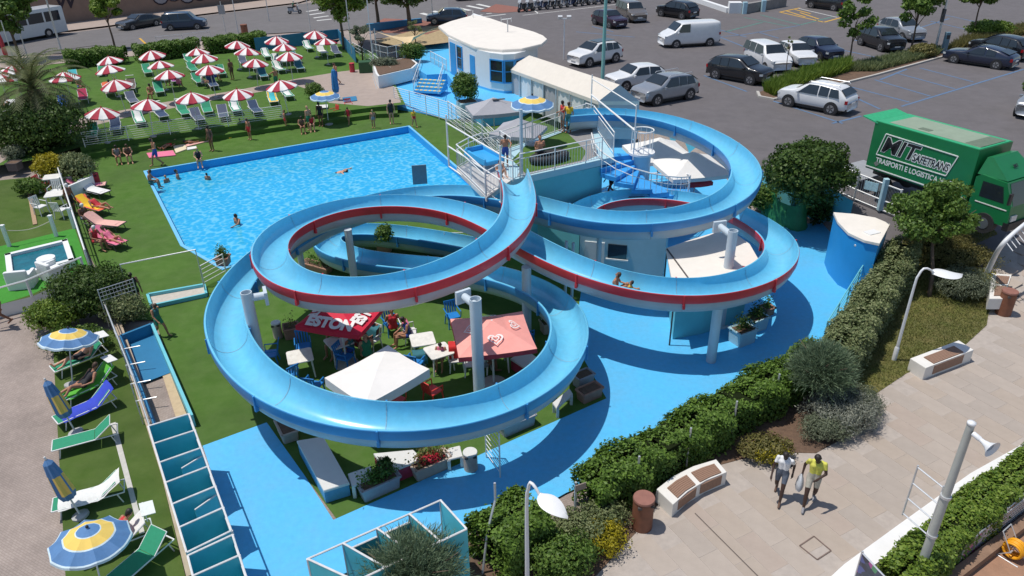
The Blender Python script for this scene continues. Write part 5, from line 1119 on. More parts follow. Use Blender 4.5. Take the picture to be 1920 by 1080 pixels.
def lounger(label, head=None, foot=None, z=LZ, col='green', pos=None, rz=None, flap=None, towel=None, group='sun loungers on the parasol lawn', frame=None):
    if pos is None:
        h_, f_ = U(*head, z), U(*foot, z); pos = (h_ + f_) / 2; rz = heading(h_, f_)
    sw = {'fabric_green': FAB[col]}
    if frame: sw['white_lounger_frame'] = frame
    if not lg0_used[0]: o = lg0; o.location = pos; o.rotation_euler[2] = rz; o['label'] = label; o['group'] = group; lg0_used[0] = True
    else: o = clone(lg0, pos, rz, label, group, sw)
    if group == LG2: o.scale = (.9,) * 3
    if flap:
        b = MB(); b.box((-.98, 0, 1.0), (.36, .58, .02), ry=R_(-8)); b.box((-.9, .29, .9), (.03, .02, .25)); b.box((-.9, -.29, .9), (.03, .02, .25)); b.build('sunshade', FAB[flap], o)
    if towel:
        b = MB(); nx = 10; V = []
        for i in range(nx + 1):
            f = i / nx; x = -.85 + 1.6 * f; zz = .40 if x > -.28 else .40 + (-.28 - x) * .78
            for j in range(5): V.append((x, -.33 + .165 * j, zz + (.0 if 0 < j < 4 else -.09) + .012 * math.sin(i * 2.1 + j)))
        b.add(V, [(i * 5 + j, i * 5 + j + 1, (i + 1) * 5 + j + 1, (i + 1) * 5 + j) for i in range(nx) for j in range(4)])
        b2 = b.build('beach_towel', FAB[towel], None, smooth=True); b2.location = o.location; b2.rotation_euler[2] = rz; tag(b2, '%s towel spread on the %s' % (towel, label.replace('sun lounger ', 'lounger ')), 'towel')
        b2['label'] = ('%s towel on the lounger ' % towel) + label.split('lounger ', 1)[-1]
    return o
hq = heading(U(337, 200, LZ), U(355, 232, LZ))
fence_row = [(263, 233, 'green', None, 'white', 'by the fence under the second path-edge parasol'), (304, 222, 'navy', 'white', None, 'navy one by the fence with white headrest'), (346, 217, 'green', 'white', None, 'bright one by the fence with white sunshade'), (390, 213, 'green', None, None, 'by the fence right of the white-shaded one'), (443, 211, 'green', None, 'white', 'by the fence with a white towel roll'), (480, 213, 'navy', None, None, 'dark one by the fence left of the yellow one'), (513, 194, 'yellow', None, 'aqua', 'yellow one at the fence'), (540, 184, 'green', 'white', 'white', 'beneath the rightmost path-edge parasol'), (219, 246, 'navy', None, None, 'dark one by the fence near the palm'), (176, 258, 'green', None, None, 'at the fence nearest the dark shrubs'), (420, 222, 'slate', None, None, 'grey one at the fence in the middle'), (372, 228, 'slate', None, None, 'shaded one between the green fence loungers')]
lawn_l = [(22, 212, 'white', None, None, 'white one at the left edge'), (120, 203, 'blue', None, None, 'bright blue one beside the palm'), (158, 190, 'crimson', None, None, 'crimson one above the nearest path-edge parasol'), (206, 178, 'orange', None, 'orange', 'orange one with an orange towel'), (248, 170, 'brown', 'white', None, 'brown one with a white headrest'), (300, 176, 'green', 'white', None, 'with a seated bather under the path-edge parasols'), (278, 140, 'green', None, None, 'beside the orange bag on the lawn'), (357, 120, 'green', None, None, 'upright one at the hedge by the barrier'), (363, 136, 'green', None, None, 'second below the upright hedge one'), (373, 158, 'green', None, None, 'near the third path-edge parasol'), (416, 142, 'green', None, None, 'in the chair cluster'), (501, 110, 'green', None, 'white', 'far right group, top left'), (520, 121, 'green', None, 'white', 'far right group, middle left'), (524, 135, 'green', None, 'white', 'far right group, bottom left'), (555, 116, 'teal', None, None, 'dark one in the far right group, upper'), (562, 132, 'teal', None, None, 'dark one in the far right group, lower'), (481, 132, 'slate', None, None, 'dark one below the middle parasol'), (494, 147, 'teal', None, None, 'dark one left of the rightmost path-edge parasol'), (457, 122, 'slate', None, None, 'dark one left of the middle parasol'), (579, 95, 'green', None, 'white', 'green and white one at the blue fence'), (605, 103, 'white', None, None, 'white chair-like one near the red bin'), (631, 104, 'slate', None, None, 'dark one nearest the dense tree'), (193, 140, 'green', None, None, 'in the shade behind the palm'), (140, 152, 'aqua', None, None, 'pale one half hidden by the palm'), (330, 156, 'purple', None, None, 'purple towelled one in the lawn middle'), (400, 165, 'navy', None, None, 'navy one behind the third path-edge parasol'), (250, 195, 'slate', None, None, 'dark one between two path-edge parasols')]
for x, y, c, fl_, tw, l in fence_row + lawn_l: lounger('sun lounger ' + l, pos=U(x, y, LZ), rz=hq + rnd.uniform(-.12, .12), col=c, flap=fl_, towel=tw)
LG2 = 'sun loungers on the left turf strip'
lounger('green sun lounger under the left open ringed parasol', (200, 668), (108, 705), 0, 'green', group=LG2, flap='white'); lounger('sun lounger with yellow-green towel and a bikini sunbather', (215, 715), (122, 760), 0, 'green', group=LG2, towel='lime', flap='white')
lounger('sun lounger covered by a royal blue towel', (212, 758), (118, 800), 0, 'green', group=LG2, towel='royal'); lounger('empty green sun lounger in the middle of the turf strip', (215, 822), (118, 848), 0, 'green', group=LG2); lounger('green sun lounger with a white towel band', (228, 930), (120, 960), 0, 'green', group=LG2, towel='white'); lounger('sun lounger under the largest ringed parasol', (255, 1015), (190, 1040), 0, 'white', group=LG2, flap='white'); lounger('dark folded sun lounger right of the largest ringed parasol', (285, 1050), (245, 1085), 0, 'green', group=LG2)
dkf = mat('dark_frame', (.08, .07, .07)); LG3 = 'dark framed loungers left of the pool'
for x, y, x2, y2, c, tw, l in [(148, 362, 182, 358, 'peach', 'pink', 'dark framed lounger with pink towel by the yellow shrub'), (160, 362, 200, 372, 'white', 'white', 'dark framed lounger with white towel beside the white planter'), (152, 392, 200, 405, 'orange', 'yellow', 'dark framed lounger with yellow towel left of the pool'), (178, 428, 222, 432, 'peach', 'peach', 'dark framed lounger with pale pink towel left of the pool'), (180, 452, 236, 470, 'pink', 'pink', 'dark framed lounger nearest the dark corner bush')]: lounger(l, (x, y), (x2, y2), 0, c, group=LG3, towel=tw, frame=dkf)

# ================================================================== TABLES, CHAIRS
def chair_proto(name='plastic_chair'):
    t = thing(name, 'x', 'chair'); m = mat('chair_plastic', (.72, .72, .7), .4)
    b = MB(); b.rbox((0, 0, .43), (.48, .46, .04), .07); b.build('seat', m, t)
    b = MB()
    for j in range(5): x = -.19 + .095 * j; b.box((x, .24 + .045, .68), (.055, .025, .46), rx=R_(-11))
    b.box((0, .33, .89), (.46, .03, .08), rx=R_(-11)); b.build('backrest', m, t)
    for sx in (-1, 1):
        for sy in (-1, 1): b = MB(); b.tube([(sx * .21, sy * .19, .43), (sx * .25, sy * .24, 0)], [.03, .02], 6); b.build('leg', m, t)
        b = MB(); b.tube([(sx * .25, -.2, .43), (sx * .27, -.2, .65), (sx * .26, .26, .66)], .022, 6); b.build('armrest', m, t)
    return t
def table_proto():
    t = thing('plastic_table', 'x', 'table'); m = mat('table_plastic', (.74, .72, .67), .4); b = MB(); b.rbox((0, 0, .71), (.85, .85, .04), .08); b.build('table_top', m, t)
    for sx in (-1, 1):
        for sy in (-1, 1): b = MB(); b.tube([(sx * .34, sy * .34, .69), (sx * .38, sy * .38, 0)], [.035, .025], 6); b.build('leg', m, t)
    return t
ch0, tb0 = chair_proto(), table_proto(); cu = [0]; tu = [0]
CHC = {'white': mat('chair_plastic', (.72, .72, .7)), 'blue': mat('chair_blue', (.02, .2, .55), .4), 'red': mat('chair_red', (.7, .06, .05), .4), 'grey': mat('chair_grey', (.4, .4, .4), .4)}
def chair(px, py, z, rz, c, label):
    p = U(px, py, z)
    if not cu[0]: o = ch0; o.location = p; o.rotation_euler[2] = rz; o['label'] = label; cu[0] = 1
    else: o = clone(ch0, p, rz, label, None, {'chair_plastic': CHC[c]})
    o['group'] = 'plastic garden chairs'; return o
def table(px, py, z, rz, label, m=None):
    p = U(px, py, z)
    if not tu[0]: o = tb0; o.location = p; o.rotation_euler[2] = rz; o['label'] = label; tu[0] = 1
    else: o = clone(tb0, p, rz, label, None, {'table_plastic': m} if m else None)
    o['group'] = 'plastic garden tables'; return o
chair(80, 402, JZ, 1.2, 'white', 'white plastic chair left of the white tables on the hot tub terrace'); chair(118, 408, JZ, 3.0, 'white', 'white plastic chair in front of the near white table'); chair(100, 342, JZ, .2, 'white', 'white plastic chair behind the far white table'); chair(85, 360, JZ, 1.5, 'red', 'red plastic chair beside the white tables'); chair(108, 372, JZ, .1, 'white', 'white plastic chair between the two white tables')
table(105, 355, JZ, .3, 'white plastic table nearest the yellow shrub'); table(110, 388, JZ, .3, 'white plastic table nearest the rope posts')
chair(511, 682, 0, -1.4, 'blue', 'blue chair beside the left slide column'); chair(572, 668, 0, .3, 'blue', 'blue chair behind the square white table'); chair(545, 722, 0, -2.3, 'blue', 'blue chair left of the square white table, partly under the slide'); chair(592, 742, 0, 2.9, 'blue', 'blue chair in front of the square white table'); chair(650, 688, 0, 1.2, 'blue', 'dark blue chair beside the red parasol pole')
table(568, 700, 0, .35, 'square white table among the blue chairs'); table(795, 668, 0, .25, 'white plastic table between the red and coral parasols'); table(825, 690, 0, .5, 'small white table with a striped cloth near the coral parasol')
chair(813, 752, 0, 2.4, 'red', 'bright red chair beside the large white parasol'); chair(857, 692, 0, .1, 'white', 'white chair draped with a red towel'); chair(885, 700, 0, .1, 'white', 'white chair with a striped blue towel beside the column'); chair(745, 770, 0, 1.0, 'red', 'crimson chair half hidden by the large white parasol'); chair(735, 625, 0, .6, 'blue', 'blue chair behind the seated group under the upper loop'); chair(950, 640, 0, 2.5, 'blue', 'blue chair under the coral parasol'); chair(850, 610, 0, .4, 'blue', 'blue chair behind the coral parasol')
table(1290, 345, 0, .3, 'grey table in the shade inside the upper right loop', CHC['grey']); chair(1325, 335, 0, .9, 'blue', 'blue chair in the shade by the grey table'); chair(1270, 350, 0, -1, 'blue', 'blue chair left of the shaded grey table')
chair(655, 210, 0, .3, 'red', 'bright red chair on the pool lawn beside the ringed parasol'); chair(628, 222, 0, -.8, 'red', 'dark red chair under the ringed parasol at the path'); table(606, 218, 0, .2, 'white table under the ringed parasol at the path')
chair(735, 245, 0, 0, 'red', 'x') if False else None
# towels on chairs
def drape(px, py, z, zt, w_, h, rz, m, label):
    t = thing('towel', label, 'towel', U(px, py, z), rz); b = MB(); V = []
    for i in range(9):
        f = i / 8; y = -.1 + .2 * min(1, f * 2.2) if f < .45 else .12; zz = zt - (0 if f < .3 else (f - .3) * h)
        y = .28 - .5 * f if f < .55 else 0.0 - .03 * math.sin(f * 9); zz = zt - (f * .5 * .35 if f < .55 else .1 + (f - .55) * h * 2)
        for j in range(5): V.append((-w_ / 2 + w_ * j / 4, y, zz + .01 * math.sin(i + j * 2)))
    b.add(V, [(i * 5 + j, i * 5 + j + 1, (i + 1) * 5 + j + 1, (i + 1) * 5 + j) for i in range(8) for j in range(4)]); b.build('cloth', m, t, smooth=True); return t
drape(857, 692, 0, .97, .5, .5, .1, FAB['red'], 'red and white towel over the white chair near the coral parasol'); drape(790, 690, 0, .6, .5, .4, .2, FAB['teal'], 'dark blue striped towel hung before the white table')
# sunbathing platforms and troughs at the front of the terrace
def slab_thing(name, label, px, zt, th, m, cat='bench', legs=True, side=None):
    P0 = [U(x, y, zt) for x, y in px]; c = sum(P0, Vector()) / len(P0); t = thing(name, label, cat, (c.x, c.y, 0)); P = [(p.x - c.x, p.y - c.y) for p in P0]
    b = MB(); b.prism(P, zt - th, zt, bev=.02); b.build('top', m, t)
    if side: b = MB(); b.prism([(x * .97, y * .97) for x, y in P], 0.012, zt - th - .003); b.build('base', side, t)
    elif legs:
        for x, y in P: b = MB(); b.box((x * .86, y * .86, (zt - th) / 2), (.09, .09, zt - th)); b.build('leg', m, t)
    return t
lbw = mat('platform_white', (.66, .66, .64), .5, .04, 4, dirt=.2); crs = mat('platform_crimson', (.42, .04, .08), .6); lbl = mat('platform_blue', (.10, .32, .52), .5)
slab_thing('sun_platform', 'long white topped sun platform with blue sides under the front of the big loop', [(556, 826), (606, 818), (655, 905), (607, 920)], .5, .08, lbw, side=lbl)
slab_thing('low_table', 'low white table beside the grey planter trough', [(652, 888), (696, 873), (704, 895), (660, 912)], .45, .06, lbw, 'table')
slab_thing('sun_platform', 'white topped platform with crimson sides under the front of the big loop', [(700, 850), (775, 843), (792, 860), (742, 880), (712, 868)], .5, .07, lbw, side=crs)
slab_thing('low_table', 'low white table beside the pointed litter bin', [(833, 842), (862, 835), (868, 855), (840, 862)], .4, .05, lbw, 'table'); slab_thing('sun_platform', 'pink topped platform in shade under the coral parasol', [(957, 672), (985, 655), (1016, 676), (1000, 700)], .45, .07, lbw, side=crs)
slab_thing('sun_lounger_bench', 'white plastic bench half under the right end of the big loop', [(1036, 755), (1068, 728), (1074, 738), (1044, 766)], .4, .06, lbw)
terr_m = mat('terracotta', (.38, .20, .14), .8, .15, 6, dirt=.3); grt = mat('grey_trough', (.33, .33, .36), .7, .1, 5, dirt=.2); beige_t = mat('beige_trough', (.45, .36, .30), .8, .12, 6, dirt=.2)
def trough(px, py, L_, W_, h, rz, m, label, plants=None, z=0, n=500, rim=True):
    p = U(px, py, z); t = thing('planter_trough', label, 'planter', p, rz); b = MB(); b.rbox((0, 0, h / 2), (L_, W_, h), .05, taper=1.08); b.build('trough', m, t); b = MB(); b.rbox((0, 0, h - .01), (L_ * .93, W_ * .86, .05), .04); b.build('earth', soil, t)
    b = MB()
    for sx, sy, dx, dy in ((0, 1, L_ * 1.1, .06), (0, -1, L_ * 1.1, .06), (1, 0, .06, W_ * 1.1), (-1, 0, .06, W_ * 1.1)): b.box((sx * L_ * .54, sy * W_ * .54, h), (dx, dy, .05))
    b.build('rim', m, t)
    if plants:
        rng = np.random.default_rng(int(px)); C = rng.normal(size=(n, 3)) * np.array([L_ * .24, W_ * .22, .14]) + np.array([0, 0, h + .22]); C[:, 2] = np.maximum(C[:, 2], h + .03); e = rng.normal(size=(n, 3)); leaves('foliage', C, e / np.linalg.norm(e, axis=1)[:, None], .045, LF[plants], t, rng)
    return t
hd1 = heading(U(625, 975), U(1135, 748))
trough(712, 920, 1.05, .42, .4, hd1, grt, 'grey planter trough with a leafy plant at the front of the terrace', 'mid', n=700); trough(808, 882, 1.05, .42, .38, hd1, beige_t, 'beige planter trough with dry flowers at the front of the terrace', 'dry', n=600); trough(968, 802, 1.1, .42, .38, hd1, grt, 'empty grey planter trough in the slide shadow'); trough(1105, 745, .75, .4, .35, hd1, terr_m, 'terracotta trough at the right end of the terrace edge'); trough(1093, 720, .6, .4, .4, hd1, grt, 'grey box behind the terracotta trough'); trough(540, 815, .8, .45, .35, R_(-60), beige_t, 'beige trough half hidden under the left of the big loop')
shrub(722, 893, (.28, .28, .35), 'dark', 'small dark plant growing in the grey front trough', 500, 8, .05, z=.35, name='potted_plant', cat='plant', core=False)
shrub(805, 868, (.4, .25, .2), 'red', 'red flowers in the beige front trough', 260, 8, .035, z=.38, name='flowers', cat='flowers', core=False)
trough(548, 630, .5, .5, .42, .3, terr_m, 'square terracotta planter with a bare stem by the stone bin', 'dry', n=80); trough(722, 470, .6, .6, .45, 0, terr_m, 'terracotta pot with a leafy plant inside the upper left loop', 'mid', n=900); shrub(722, 462, (.45, .45, .6), 'mid', 'leafy plant in the terracotta pot inside the upper left loop', 900, 10, .06, z=.4, name='potted_plant', cat='plant', core=False)
trough(1390, 640, .75, .6, .55, .5, mat('pale_blue_wall', (.4, .6, .68)), 'pale blue planter box in the shade beside the slide post', 'dark', n=400); trough(1415, 615, .7, .55, .5, .5, mat('pale_blue_wall', (.4, .6, .68)), 'pale blue planter box behind the first in the shade', 'dark', n=400); trough(1437, 588, .4, .4, .3, .5, terr_m, 'small terracotta pot on the shaded deck', 'mid', n=150); trough(595, 505, 1.4, .4, .25, R_(-30), terr_m, 'terracotta edging trough at the left end of the inner channel', 'mid', n=300); trough(1030, 620, .6, .45, .4, .3, beige_t, 'yellowish planter box right of the coral parasol', 'mid', n=300); trough(420, 495, .5, .5, .35, 0, terr_m, 'pot of dark leaves at the near corner of the pool', 'mid', n=500); trough(30, 318, .6, .6, .45, 0, dkf, 'dark pot with the grey plant by the left path', None, z=.3)
def bin_thing(px, py, z, r, h, m, label, top=None, name='litter_bin'):
    t = thing(name, label, 'bin', U(px, py, z)); b = MB(); b.lathe([(r, 0), (r, h * .9), (r * .97, h * .9), (r * .97, h * .93)], 28); b.build('body', m, t, smooth=True, auto=40); b = MB(); b.lathe([(.01, h * .93), (r * 1.04, h * .93), (r * 1.05, h * .97), (r * 1.0, h), (.01, h)], 28); b.build('lid', top or m, t, smooth=True, auto=30)
    b = MB(); b.box((-r * .5, -r * .86, h * .84), (.1, .05, .07)); b.build('lock', dkf, t); b = MB(); b.box((r * .55, -r * .8, h * .88), (.16, .04, .06)); b.build('opening', Dark(), t); return t
corten = mat('corten_steel', (.20, .075, .04), .65, .2, 5, dirt=.2); cort2 = mat('corten_lid', (.27, .12, .09), .6, .15, 5)
bin_thing(1203, 986, 0, .27, 1.0, corten, 'rusty brown cylindrical litter bin next to the near promenade bench', cort2); p_ = G(1880, 588); t_ = bin_thing(1880, 588, 0, .27, 1.0, corten, 'rusty brown cylindrical litter bin beside the upper right bench', cort2); t_.location = p_
bin_thing(883, 878, 0, .2, .62, beige_t, 'stone litter bin under the front of the big loop', lbw); bin_thing(522, 632, 0, .17, .65, beige_t, 'stone litter bin beside the square terracotta planter', lbw); bin_thing(661, 135, LZ, .22, .75, mat('furled_red', (.5, .04, .06)), 'small red litter bin on the parasol lawn by the green tub'); bin_thing(183, 350, 0, .22, .8, mat('furled_red', (.5, .04, .06)), 'red bin at the end of the white planter near the pool'); bin_thing(460, 66, .8, .35, 1.1, corten, 'brown slatted litter bin on the street pavement')
t = thing('tub', 'square dark green tub holding the olive tree on the lawn', 'planter', U(686, 135, LZ)); b = MB(); b.rbox((0, 0, .45), (1.1, .9, .9), .06, .2); b.build('tub', mat('tub_green', (.02, .08, .03), .6), t)
# white planter with shrubs at the left
t = thing('planter', 'white planter wall with yellow shrubs beside the left end of the pool lawn', 'planter', U(140, 362, .2)); o = Vector(t.location)
for x0, y0, x1, y1 in ((60, 358, 140, 352), (128, 374, 178, 352), (178, 352, 168, 318), (80, 372, 75, 340)): p, q = U(x0, y0, .2) - o, U(x1, y1, .2) - o; c = (p + q) / 2; b = MB(); b.box((c.x, c.y, .3), ((q - p).length, .15, .75), heading(p, q)); b.build('wall', wallw, t)
# ---- hot tub, armchairs, rope posts
ht = thing('hot_tub', 'sunken square hot tub with white rim and dark turquoise water', 'hot tub', U(75, 490, JZ)); o = Vector(ht.location); P = [U(x, y, JZ + .3) - o for x, y in [(15, 478), (122, 452), (134, 488), (20, 520)]]
for i in range(4): p, q = P[i], P[(i + 1) % 4]; c = (p + q) / 2; b = MB(); b.box((c.x, c.y, .17), ((q - p).length + .2, .22, .36), heading(p, q)); b.build('rim', wallw, ht)
b = MB(); b.add([(p.x * .96, p.y * .96, .22) for p in P], [(0, 1, 2, 3)]); b.build('water', mat('tub_water', (.01, .13, .17), .08, .3, 3, .5, 6), ht)
for px, py, rz, l in ((45, 535, .2, 'left'), (105, 520, -.5, 'right')):
    t = thing('armchair', 'white moulded armchair in front of the hot tub, %s one' % l, 'armchair', U(px, py, JZ), rz); b = MB(); b.rbox((0, 0, .22), (.75, .7, .4), .12); b.build('seat', wallw, t)
    for s_ in (-1, 1): b = MB(); b.rbox((s_ * .4, 0, .3), (.14, .75, .6), .06); b.build('armrest', wallw, t)
    b = MB(); b.rbox((0, -.36, .42), (.85, .16, .8), .07); b.build('backrest', wallw, t)
t = thing('round_table', 'round white drum table beside the hot tub', 'table', U(93, 505, JZ)); b = MB(); b.lathe([(.28, 0), (.36, .5), (.36, .55), (.02, .55)], 18); b.build('drum', wallw, t, smooth=True, auto=40)
rp = [U(x, y, JZ) for x, y in [(20, 460), (105, 445), (138, 432)]]
for k, (x, y, l) in enumerate([(18, 462, 'left'), (106, 443, 'middle'), (140, 428, 'right')]):
    t = thing('rope_post', 'white square rope post behind the hot tub, %s one' % l, 'post', U(x, y, JZ)); b = MB(); b.box((0, 0, .5), (.13, .13, 1.0)); b.box((0, 0, 1.03), (.17, .17, .06)); b.build('post', wallw, t)
q0, q1 = U(18, 462, JZ), U(106, 443, JZ); t = thing('rope', 'pale rope strung between the posts behind the hot tub', 'rope', q0); b = MB(); P = [(q1 - q0) * f + Vector((0, 0, .8 - .2 * math.sin(math.pi * f))) for f in np.linspace(0, 1, 12)]; b.tube(P, .02, 5); b.build('rope', mat('rope', (.55, .5, .42), .9), t)
t = thing('wooden_board', 'long wooden board lying on the turf beside the white tables', 'board', (U(55, 345, JZ) + U(63, 422, JZ)) / 2, heading(U(50, 345, JZ), U(64, 422, JZ))); b = MB(); b.box((0, 0, .03), ((U(50, 345, JZ) - U(64, 422, JZ)).length, .18, .05)); b.build('board', mat('board_wood', (.38, .25, .15), .8, .2, 5, stretch=(1, 8, 1)), t)
# ---- benches
wood = mat('bench_wood', (.27, .16, .11), .7, .25, 5, stretch=(2, 25, 2)); bconc = mat('bench_concrete', (.72, .70, .66), .7, .04, 5, dirt=.15)
def bench(label, back, front, h, inserts, zt0=None):
    """white concrete bench: back and front top edges as pixel polylines; wooden seats set into the top"""
    g = terr(*U(*front[0], 0)[:2]) if zt0 is None else zt0; zt = g + h; Bk = [U(x, y, zt) for x, y in back]; Fr = [U(x, y, zt) for x, y in front]; o = (Bk[0] + Fr[-1]) / 2; o.z = g; t = thing('promenade_bench', label, 'bench', o); P = [(p.x - o.x, p.y - o.y) for p in Bk + Fr[::-1]]
    b = MB(); b.prism(P, 0.0, h, bev=.015); b.build('body', bconc, t)
    def E(L_, f):
        s = [(L_[i + 1] - L_[i]).length for i in range(len(L_) - 1)]; d = f * sum(s)
        for i, q in enumerate(s):
            if d <= q or i == len(s) - 1: return L_[i].lerp(L_[i + 1], d / q)
            d -= q
    for f0, f1 in inserts:
        n = 7
        for k in range(n):
            v0, v1 = .28 + .66 * k / n, .28 + .66 * (k + 1) / n - .012; Q = []
            for f, v in ((f0, v0), (f0 + (f1 - f0) / 2, v0), (f1, v0), (f1, v1), (f0 + (f1 - f0) / 2, v1), (f0, v1)): q = E(Bk, f).lerp(E(Fr, f), v) - o; Q.append((q.x, q.y))
            b = MB(); b.prism(Q, h + .002, h + .035); b.build('plank', wood, t)
        q0, q1 = E(Fr, f0) - o, E(Fr, f1) - o; c = (q0 + q1) / 2; b = MB(); b.box((c.x, c.y, h * .55), ((q1 - q0).length, .03, h * .7), heading(q0, q1)); b.build('front_board', wood, t)
    return t
bench('white concrete bench with two wooden seats next to the brown bin, nearest the camera', [(1231, 917), (1262, 893), (1300, 874), (1343, 861)], [(1262, 946), (1290, 921), (1325, 900), (1363, 885)], .46, [(.12, .48), (.56, .92)])
bench('white concrete bench with one long wooden seat beside the lawn', [(1707, 672), (1798, 638)], [(1736, 690), (1826, 656)], .48, [(.18, .8)])
bench('white concrete bench by the upper right bin', [(1858, 512), (1855, 560)], [(1897, 515), (1882, 560)], .46, [(.1, .42), (.52, .9)], zt0=.25)
# ---- lamps
lampw = mat('lamp_white', (.74, .75, .77), .35, .03, 3)
def leaf_lamp(base, h, reach, hd, label, r=.05, size=.55, wf=.42):
    t = thing('lamp_post', label, 'street lamp', base, hd); C = [(0, 0, 0), (0, 0, h * .8), (.04, 0, h * .93), (reach * .3, 0, h), (reach * .7, 0, h * .985), (reach, 0, h * .95)]; b = MB(); P = smoothpath(C, .12); b.tube(P, [r * (1.15 - .5 * i / len(P)) for i in range(len(P))], 10); b.lathe([(r * 1.6, 0), (r * 1.6, .5), (r * 1.2, .55)], 12); b.build('post', lampw, t, smooth=True, auto=60)
    b = MB(); n = 12; V = []; top = []
    for i in range(n + 1):
        f = i / n; wd = size * wf * math.sin(math.pi * f ** .8) ** .8; x = reach * .9 + f * size * 1.45; z = h * .95 - .16 * f + .03 * math.sin(math.pi * f)
        V += [(x, -wd, z - .03), (x, 0, z + .05), (x, wd, z - .03), (x, 0, z - .07)]
    F = []
    for i in range(n):
        for k in range(4): j = (k + 1) % 4; F.append((i * 4 + k, (i + 1) * 4 + k, (i + 1) * 4 + j, i * 4 + j))
    b.add(V, F); b.build('leaf_shade', mat('lamp_shade_white', (.8, .8, .8), .3, .02), t, smooth=True, auto=60); return t
bs = G(1676, 675); leaf_lamp(bs, 3.55, .55, heading(bs, U(1783, 503, 3.5)), 'white lamp post with leaf-shaped head standing on the lawn by the long bench', size=.75, wf=.5); bs = U(989, 1120); leaf_lamp(bs, 3.65, .35, heading(U(992, 885, 3.6), U(1040, 920, 3.5)), 'white lamp post with leaf-shaped head in the near hedge')
# arch at right edge
bs = G(1843, 530); t = thing('steel_arch', 'big curved white steel post with a ribbed wing at the right edge', 'street lamp', bs); b = MB(); E_ = U(1885, 452, 2.6) - bs; E2 = U(1945, 400, 3.1) - bs; P = smoothpath([(0, 0, 0), Vector((E_.x * .25, E_.y * .25, 1.0)), E_, E2], .15); b.tube(P, [.11 - .05 * i / len(P) for i in range(len(P))], 10); b.build('post', lampw, t, smooth=True)
for k in range(9): q = E_.lerp(E2, k / 9); b = MB(); b.tube([q, q + Vector((.15, -.35, -.25))], .02, 5); b.build('rib', lampw, t)
# loudspeaker pole
bs = U(1708, 1135); bs = Vector((U(1822, 793, 5.0).x, U(1822, 793, 5.0).y, 0)); greyp = mat('pole_grey', (.43, .44, .41), .5, .08, 3, dirt=.25)
t = thing('loudspeaker_pole', 'thick grey pole with a horn loudspeaker and a ladder-like side frame', 'pole', bs); b = MB(); b.tube([(0, 0, -.2), (0, 0, 4.96)], [.105, .075], 14); b.build('pole', greyp, t, smooth=True, auto=50); b = MB(); b.lathe([(.02, 4.96), (.085, 4.96), (.085, 5.02), (.02, 5.04)], 14); b.build('cap', lampw, t, smooth=True)
hdv = (U(1880, 850, 4.7) - U(1822, 810, 4.7)).normalized(); hs = Vector((hdv.x * .1, hdv.y * .1, 4.8)); b = MB(); prof = [(0, .055), (.16, .055), (.17, .045), (.24, .05), (.34, .08), (.42, .14), (.46, .19), (.45, .17), (.4, .1)]; ax = Vector((hdv.x, hdv.y, -.12)).normalized(); u_ = ax.orthogonal().normalized(); w_ = ax.cross(u_); V = []
for d_, r_ in prof:
    for k in range(20): a = 2 * math.pi * k / 20; V.append(hs + ax * d_ + (u_ * math.cos(a) + w_ * math.sin(a)) * r_)
b.add(V, [(i * 20 + k, i * 20 + (k + 1) % 20, (i + 1) * 20 + (k + 1) % 20, (i + 1) * 20 + k) for i in range(len(prof) - 1) for k in range(20)]); b.build('horn', lampw, t, smooth=True, auto=50)
A0, A1 = U(1755, 945, 2.35) - bs, U(1695, 903, 2.75) - bs; A1 = U(1700, 903, 2.6) - bs; dv = Vector((A1.x, A1.y, 0)).normalized()
zt_, zb_ = 3.15, 1.75
for k in range(4): z = zb_ + (zt_ - zb_) * k / 3; b = MB(); b.tube([dv * .08 + Vector((0, 0, z)), dv * .8 + Vector((0, 0, z))], .018, 6); b.build('frame_rung', Steel(), t)
for d_ in (.11, .8): b = MB(); b.tube([dv * d_ + Vector((0, 0, zb_ - .05)), dv * d_ + Vector((0, 0, zt_ + .05))], .022, 6); b.build('frame_upright', Steel(), t)
for z in (3.0, 1.85): b = MB(); b.lathe([(.1, z - .03), (.115, z - .03), (.115, z + .03), (.1, z + .03)], 14); b.build('clamp', Steel(), t)
# sign boards, fence and reel in the lower right yard
def board(name, label, pts, z0, z1, m, cat='banner'):
    p, q = U(*pts[0]), U(*pts[1]); t = thing(name, label, cat, (p + q) / 2, heading(p, q)); L_ = (q - p).length; b = MB(); b.box((0, 0, (z0 + z1) / 2), (L_, .03, z1 - z0)); b.build('panel', m, t)
    b = MB()
    for x in (-L_ / 2, L_ / 2): b.tube([(x, 0, 0), (x, 0, z1 + .05)], .025, 6); 
    b.tube([(-L_ / 2, 0, z1), (L_ / 2, 0, z1)], .02, 6); b.build('frame', Steel(), t); return t
def printmat(name, cols, sc):
    m = mat(name, cols[0], .5); t = m.node_tree; N = t.nodes; L = t.links; vo = N.new('ShaderNodeTexVoronoi'); vo.inputs['Scale'].default_value = sc; cr = N.new('ShaderNodeValToRGB'); cr.color_ramp.interpolation = 'CONSTANT'; e = cr.color_ramp.elements
    for i, c in enumerate(cols):
        if i < 2: e[i].position = i / len(cols); e[i].color = (*c, 1)
        else: x = e.new(i / len(cols)); x.color = (*c, 1)
    sx = N.new('ShaderNodeSeparateColor'); L.new(vo.outputs['Color'], sx.inputs[0]); L.new(sx.outputs[0], cr.inputs[0]); L.new(cr.outputs[0], N['Principled BSDF'].inputs['Base Color']); return m
board('poster_board', 'dark printed poster board standing at the promenade wall', ((1595, 1110), (1665, 1190)), .3, 1.3, printmat('poster_print', [(.05, .06, .09), (.07, .08, .12), (.1, .3, .15), (.1, .12, .3), (.4, .1, .3), (.05, .05, .07)], 7))
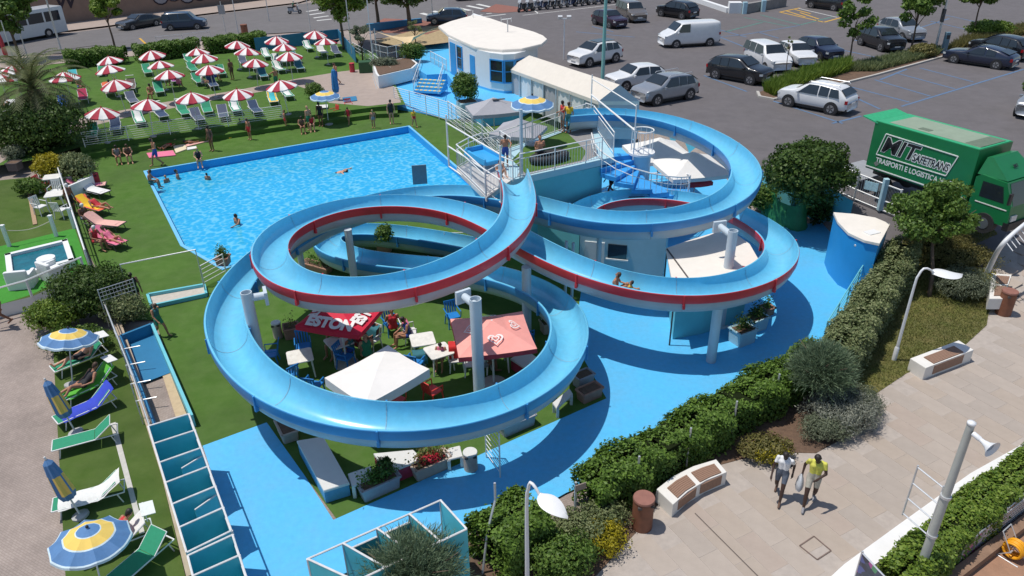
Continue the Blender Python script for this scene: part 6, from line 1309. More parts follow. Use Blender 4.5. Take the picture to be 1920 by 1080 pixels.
board('banner', 'printed pink and grey banner on the fence under the climbing hedge', ((1795, 1062), (1850, 1015)), .1, .75, printmat('banner_print', [(.35, .34, .36), (.5, .15, .25), (.3, .3, .34), (.2, .1, .2), (.6, .55, .5)], 5)); board('banner', 'grey banner with orange print on the fence at the right edge', ((1870, 1000), (1935, 940)), .1, .85, printmat('banner_print_orange', [(.4, .4, .4), (.32, .32, .33), (.45, .2, .08), (.38, .36, .34)], 5))
fence_run('grid_fence', 'galvanised grid fence below the climbing hedge', [(1740, 1105), (1800, 1055), (1875, 1000), (1950, 940)], 0, .8, 7, 1.0, m=Steel(), r=.012, bars=.1)
b = MB(); p, q = U(1760, 1110), U(1960, 955); c = (p + q) / 2; b.box((c.x, c.y, .12), ((q - p).length, .25, .26), heading(p, q)); tag(b.build('yard_kerb', mat('old_wood', (.24, .15, .1), .9, .2, 4)), 'low brown kerb along the yard below the grid fence', 'kerb')
t = thing('hose_reel', 'yellow hose reel on a small trolley in the terracotta yard', 'hose reel', U(1895, 1045), .6); ya = mat('hose_yellow', (.8, .36, .01), .5)
b = MB()
for k in range(5): rr = .2 + .012 * (k % 2); b.tube([(-.12 + k * .06, rr * math.cos(a), .3 + rr * math.sin(a)) for a in np.linspace(0, 6.283, 22)], .032, 6)
b.build('hose', ya, t, smooth=True); b = MB()
for s_ in (-1, 1): b.tube([(s_ * .2, 0, .3), (s_ * .2, .3, .75)], .015, 6); b.tube([(s_ * .2, -.25, .02), (s_ * .2, .25, .02), (s_ * .2, 0, .3)], .018, 6)
b.tube([(-.2, .3, .75), (.2, .3, .75)], .015, 6); b.tube([(-.22, 0, .3), (.22, 0, .3)], .02, 6); b.build('trolley', Steel(), t)
# ---- poles in the car park and street
def pole(px, py, h, r, m, label, name='pole', z=None, extra=None):
    p = G(px, py) if z is None else U(px, py, z); t = thing(name, label, 'pole', p); b = MB(); b.tube([(0, 0, 0), (0, 0, h)], [r, r * .8], 10); b.build('pole', m, t, smooth=True, auto=50); return t
gp_ = mat('turquoise_pole', (.18, .42, .40), .5, .06, 3, dirt=.2); p = U(1128, 185, 1.5)
pole(1128, 190, 9.0, .13, gp_, 'tall turquoise pole rising behind the marquee', z=1.5)
t = pole(1057, 112, 3.2, .05, lampw, 'thin white floodlight mast at the car park edge'); b = MB(); b.box((0, 0, 3.2), (.9, .08, .08)); b.build('crossbar', lampw, t)
for x in (-.35, .35): b = MB(); b.box((x, -.1, 3.32), (.35, .2, .25), rx=.5); b.build('floodlight', Steel(), t)
t = pole(1752, 98, 5.0, .1, Steel(), 'steel pole with parking signs in the car park island', 'sign_pole'); b = MB(); b.box((-.1, -.12, 2.9), (.1, .45, 1.0)); b.build('sign', mat('sign_dark', (.05, .06, .08), .5), t)
t = thing('parking_meter', 'blue-grey parking ticket machine at the island', 'parking meter', G(1768, 101)); b = MB(); b.rbox((0, 0, .85), (.38, .32, 1.7), .05); b.build('cabinet', mat('meter_blue', (.13, .22, .28), .4), t); b = MB(); b.box((0, -.18, 1.35), (.24, .03, .3)); b.build('screen', Glass(), t)
for x, y, h, l in ((52, 108, 6, 'grey street pole left of the bus rear'), (115, 95, 8, 'thick grey street pole beside the bus'), (425, 68, 3.5, 'thin street sign pole with a grey plate'), (447, 62, 6, 'thin grey pole beside the street bin'), (505, 40, 7, 'grey pole at the street crossing'), (700, 120, 6.5, 'tall grey pole beside the olive tree tub'), (660, 100, 6, 'tall grey pole beside the dense tree'), (812, 45, 5, 'thin dark pole in front of the parked hatchback'), (583, 60, 4, 'thin white pole at the lawn corner'), (30, 125, 4, 'thin grey flag pole at the upper left')): 
    t = pole(x, y, h, .09 if 'thick' in l else .05, Steel(), l)
    if 'plate' in l: b = MB(); b.box((0, -.08, 2.7), (.7, .05, .9)); b.build('plate', mat('sign_grey', (.3, .31, .33), .5), t)
# ---- changing cabins
tqp = mat('cabin_turquoise', (.09, .58, .68), .5, .08, 2, dirt=.15); whf = mat('cabin_frame_white', (.68, .68, .68), .5)
def cabins(label, back, front, z1, n, lab_each, closed=()):
    """row of open-topped cabins: back and front top corners as pixels at height z1"""
    B0, B1 = U(*back[0], z1), U(*back[1], z1); F0_, F1_ = U(*front[0], z1), U(*front[1], z1); t = thing('changing_cabins', label, 'cabins', (B0.x, B0.y, 0)); o = Vector((B0.x, B0.y, 0))
    def wall(p, q, z0=.12, zz=z1, m=tqp, nm='partition', th=.035):
        c = (p + q) / 2 - o; b = MB(); b.box((c.x, c.y, (z0 + zz) / 2), ((q - p).length, th, zz - z0), heading(p, q)); w__ = b.build(nm, m, t); b = MB(); a_, e_ = p - o, q - o; a_.z = e_.z = zz
        b.tube([a_, e_], .025, 6); b.build('top_rail', whf, w__); return w__
    wall(B0, B1, nm='back_wall'); dn = None
    for k in range(n + 1):
        p, q = B0.lerp(B1, k / n), F0_.lerp(F1_, k / n); wall(p, q); b = MB(); e_ = q - o; b.tube([(e_.x, e_.y, 0), (e_.x, e_.y, z1)], .035, 6); b.build('post', whf, t)
    for k in range(n):
        p, q = F0_.lerp(F1_, k / n), F0_.lerp(F1_, (k + 1) / n); a_, e_ = p - o, q - o; a_.z = e_.z = z1 - .002; b = MB(); b.tube([a_, e_], .024, 6); b.build('front_rail', whf, t)
        L_ = (q - p).length; c = (p + q) / 2; mode = closed[k % len(closed)] if closed else 0
        if mode: in_ = (B0.lerp(B1, (k + .5) / n) - c).normalized(); q2 = p + (q - p) * (.25 if mode > 0 else .6) + in_ * L_ * .7 * (1 if mode > 0 else -.6)
        else: q2 = q
        wall(p, q2, .2, z1 - .25, tqp, 'door', .03)
    return t
cabins('row of turquoise changing cabins with white frames along the left of the blue deck', ((278, 799), (350, 1036)), ((354, 776), (434, 995)), 2.05, 6, '', (0, 0, 1, 0, 1, 0))
cabins('end block of the turquoise changing cabin row running out of the picture', ((352, 1042), (372, 1120)), ((436, 1003), (462, 1082)), 2.05, 2, '', (0,))
cabins('turquoise changing cabins behind the tamarisk at the bottom', ((668, 1090), (875, 992)), ((577, 1048), (826, 938)), 2.05, 4, '', (1, 0, 0, 1))
# concrete edge wall left of the cabins, shower trays and rails
b = strip(PP([(212, 585), (262, 730), (318, 905), (365, 1090)]), .28, -.02, .25)
tag(b.build('edge_wall', mat('tan_concrete', (.42, .33, .24), .9, .15, 3, .3, dirt=.3)), 'tan concrete edging wall between the loungers and the changing cabins', 'wall')
fence_run('steel_railing', 'grey steel railing between the sunbathers and the cabins', [(205, 600), (262, 745), (318, 915), (352, 1040)], .2, .9, 3, 1.5, m=Steel())
sheet('shower_floor', PP([(300, 690), (332, 790), (352, 782), (315, 690)]), .012, mat('tan_tiles', (.5, .38, .24), .9, .1, 6)); 
tq2 = mat('basin_blue', (.02, .17, .34), .5, .06, 2)
t = thing('wash_trough', 'blue painted shower trough between the mesh fence and the cabins', 'trough', U(268, 690)); o = Vector(t.location)
P = [U(x, y) - o for x, y in [(232, 648), (290, 625), (320, 700), (262, 722)]]; b = MB(); b.add([(p.x, p.y, .03) for p in P], [(0, 1, 2, 3)]); b.build('floor', tq2, t)
P2 = [U(x, y) - o for x, y in [(232, 648), (290, 625), (365, 800), (300, 826)]]
for i, j in ((0, 3), (1, 2), (0, 1)): p, q = P2[i], P2[j]; c = (p + q) / 2; b = MB(); b.box((c.x, c.y, .2), ((q - p).length, .1, .5), heading(p, q)); b.build('side_wall', mat('turquoise_wall', (.14, .52, .6)) if i else tq2, t)
for x, y in ((228, 655), (236, 685), (245, 720), (255, 752)): q = U(x, y, .9) - o; b = MB(); b.tube([(q.x, q.y, 0), (q.x, q.y, .9), (q.x + .6, q.y + .12, .95)], .02, 6); b.build('shower_pipe', Steel(), t)
t = thing('foot_bath', 'shallow foot bath with pale floor and turquoise rim at the pool gate', 'foot bath', U(335, 562)); o = Vector(t.location); P = [U(x, y) - o for x, y in [(278, 557), (384, 538), (388, 556), (285, 578)]]; b = MB(); b.add([(p.x, p.y, .03) for p in P], [(0, 1, 2, 3)]); b.build('floor', mat('pale_concrete', (.5, .46, .4), .9), t)
for i in range(4): p, q = P[i], P[(i + 1) % 4]; c = (p + q) / 2; b = MB(); b.box((c.x, c.y, .08), ((q - p).length, .1, .16), heading(p, q)); b.build('rim', mat('turquoise_wall', (.14, .52, .6)), t)
t = thing('goal_frame', 'thin steel gate frame over the foot bath', 'frame', U(335, 560)); o = Vector(t.location); p, q = U(250, 580) - o, U(386, 550) - o; b = MB(); b.tube([p, p + Vector((0, 0, 2.0)), q + Vector((0, 0, 2.0)), q], .03, 6); b.build('frame', Steel(), t)
fence_run('white_railing', 'short white slatted fence beside the foot bath at the slide', [(384, 538), (425, 515)], 0, 1.0, 5, 1.5)
fence_run('lattice_fence', 'fine steel mesh fence panel before the yellowish bush', [(205, 612), (268, 590)], .1, 1.6, 10, 1.6, m=Steel(), r=.014, bars=.12)
fence_run('lattice_fence', 'white lattice panel inside the upper left loop', [(835, 470), (895, 468)], 0, .9, 4, 1.2, r=.016, bars=.1)
fence_run('lattice_gate', 'white slatted gate under the right of the big loop front', [(912, 858), (938, 895)], 0, 1.6, 9, .7, r=.016, m=White())
# flat things on the pool turf
def mat_thing(px, m, label, z=.012, name='beach_mat', cat='mat', h=.05):
    P0 = [U(x, y, z) for x, y in px]; c = sum(P0, Vector()) / len(P0); t = thing(name, label, cat, (c.x, c.y, z)); b = MB(); b.prism([(p.x - c.x, p.y - c.y) for p in P0], 0, h, bev=.015); b.build('mat', m, t); return t
mat_thing([(413, 238), (450, 234), (455, 246), (425, 256)], FAB['aqua'], 'turquoise beach mat on the turf steps'); mat_thing([(420, 248), (446, 243), (452, 254), (430, 260)], FAB['yellow'], 'yellow patterned towel beside the turquoise mat'); mat_thing([(448, 234), (488, 228), (492, 245), (462, 252)], FAB['pink'], 'pink air mat on the turf behind the pool'); mat_thing([(275, 288), (325, 283), (330, 292), (280, 297)], FAB['pink'], 'long pink towel on the turf by the pool'); mat_thing([(325, 275), (345, 268), (352, 280), (330, 288)], FAB['cream'], 'cream towel on the turf behind the pool'); mat_thing([(346, 268), (392, 256), (396, 264), (350, 276)], FAB['peach'], 'pale patterned towel under the lying woman'); mat_thing([(348, 278), (368, 275), (370, 279), (352, 282)], FAB['white'], 'small white towel on the turf'); mat_thing([(668, 208), (690, 206), (695, 218), (672, 220)], FAB['white'], 'white and red round cloth on the turf near the pool corner'); mat_thing([(642, 184), (668, 181), (670, 189), (645, 193)], mat('fence_blue', (.03, .19, .36)), 'dark blue mat on the beige path', LZ + .01); mat_thing([(690, 201), (712, 198), (716, 204), (694, 207)], pathm, 'x', 0) if False else None
b = MB(); p, q = U(778, 338, 0), U(800, 338, 0); c = U(788, 345, 0); t = thing('grey_board', 'grey panel board standing at the near pool edge behind the slide', 'board', c, .15); b.box((0, 0, .55), (.8, .06, 1.1)); b.build('panel', mat('board_grey', (.16, .2, .25), .6), t)
t = thing('rubber_raft', 'black inflatable raft lying on the deck behind the white railing', 'raft', U(1030, 302, TZ), heading(U(985, 312, TZ), U(1075, 292, TZ))); b = MB(); b.tube([(.85 * math.cos(a), .38 * math.sin(a), .2) for a in np.linspace(0, 6.2832, 28)], .18, 10); b.build('ring', Dark(), t, smooth=True); b = MB(); b.rbox((0, 0, .14), (1.3, .5, .06), .2); b.build('floor', Dark(), t)
# ================================================================== VEHICLES
tyre = Dark(); rimm = mat('alloy_rim', (.42, .43, .45), .3, .1, 5, metal=.8); plastic = mat('black_trim', (.02, .02, .022), .5, .2, 8); lampc = mat('lamp_glass', (.55, .58, .6), .1, .1, 4, spec=.8); tail = mat('tail_lamp_red', (.35, .01, .015), .2, .1, 4)
def paint(n, c, metal=.0): return mat('car_paint_' + n, c, .25, .05, 3, coat=.6, metal=metal)
KINDS = {   # length, width, height, stations of (x fraction, bonnet/roof height fraction...)
 'hatch': dict(L=4.05, W=1.75, H=1.48, prof=[(0, .30, .52), (.03, .30, .60), (.20, .30, .66), (.29, .30, .70), (.43, .30, .985), (.62, .30, 1.0), (.84, .30, .95), (.955, .30, .66), (.99, .30, .6), (1, .32, .45)], cab=(.285, .43, .86, .955)),
 'suv': dict(L=4.35, W=1.83, H=1.64, prof=[(0, .30, .50), (.03, .29, .62), (.20, .29, .68), (.26, .29, .71), (.42, .29, .98), (.60, .29, 1.0), (.85, .29, .94), (.96, .29, .68), (.99, .30, .6), (1, .32, .45)], cab=(.26, .42, .86, .96)),
 'coupe': dict(L=4.7, W=1.85, H=1.42, prof=[(0, .28, .48), (.03, .27, .60), (.22, .27, .68), (.32, .27, .71), (.46, .27, .98), (.60, .27, 1.0), (.80, .27, .88), (.93, .27, .72), (.99, .28, .68), (1, .3, .45)], cab=(.32, .46, .78, .93)),
 'van': dict(L=4.9, W=1.92, H=1.97, prof=[(0, .22, .40), (.02, .21, .50), (.11, .21, .60), (.17, .21, .66), (.28, .21, .97), (.40, .21, 1.0), (.97, .21, 1.0), (.99, .21, .97), (.998, .22, .5), (1, .24, .4)], cab=(.17, .28, .99, .996)),
 'mpv': dict(L=4.4, W=1.82, H=1.80, prof=[(0, .25, .42), (.02, .24, .52), (.16, .24, .60), (.24, .24, .65), (.36, .24, .97), (.5, .24, 1.0), (.95, .24, .98), (.98, .24, .65), (.995, .25, .5), (1, .28, .4)], cab=(.24, .36, .955, .98)),
}
def car(kind, pos, rz, pm, label, roof=None, sideglass=True, text=None, rails=False, sc=1.0):
    """body lofted front (x=0) to back; local +x is the car's FRONT direction"""
    K = KINDS[kind]; L_, W_, H_ = K['L'], K['W'], K['H']; t = thing('parked_car' if kind not in ('van',) else 'delivery_van', label, 'car' if kind not in ('van', ) else 'van', pos, rz); hw = W_ / 2; belt = .60 * H_ if kind != 'van' else .60 * H_
    def X(f): return L_ * (.5 - f)
    pr = K['prof']; b = MB(); V = []; fx = []
    xs = sorted(set([p[0] for p in pr] + [.1, .35, .5, .7, .78]))
    def itp(f):
        for i in range(len(pr) - 1):
            if pr[i][0] <= f <= pr[i + 1][0]: u_ = (f - pr[i][0]) / (pr[i + 1][0] - pr[i][0]); return pr[i][1] * (1 - u_) + pr[i + 1][1] * u_, pr[i][2] * (1 - u_) + pr[i + 1][2] * u_
        return pr[-1][1], pr[-1][2]
    for f in xs:
        lo, hi = itp(f); zb, zt = lo * H_ * .55, hi * H_; e = min(f, 1 - f); wf = 1 - .22 * max(0, 1 - e / .12) ** 2; wb = hw * wf; bz = min(belt, zt - .03); tum = max(0, (zt - belt) / (H_ - belt)) if zt > belt else 0; wt = wb * (1 - .2 * tum) if kind != 'van' else wb * (1 - .1 * tum)
        sec = [(wb * .80, zb), (wb * .97, zb + .06), (wb, (zb + bz) * .5), (wb * .985, bz), (wt, zt - .07 * (1 if tum > 0 else .5)), (wt * .86, zt - .015), (0, zt)]
        sec = sec + [(-a, z) for a, z in sec[-2::-1]]; fx.append(len(sec)); V += [(X(f), y, z) for y, z in sec]
    n = 13; F = []
    for i in range(len(xs) - 1):
        for k in range(n - 1): F.append((i * n + k, i * n + k + 1, (i + 1) * n + k + 1, (i + 1) * n + k))
        F.append((i * n + n - 1, i * n, (i + 1) * n, (i + 1) * n + n - 1))
    F += [tuple(range(n)), tuple(range(len(xs) * n - 1, (len(xs) - 1) * n - 1, -1))]
    b.add(V, F); bo = b.build('body', pm, t, smooth=True); ss = bo.modifiers.new('round', 'SUBSURF'); ss.levels = ss.render_levels = 1
    if roof: 
        x0, x1 = X(K['cab'][1] + .02), X(K['cab'][2] - .02); b = MB(); b.box(((x0 + x1) / 2, 0, H_ + .004), (abs(x0 - x1), hw * 1.15, .012)); b.build('roof_panel', roof, t)
    if rails:
        for s_ in (-1, 1): x0, x1 = X(K['cab'][1]), X(K['cab'][2]); b = MB(); b.tube([(x0, s_ * hw * .72, H_ - .02), (x0 - .1, s_ * hw * .72, H_ + .05), (x1 + .1, s_ * hw * .72, H_ + .04), (x1, s_ * hw * .72, H_ - .05)], .02, 5); b.build('roof_rail', Steel(), t)
    c0, c1, c2, c3 = K['cab']; g = Glass(); bw = hw * .985; tw = bw * (.8 if kind != 'van' else .9)
    def quad(P, name, m=g, push=(0, 0, 0)):
        P = [Vector(p) + Vector(push) for p in P]; nn = (P[1] - P[0]).cross(P[2] - P[0]).normalized(); b = MB(); k = len(P); V = [p + nn * .004 for p in P] + [p - nn * .02 for p in P]; b.add(V, [tuple(range(k)), tuple(range(2 * k - 1, k - 1, -1))] + [(i, k + i, k + (i + 1) % k, (i + 1) % k) for i in range(k)]); return b.build(name, m, t)
    z1, z0 = H_ * .955, belt + .03; zc0 = itp(c0)[1] * H_ + .02; zc3 = itp(c3)[1] * H_ + .03
    def on(f, y, z): return (X(f), y, z)
    f0, f1 = c0 + .006, c1 - .004; za, zb_ = itp(f0)[1] * H_, itp(f1)[1] * H_; quad([on(f0, bw * .84, za + .012), on(f0, -bw * .84, za + .012), on(f1, -tw * .86, zb_ - .015), on(f1, tw * .86, zb_ - .015)], 'windscreen', push=(.012, 0, .012))
    f0, f1 = c2 + .008, c3 - .006; za, zb_ = itp(f0)[1] * H_, itp(f1)[1] * H_; quad([on(f1, -bw * .82, zb_ + .03), on(f1, bw * .82, zb_ + .03), on(f0, tw * .84, za - .03), on(f0, -tw * .84, za - .03)], 'rear_window', push=(-.015, 0, .012)) if kind != 'van' else None
    if sideglass:
        m_ = (c1 + c2) / 2 - .01; cuts = [(c0 + .05, c1 + .02, m_ - .012), (m_ + .012, m_ + .012, c2 - .03)]
        if kind in ('mpv', 'suv'): cuts = [(c0 + .05, c1 + .02, c1 + (c2 - c1) * .36), (c1 + (c2 - c1) * .40, c1 + (c2 - c1) * .40, c1 + (c2 - c1) * .70), (c1 + (c2 - c1) * .735, c1 + (c2 - c1) * .735, c2 - .01)]
        if kind == 'van': cuts = [(c0 + .05, c1 + .01, c1 + .15)]
        for s_ in (-1, 1):
            for a_, b_, c_ in cuts:
                lastb = c_ + (.035 if c_ > .8 else 0); zt_ = lambda f: min(itp(f)[1] * H_ - .09, H_ * .94); yy = lambda z: s_ * (bw + (tw - bw) * max(0, (z - belt) / (H_ - belt - .07))) * 1.003
                P = [on(a_, yy(z0), z0), on(lastb, yy(z0), z0), on(c_, yy(zt_(c_)), zt_(c_)), on(b_, yy(zt_(b_)), zt_(b_))]
                if s_ < 0: P = P[::-1]
                quad(P[::-1], 'side_window')
    r = .33 if kind != 'suv' else .36
    for f in (.19 if kind != 'van' else .2, .80):
        for s_ in (-1, 1):
            b = MB(); y0, y1 = s_ * (hw - .2), s_ * (hw + .012); c = X(f); V = []
            def cyl(bb, r0, ya, yb, mi=0, seg=20):
                V = [(c + r0 * math.cos(6.2832 * k / seg), y, r + r0 * math.sin(6.2832 * k / seg)) for y in (ya, yb) for k in range(seg)]; bb.add(V, [(k, (k + 1) % seg, seg + (k + 1) % seg, seg + k) for k in range(seg)] + [tuple(range(seg)), tuple(range(2 * seg - 1, seg - 1, -1))], mi)
            a_ = MB(); cyl(a_, r * 1.16, s_ * (hw - .3), s_ * (hw + .002)); a_.build('wheel_arch', plastic, t); cyl(b, r, y0, y1); wh = b.build('wheel', tyre, t); b = MB(); cyl(b, r * .62, y1, y1 + s_ * .012); b.build('rim', rimm, wh)
            b = MB()
            for k in range(5): a1_ = k * 1.2566; b.box((c + r * .33 * math.cos(a1_), y1 + s_ * .016, r + r * .33 * math.sin(a1_)), (r * .5, .01, .05), ry=-a1_)
            b.build('spokes', plastic, wh)
    for s_ in (-1, 1):
        zl = H_ * .44; b = MB(); b.box((X(.035), s_ * hw * .68, zl + .02), (.22, .34, .13), -s_ * .35); b.build('headlight', lampc, t); b = MB(); b.box((X(.975), s_ * hw * .76, H_ * .5), (.16, .2, .2), s_ * .3); b.build('tail_light', tail, t); b = MB(); b.rbox((X(c0 + .05), s_ * (hw + .09), belt + .05), (.12, .18, .13), .03); b.build('wing_mirror', pm, t)
    b = MB(); b.box((X(.02), 0, H_ * .24), (.16, W_ * .72, .16)); b.build('grille', plastic, t); b = MB(); b.box((X(.985), 0, H_ * .22), (.12, W_ * .8, .15)); b.build('rear_bumper', plastic, t); b = MB(); b.box((X(.0) + .012, 0, H_ * .29), (.02, .48, .1)); b.build('number_plate', White(), t); b = MB(); b.box((X(1.0) - .03, 0, H_ * .42), (.02, .48, .1)); b.build('number_plate', White(), t)
    b = MB(); b.box((0, 0, .2), (L_ * .8, W_ * .8, .14)); b.build('underbody', plastic, t)
    if sc != 1: t.scale = (sc,) * 3
    return t
blk = paint('black', (.012, .013, .017)); nvy = paint('navy', (.015, .022, .05)); wht = paint('white', (.72, .73, .74)); slv = paint('silver', (.34, .36, .39), .4); gry = paint('dark_grey', (.05, .055, .06), .2); brz = paint('bronze_grey', (.2, .18, .165), .4); blu2 = paint('dark_blue', (.02, .05, .1)); mar = paint('aubergine', (.03, .012, .03))
def C2(front, rear): return (lambda a, c: ((a + c) / 2, heading(c, a)))(G(*front), G(*rear))
CS = 1.05
def carx(kind, f_, r_, pm, label, **k):
    p, h = C2(f_, r_); return car(kind, p, h, pm, label, sc=CS, **k)
carx('suv', (1478, 193), (1582, 213), wht, 'white SUV parked alone at the end of the planted island', rails=True)
carx('suv', (1430, 158), (1340, 142), blk, 'black hatchback at the left of the row facing the island grasses')
carx('mpv', (1478, 144), (1398, 110), wht, 'white boxy people carrier beside the black hatchback')
carx('hatch', (1520, 132), (1462, 103), wht, 'white compact car between the people carrier and the dark blue car'); carx('hatch', (1570, 118), (1500, 96), nvy, 'dark blue compact car at the right of the row facing the island')
carx('suv', (1690, 103), (1610, 78), blk, 'black car beyond the island under the young tree'); carx('suv', (1725, 82), (1650, 62), slv, 'silver estate car beyond the island under the young tree')
carx('coupe', (1778, 113), (1895, 130), nvy, 'dark blue coupe parked alone in the right bays'); carx('suv', (1815, 95), (1935, 118), blk, 'black estate car beside the dark blue coupe at the right edge')
carx('suv', (1512, 12), (1590, 22), blk, 'dark SUV parked by the yellow hatched bay'); carx('suv', (1232, 27), (1308, 38), blk, 'black car in the far bays left of the yellow hatching'); carx('hatch', (1178, 58), (1108, 40), mar, 'dark aubergine car beside the bronze grey one'); carx('mpv', (1214, 50), (1155, 26), brz, 'bronze grey compact people carrier in the far bays')
v = carx('van', (1238, 88), (1342, 82), wht, 'white delivery van with a round grey emblem on its side'); 
L_v, hwv = 4.9, .96
b = MB(); M = Matrix.Translation((-.9, -.955, 1.25)) @ Matrix.Rotation(R_(90), 4, 'X'); V = [M @ Vector((r * math.cos(a), r * math.sin(a), .004)) for a in np.linspace(0, 6.283, 24) for r in (.17, .24)]; b.add(V, [(2 * i, 2 * i + 1, 2 * i + 3, 2 * i + 2) for i in range(23)]); M2 = Matrix.Translation((0, 0, 0)); b.build('emblem', mat('emblem_grey', (.25, .3, .36), .5), v)
label_text('TRANSFER', .13, mat('emblem_grey', (.25, .3, .36)), v, Matrix.Translation((-.1, -.957, 1.3)) @ Matrix.Rotation(R_(90), 4, 'X')) if False else None
carx('suv', (1080, 125), (1150, 112), wht, 'white SUV with dark panoramic roof behind the marquee', roof=Glass()); carx('hatch', (1160, 166), (1222, 158), wht, 'white hatchback with red tail lamp behind the marquee'); carx('suv', (1205, 195), (1285, 180), slv, 'silver white SUV just behind the upper right loop', rails=True)
carx('coupe', (225, 58), (300, 45), gry, 'dark grey car on the street in front of the graffiti wall'); carx('mpv', (398, 52), (298, 57), blu2, 'dark blue estate car seen from behind on the street'); carx('hatch', (820, 45), (858, 42), blu2, 'dark hatchback at the forecourt behind the cream roof'); carx('hatch', (860, 1), (910, -3), gry, 'dark car cut by the top edge above the crossing'); carx('suv', (1935, 222), (1965, 205), slv, 'silver car at the right edge behind the green truck')
# ---- bus
p0, p1 = G(10, 82), G(118, 62); t = thing('bus', 'white bus half hidden behind the street tree', 'bus', p1, heading(p0, p1)); Lb = 11
busw = paint('bus_white', (.62, .63, .64))
b = MB(); b.rbox((-Lb / 2, 0, 1.65), (Lb, 2.5, 2.6), .25, seg=4); b.build('body', busw, t, smooth=True, auto=40)
for s_ in (-1, 1):
    for k in range(5): b = MB(); b.box((-1.5 - k * 1.9, s_ * 1.252, 2.1), (1.7, .03, 1.0)); b.build('side_window', Glass(), t)
b = MB(); b.box((.005, 0, 2.0), (.03, 2.1, 1.3)); b.build('windscreen', Glass(), t)
for x in (-2.4, -8.2):
    for s_ in (-1, 1): b = MB(); b.tube([(x, s_ * .9, .48), (x, s_ * 1.26, .48)], .48, 18); w_ = b.build('wheel', tyre, t); b = MB(); b.tube([(x, s_ * 1.26, .48), (x, s_ * 1.275, .48)], .24, 12); b.build('hub', rimm, w_)
b = MB(); b.box((-Lb / 2, 0, .4), (Lb * .9, 2.2, .3)); b.build('skirt', plastic, t)
# ---- green box truck
gz_ = .0; tr0, tr1 = G(1632, 362), G(1925, 455); P_, hd = None, None
ra, rb = U(1622, 312, PARK + 1.05), U(1842, 420, PARK + 1.0)
rear = G(1640, 352); front = G(1880, 440); hd = heading(rear, front); hd = heading(U(1642, 226, PARK + 3.06), U(1838, 281, PARK + 3.06))
TS = .925; crn = U(1642, 226, PARK + 3.52 * TS)                                          # top rear near corner of the box
ux = Vector((math.cos(hd), math.sin(hd), 0)); uy = Vector((-ux.y, ux.x, 0)); Wt = 2.4; Lt = (U(1838, 281, PARK + 3.52 * TS) - crn).length / TS
tk = thing('box_truck', 'green box truck with large transport lettering parked at the edge of the car park', 'truck', (crn.x + uy.x * Wt / 2 * TS, crn.y + uy.y * Wt / 2 * TS, terr(20, 40)), hd); tk.scale = (TS,) * 3
grn = mat('truck_green', (.01, .17, .055), .4, .08, 2, coat=.2); grn2 = mat('truck_roof_translucent', (.26, .33, .24), .6, .08, 2, dirt=.3)
b = MB(); b.box((Lt / 2, 0, 2.32), (Lt, Wt, 2.36)); bx = b.build('cargo_box', grn, tk)
b = MB(); b.box((Lt / 2, 0, 3.51), (Lt * .98, Wt * .97, .02)); b.build('roof_frame', mat('truck_roof_green', (.03, .36, .16), .5), bx); b = MB(); b.box((Lt * .54, 0, 3.525), (Lt * .86, Wt * .78, .02)); b.build('roof_panel', grn2, bx); b = MB(); b.box((Lt * .9, 0, 3.54), (Lt * .14, Wt * .74, .015)); b.build('roof_patch', mat('roof_patch_dark', (.13, .17, .12), .7), bx); b = MB(); b.box((Lt * .42, -.55, 3.54), (.55, .35, .015)); b.build('roof_patch', mat('roof_patch_dark', (.13, .17, .12)), bx)
b = MB(); b.box((-.28, 0, 3.5), (.9, Wt * 1.02, .06), ry=R_(10)); b.build('rear_flap', mat('truck_roof_green', (.03, .36, .16)), bx); b = MB(); b.box((Lt / 2, -Wt / 2 - .012, 1.25), (Lt, .03, .05)); b.build('white_stripe', White(), bx)
sd = lambda x, z, dy=.012: Matrix.Translation((x, -Wt / 2 - dy, z)) @ Matrix.Rotation(R_(90), 4, 'X')
bkt = mat('letter_black', (.015, .015, .018), .5); wlt = mat('letter_white', (.75, .76, .74), .5)
label_text('MIT', 1.05, wlt, bx, sd(Lt * .29, 2.5, .008), bold=.05, xs=1.08, shear=.25); label_text('MIT', 1.05, bkt, bx, sd(Lt * .29, 2.5, .014), bold=.02, xs=1.08, shear=.25)
label_text('SAFETRANS', .5, wlt, bx, sd(Lt * .61, 2.33, .006), bold=.06, xs=.70, shear=.25); label_text('SAFETRANS', .5, bkt, bx, sd(Lt * .61, 2.33, .014), bold=.006, xs=.70, shear=.25)
label_text('TRASPORTI E LOGISTICA HI-TEC', .35, wlt, bx, sd(Lt * .5, 1.68, .01), bold=.008, xs=.84)
Q = [(Lt * .10, 1.93), (Lt * .17, 3.0), (Lt * .87, 2.95), (Lt * .80, 1.95)]; b = MB()
Q = [(.45, 1.95), (.72, 3.05), (Lt * .84, 2.98), (Lt * .78, 1.98)]
for i in range(4): p, q = Q[i], Q[(i + 1) % 4]; b.tube([(p[0], -Wt / 2 - .01, p[1]), (q[0], -Wt / 2 - .01, q[1])], .03, 4)
b.build('logo_outline', wlt, bx); b = MB(); b.box((.55, -Wt / 2 - .008, 1.5), (.2, .012, .2), ry=R_(45)); b.build('warning_plate', mat('plate_grey', (.2, .22, .2), .6), bx)
b = MB(); b.box((Lt / 2, 0, .82), (Lt * 1.02, .9, .3)); b.build('chassis', plastic, tk)
for x in (1.0, Lt + 1.0):
    for s_ in (-1, 1): b = MB(); b.tube([(x, s_ * .85, .46), (x, s_ * 1.2, .46)], .46, 20); w_ = b.build('wheel', tyre, tk); b = MB(); b.tube([(x, s_ * 1.2, .46), (x, s_ * 1.215, .46)], .25, 14); b.build('rim', rimm, w_)
b = MB(); b.box((-.9, -.1, .5), (1.7, 2.2, .08), ry=R_(6)); b.build('tail_lift', mat('lift_grey', (.3, .31, .33), .6, .1, 4), tk)
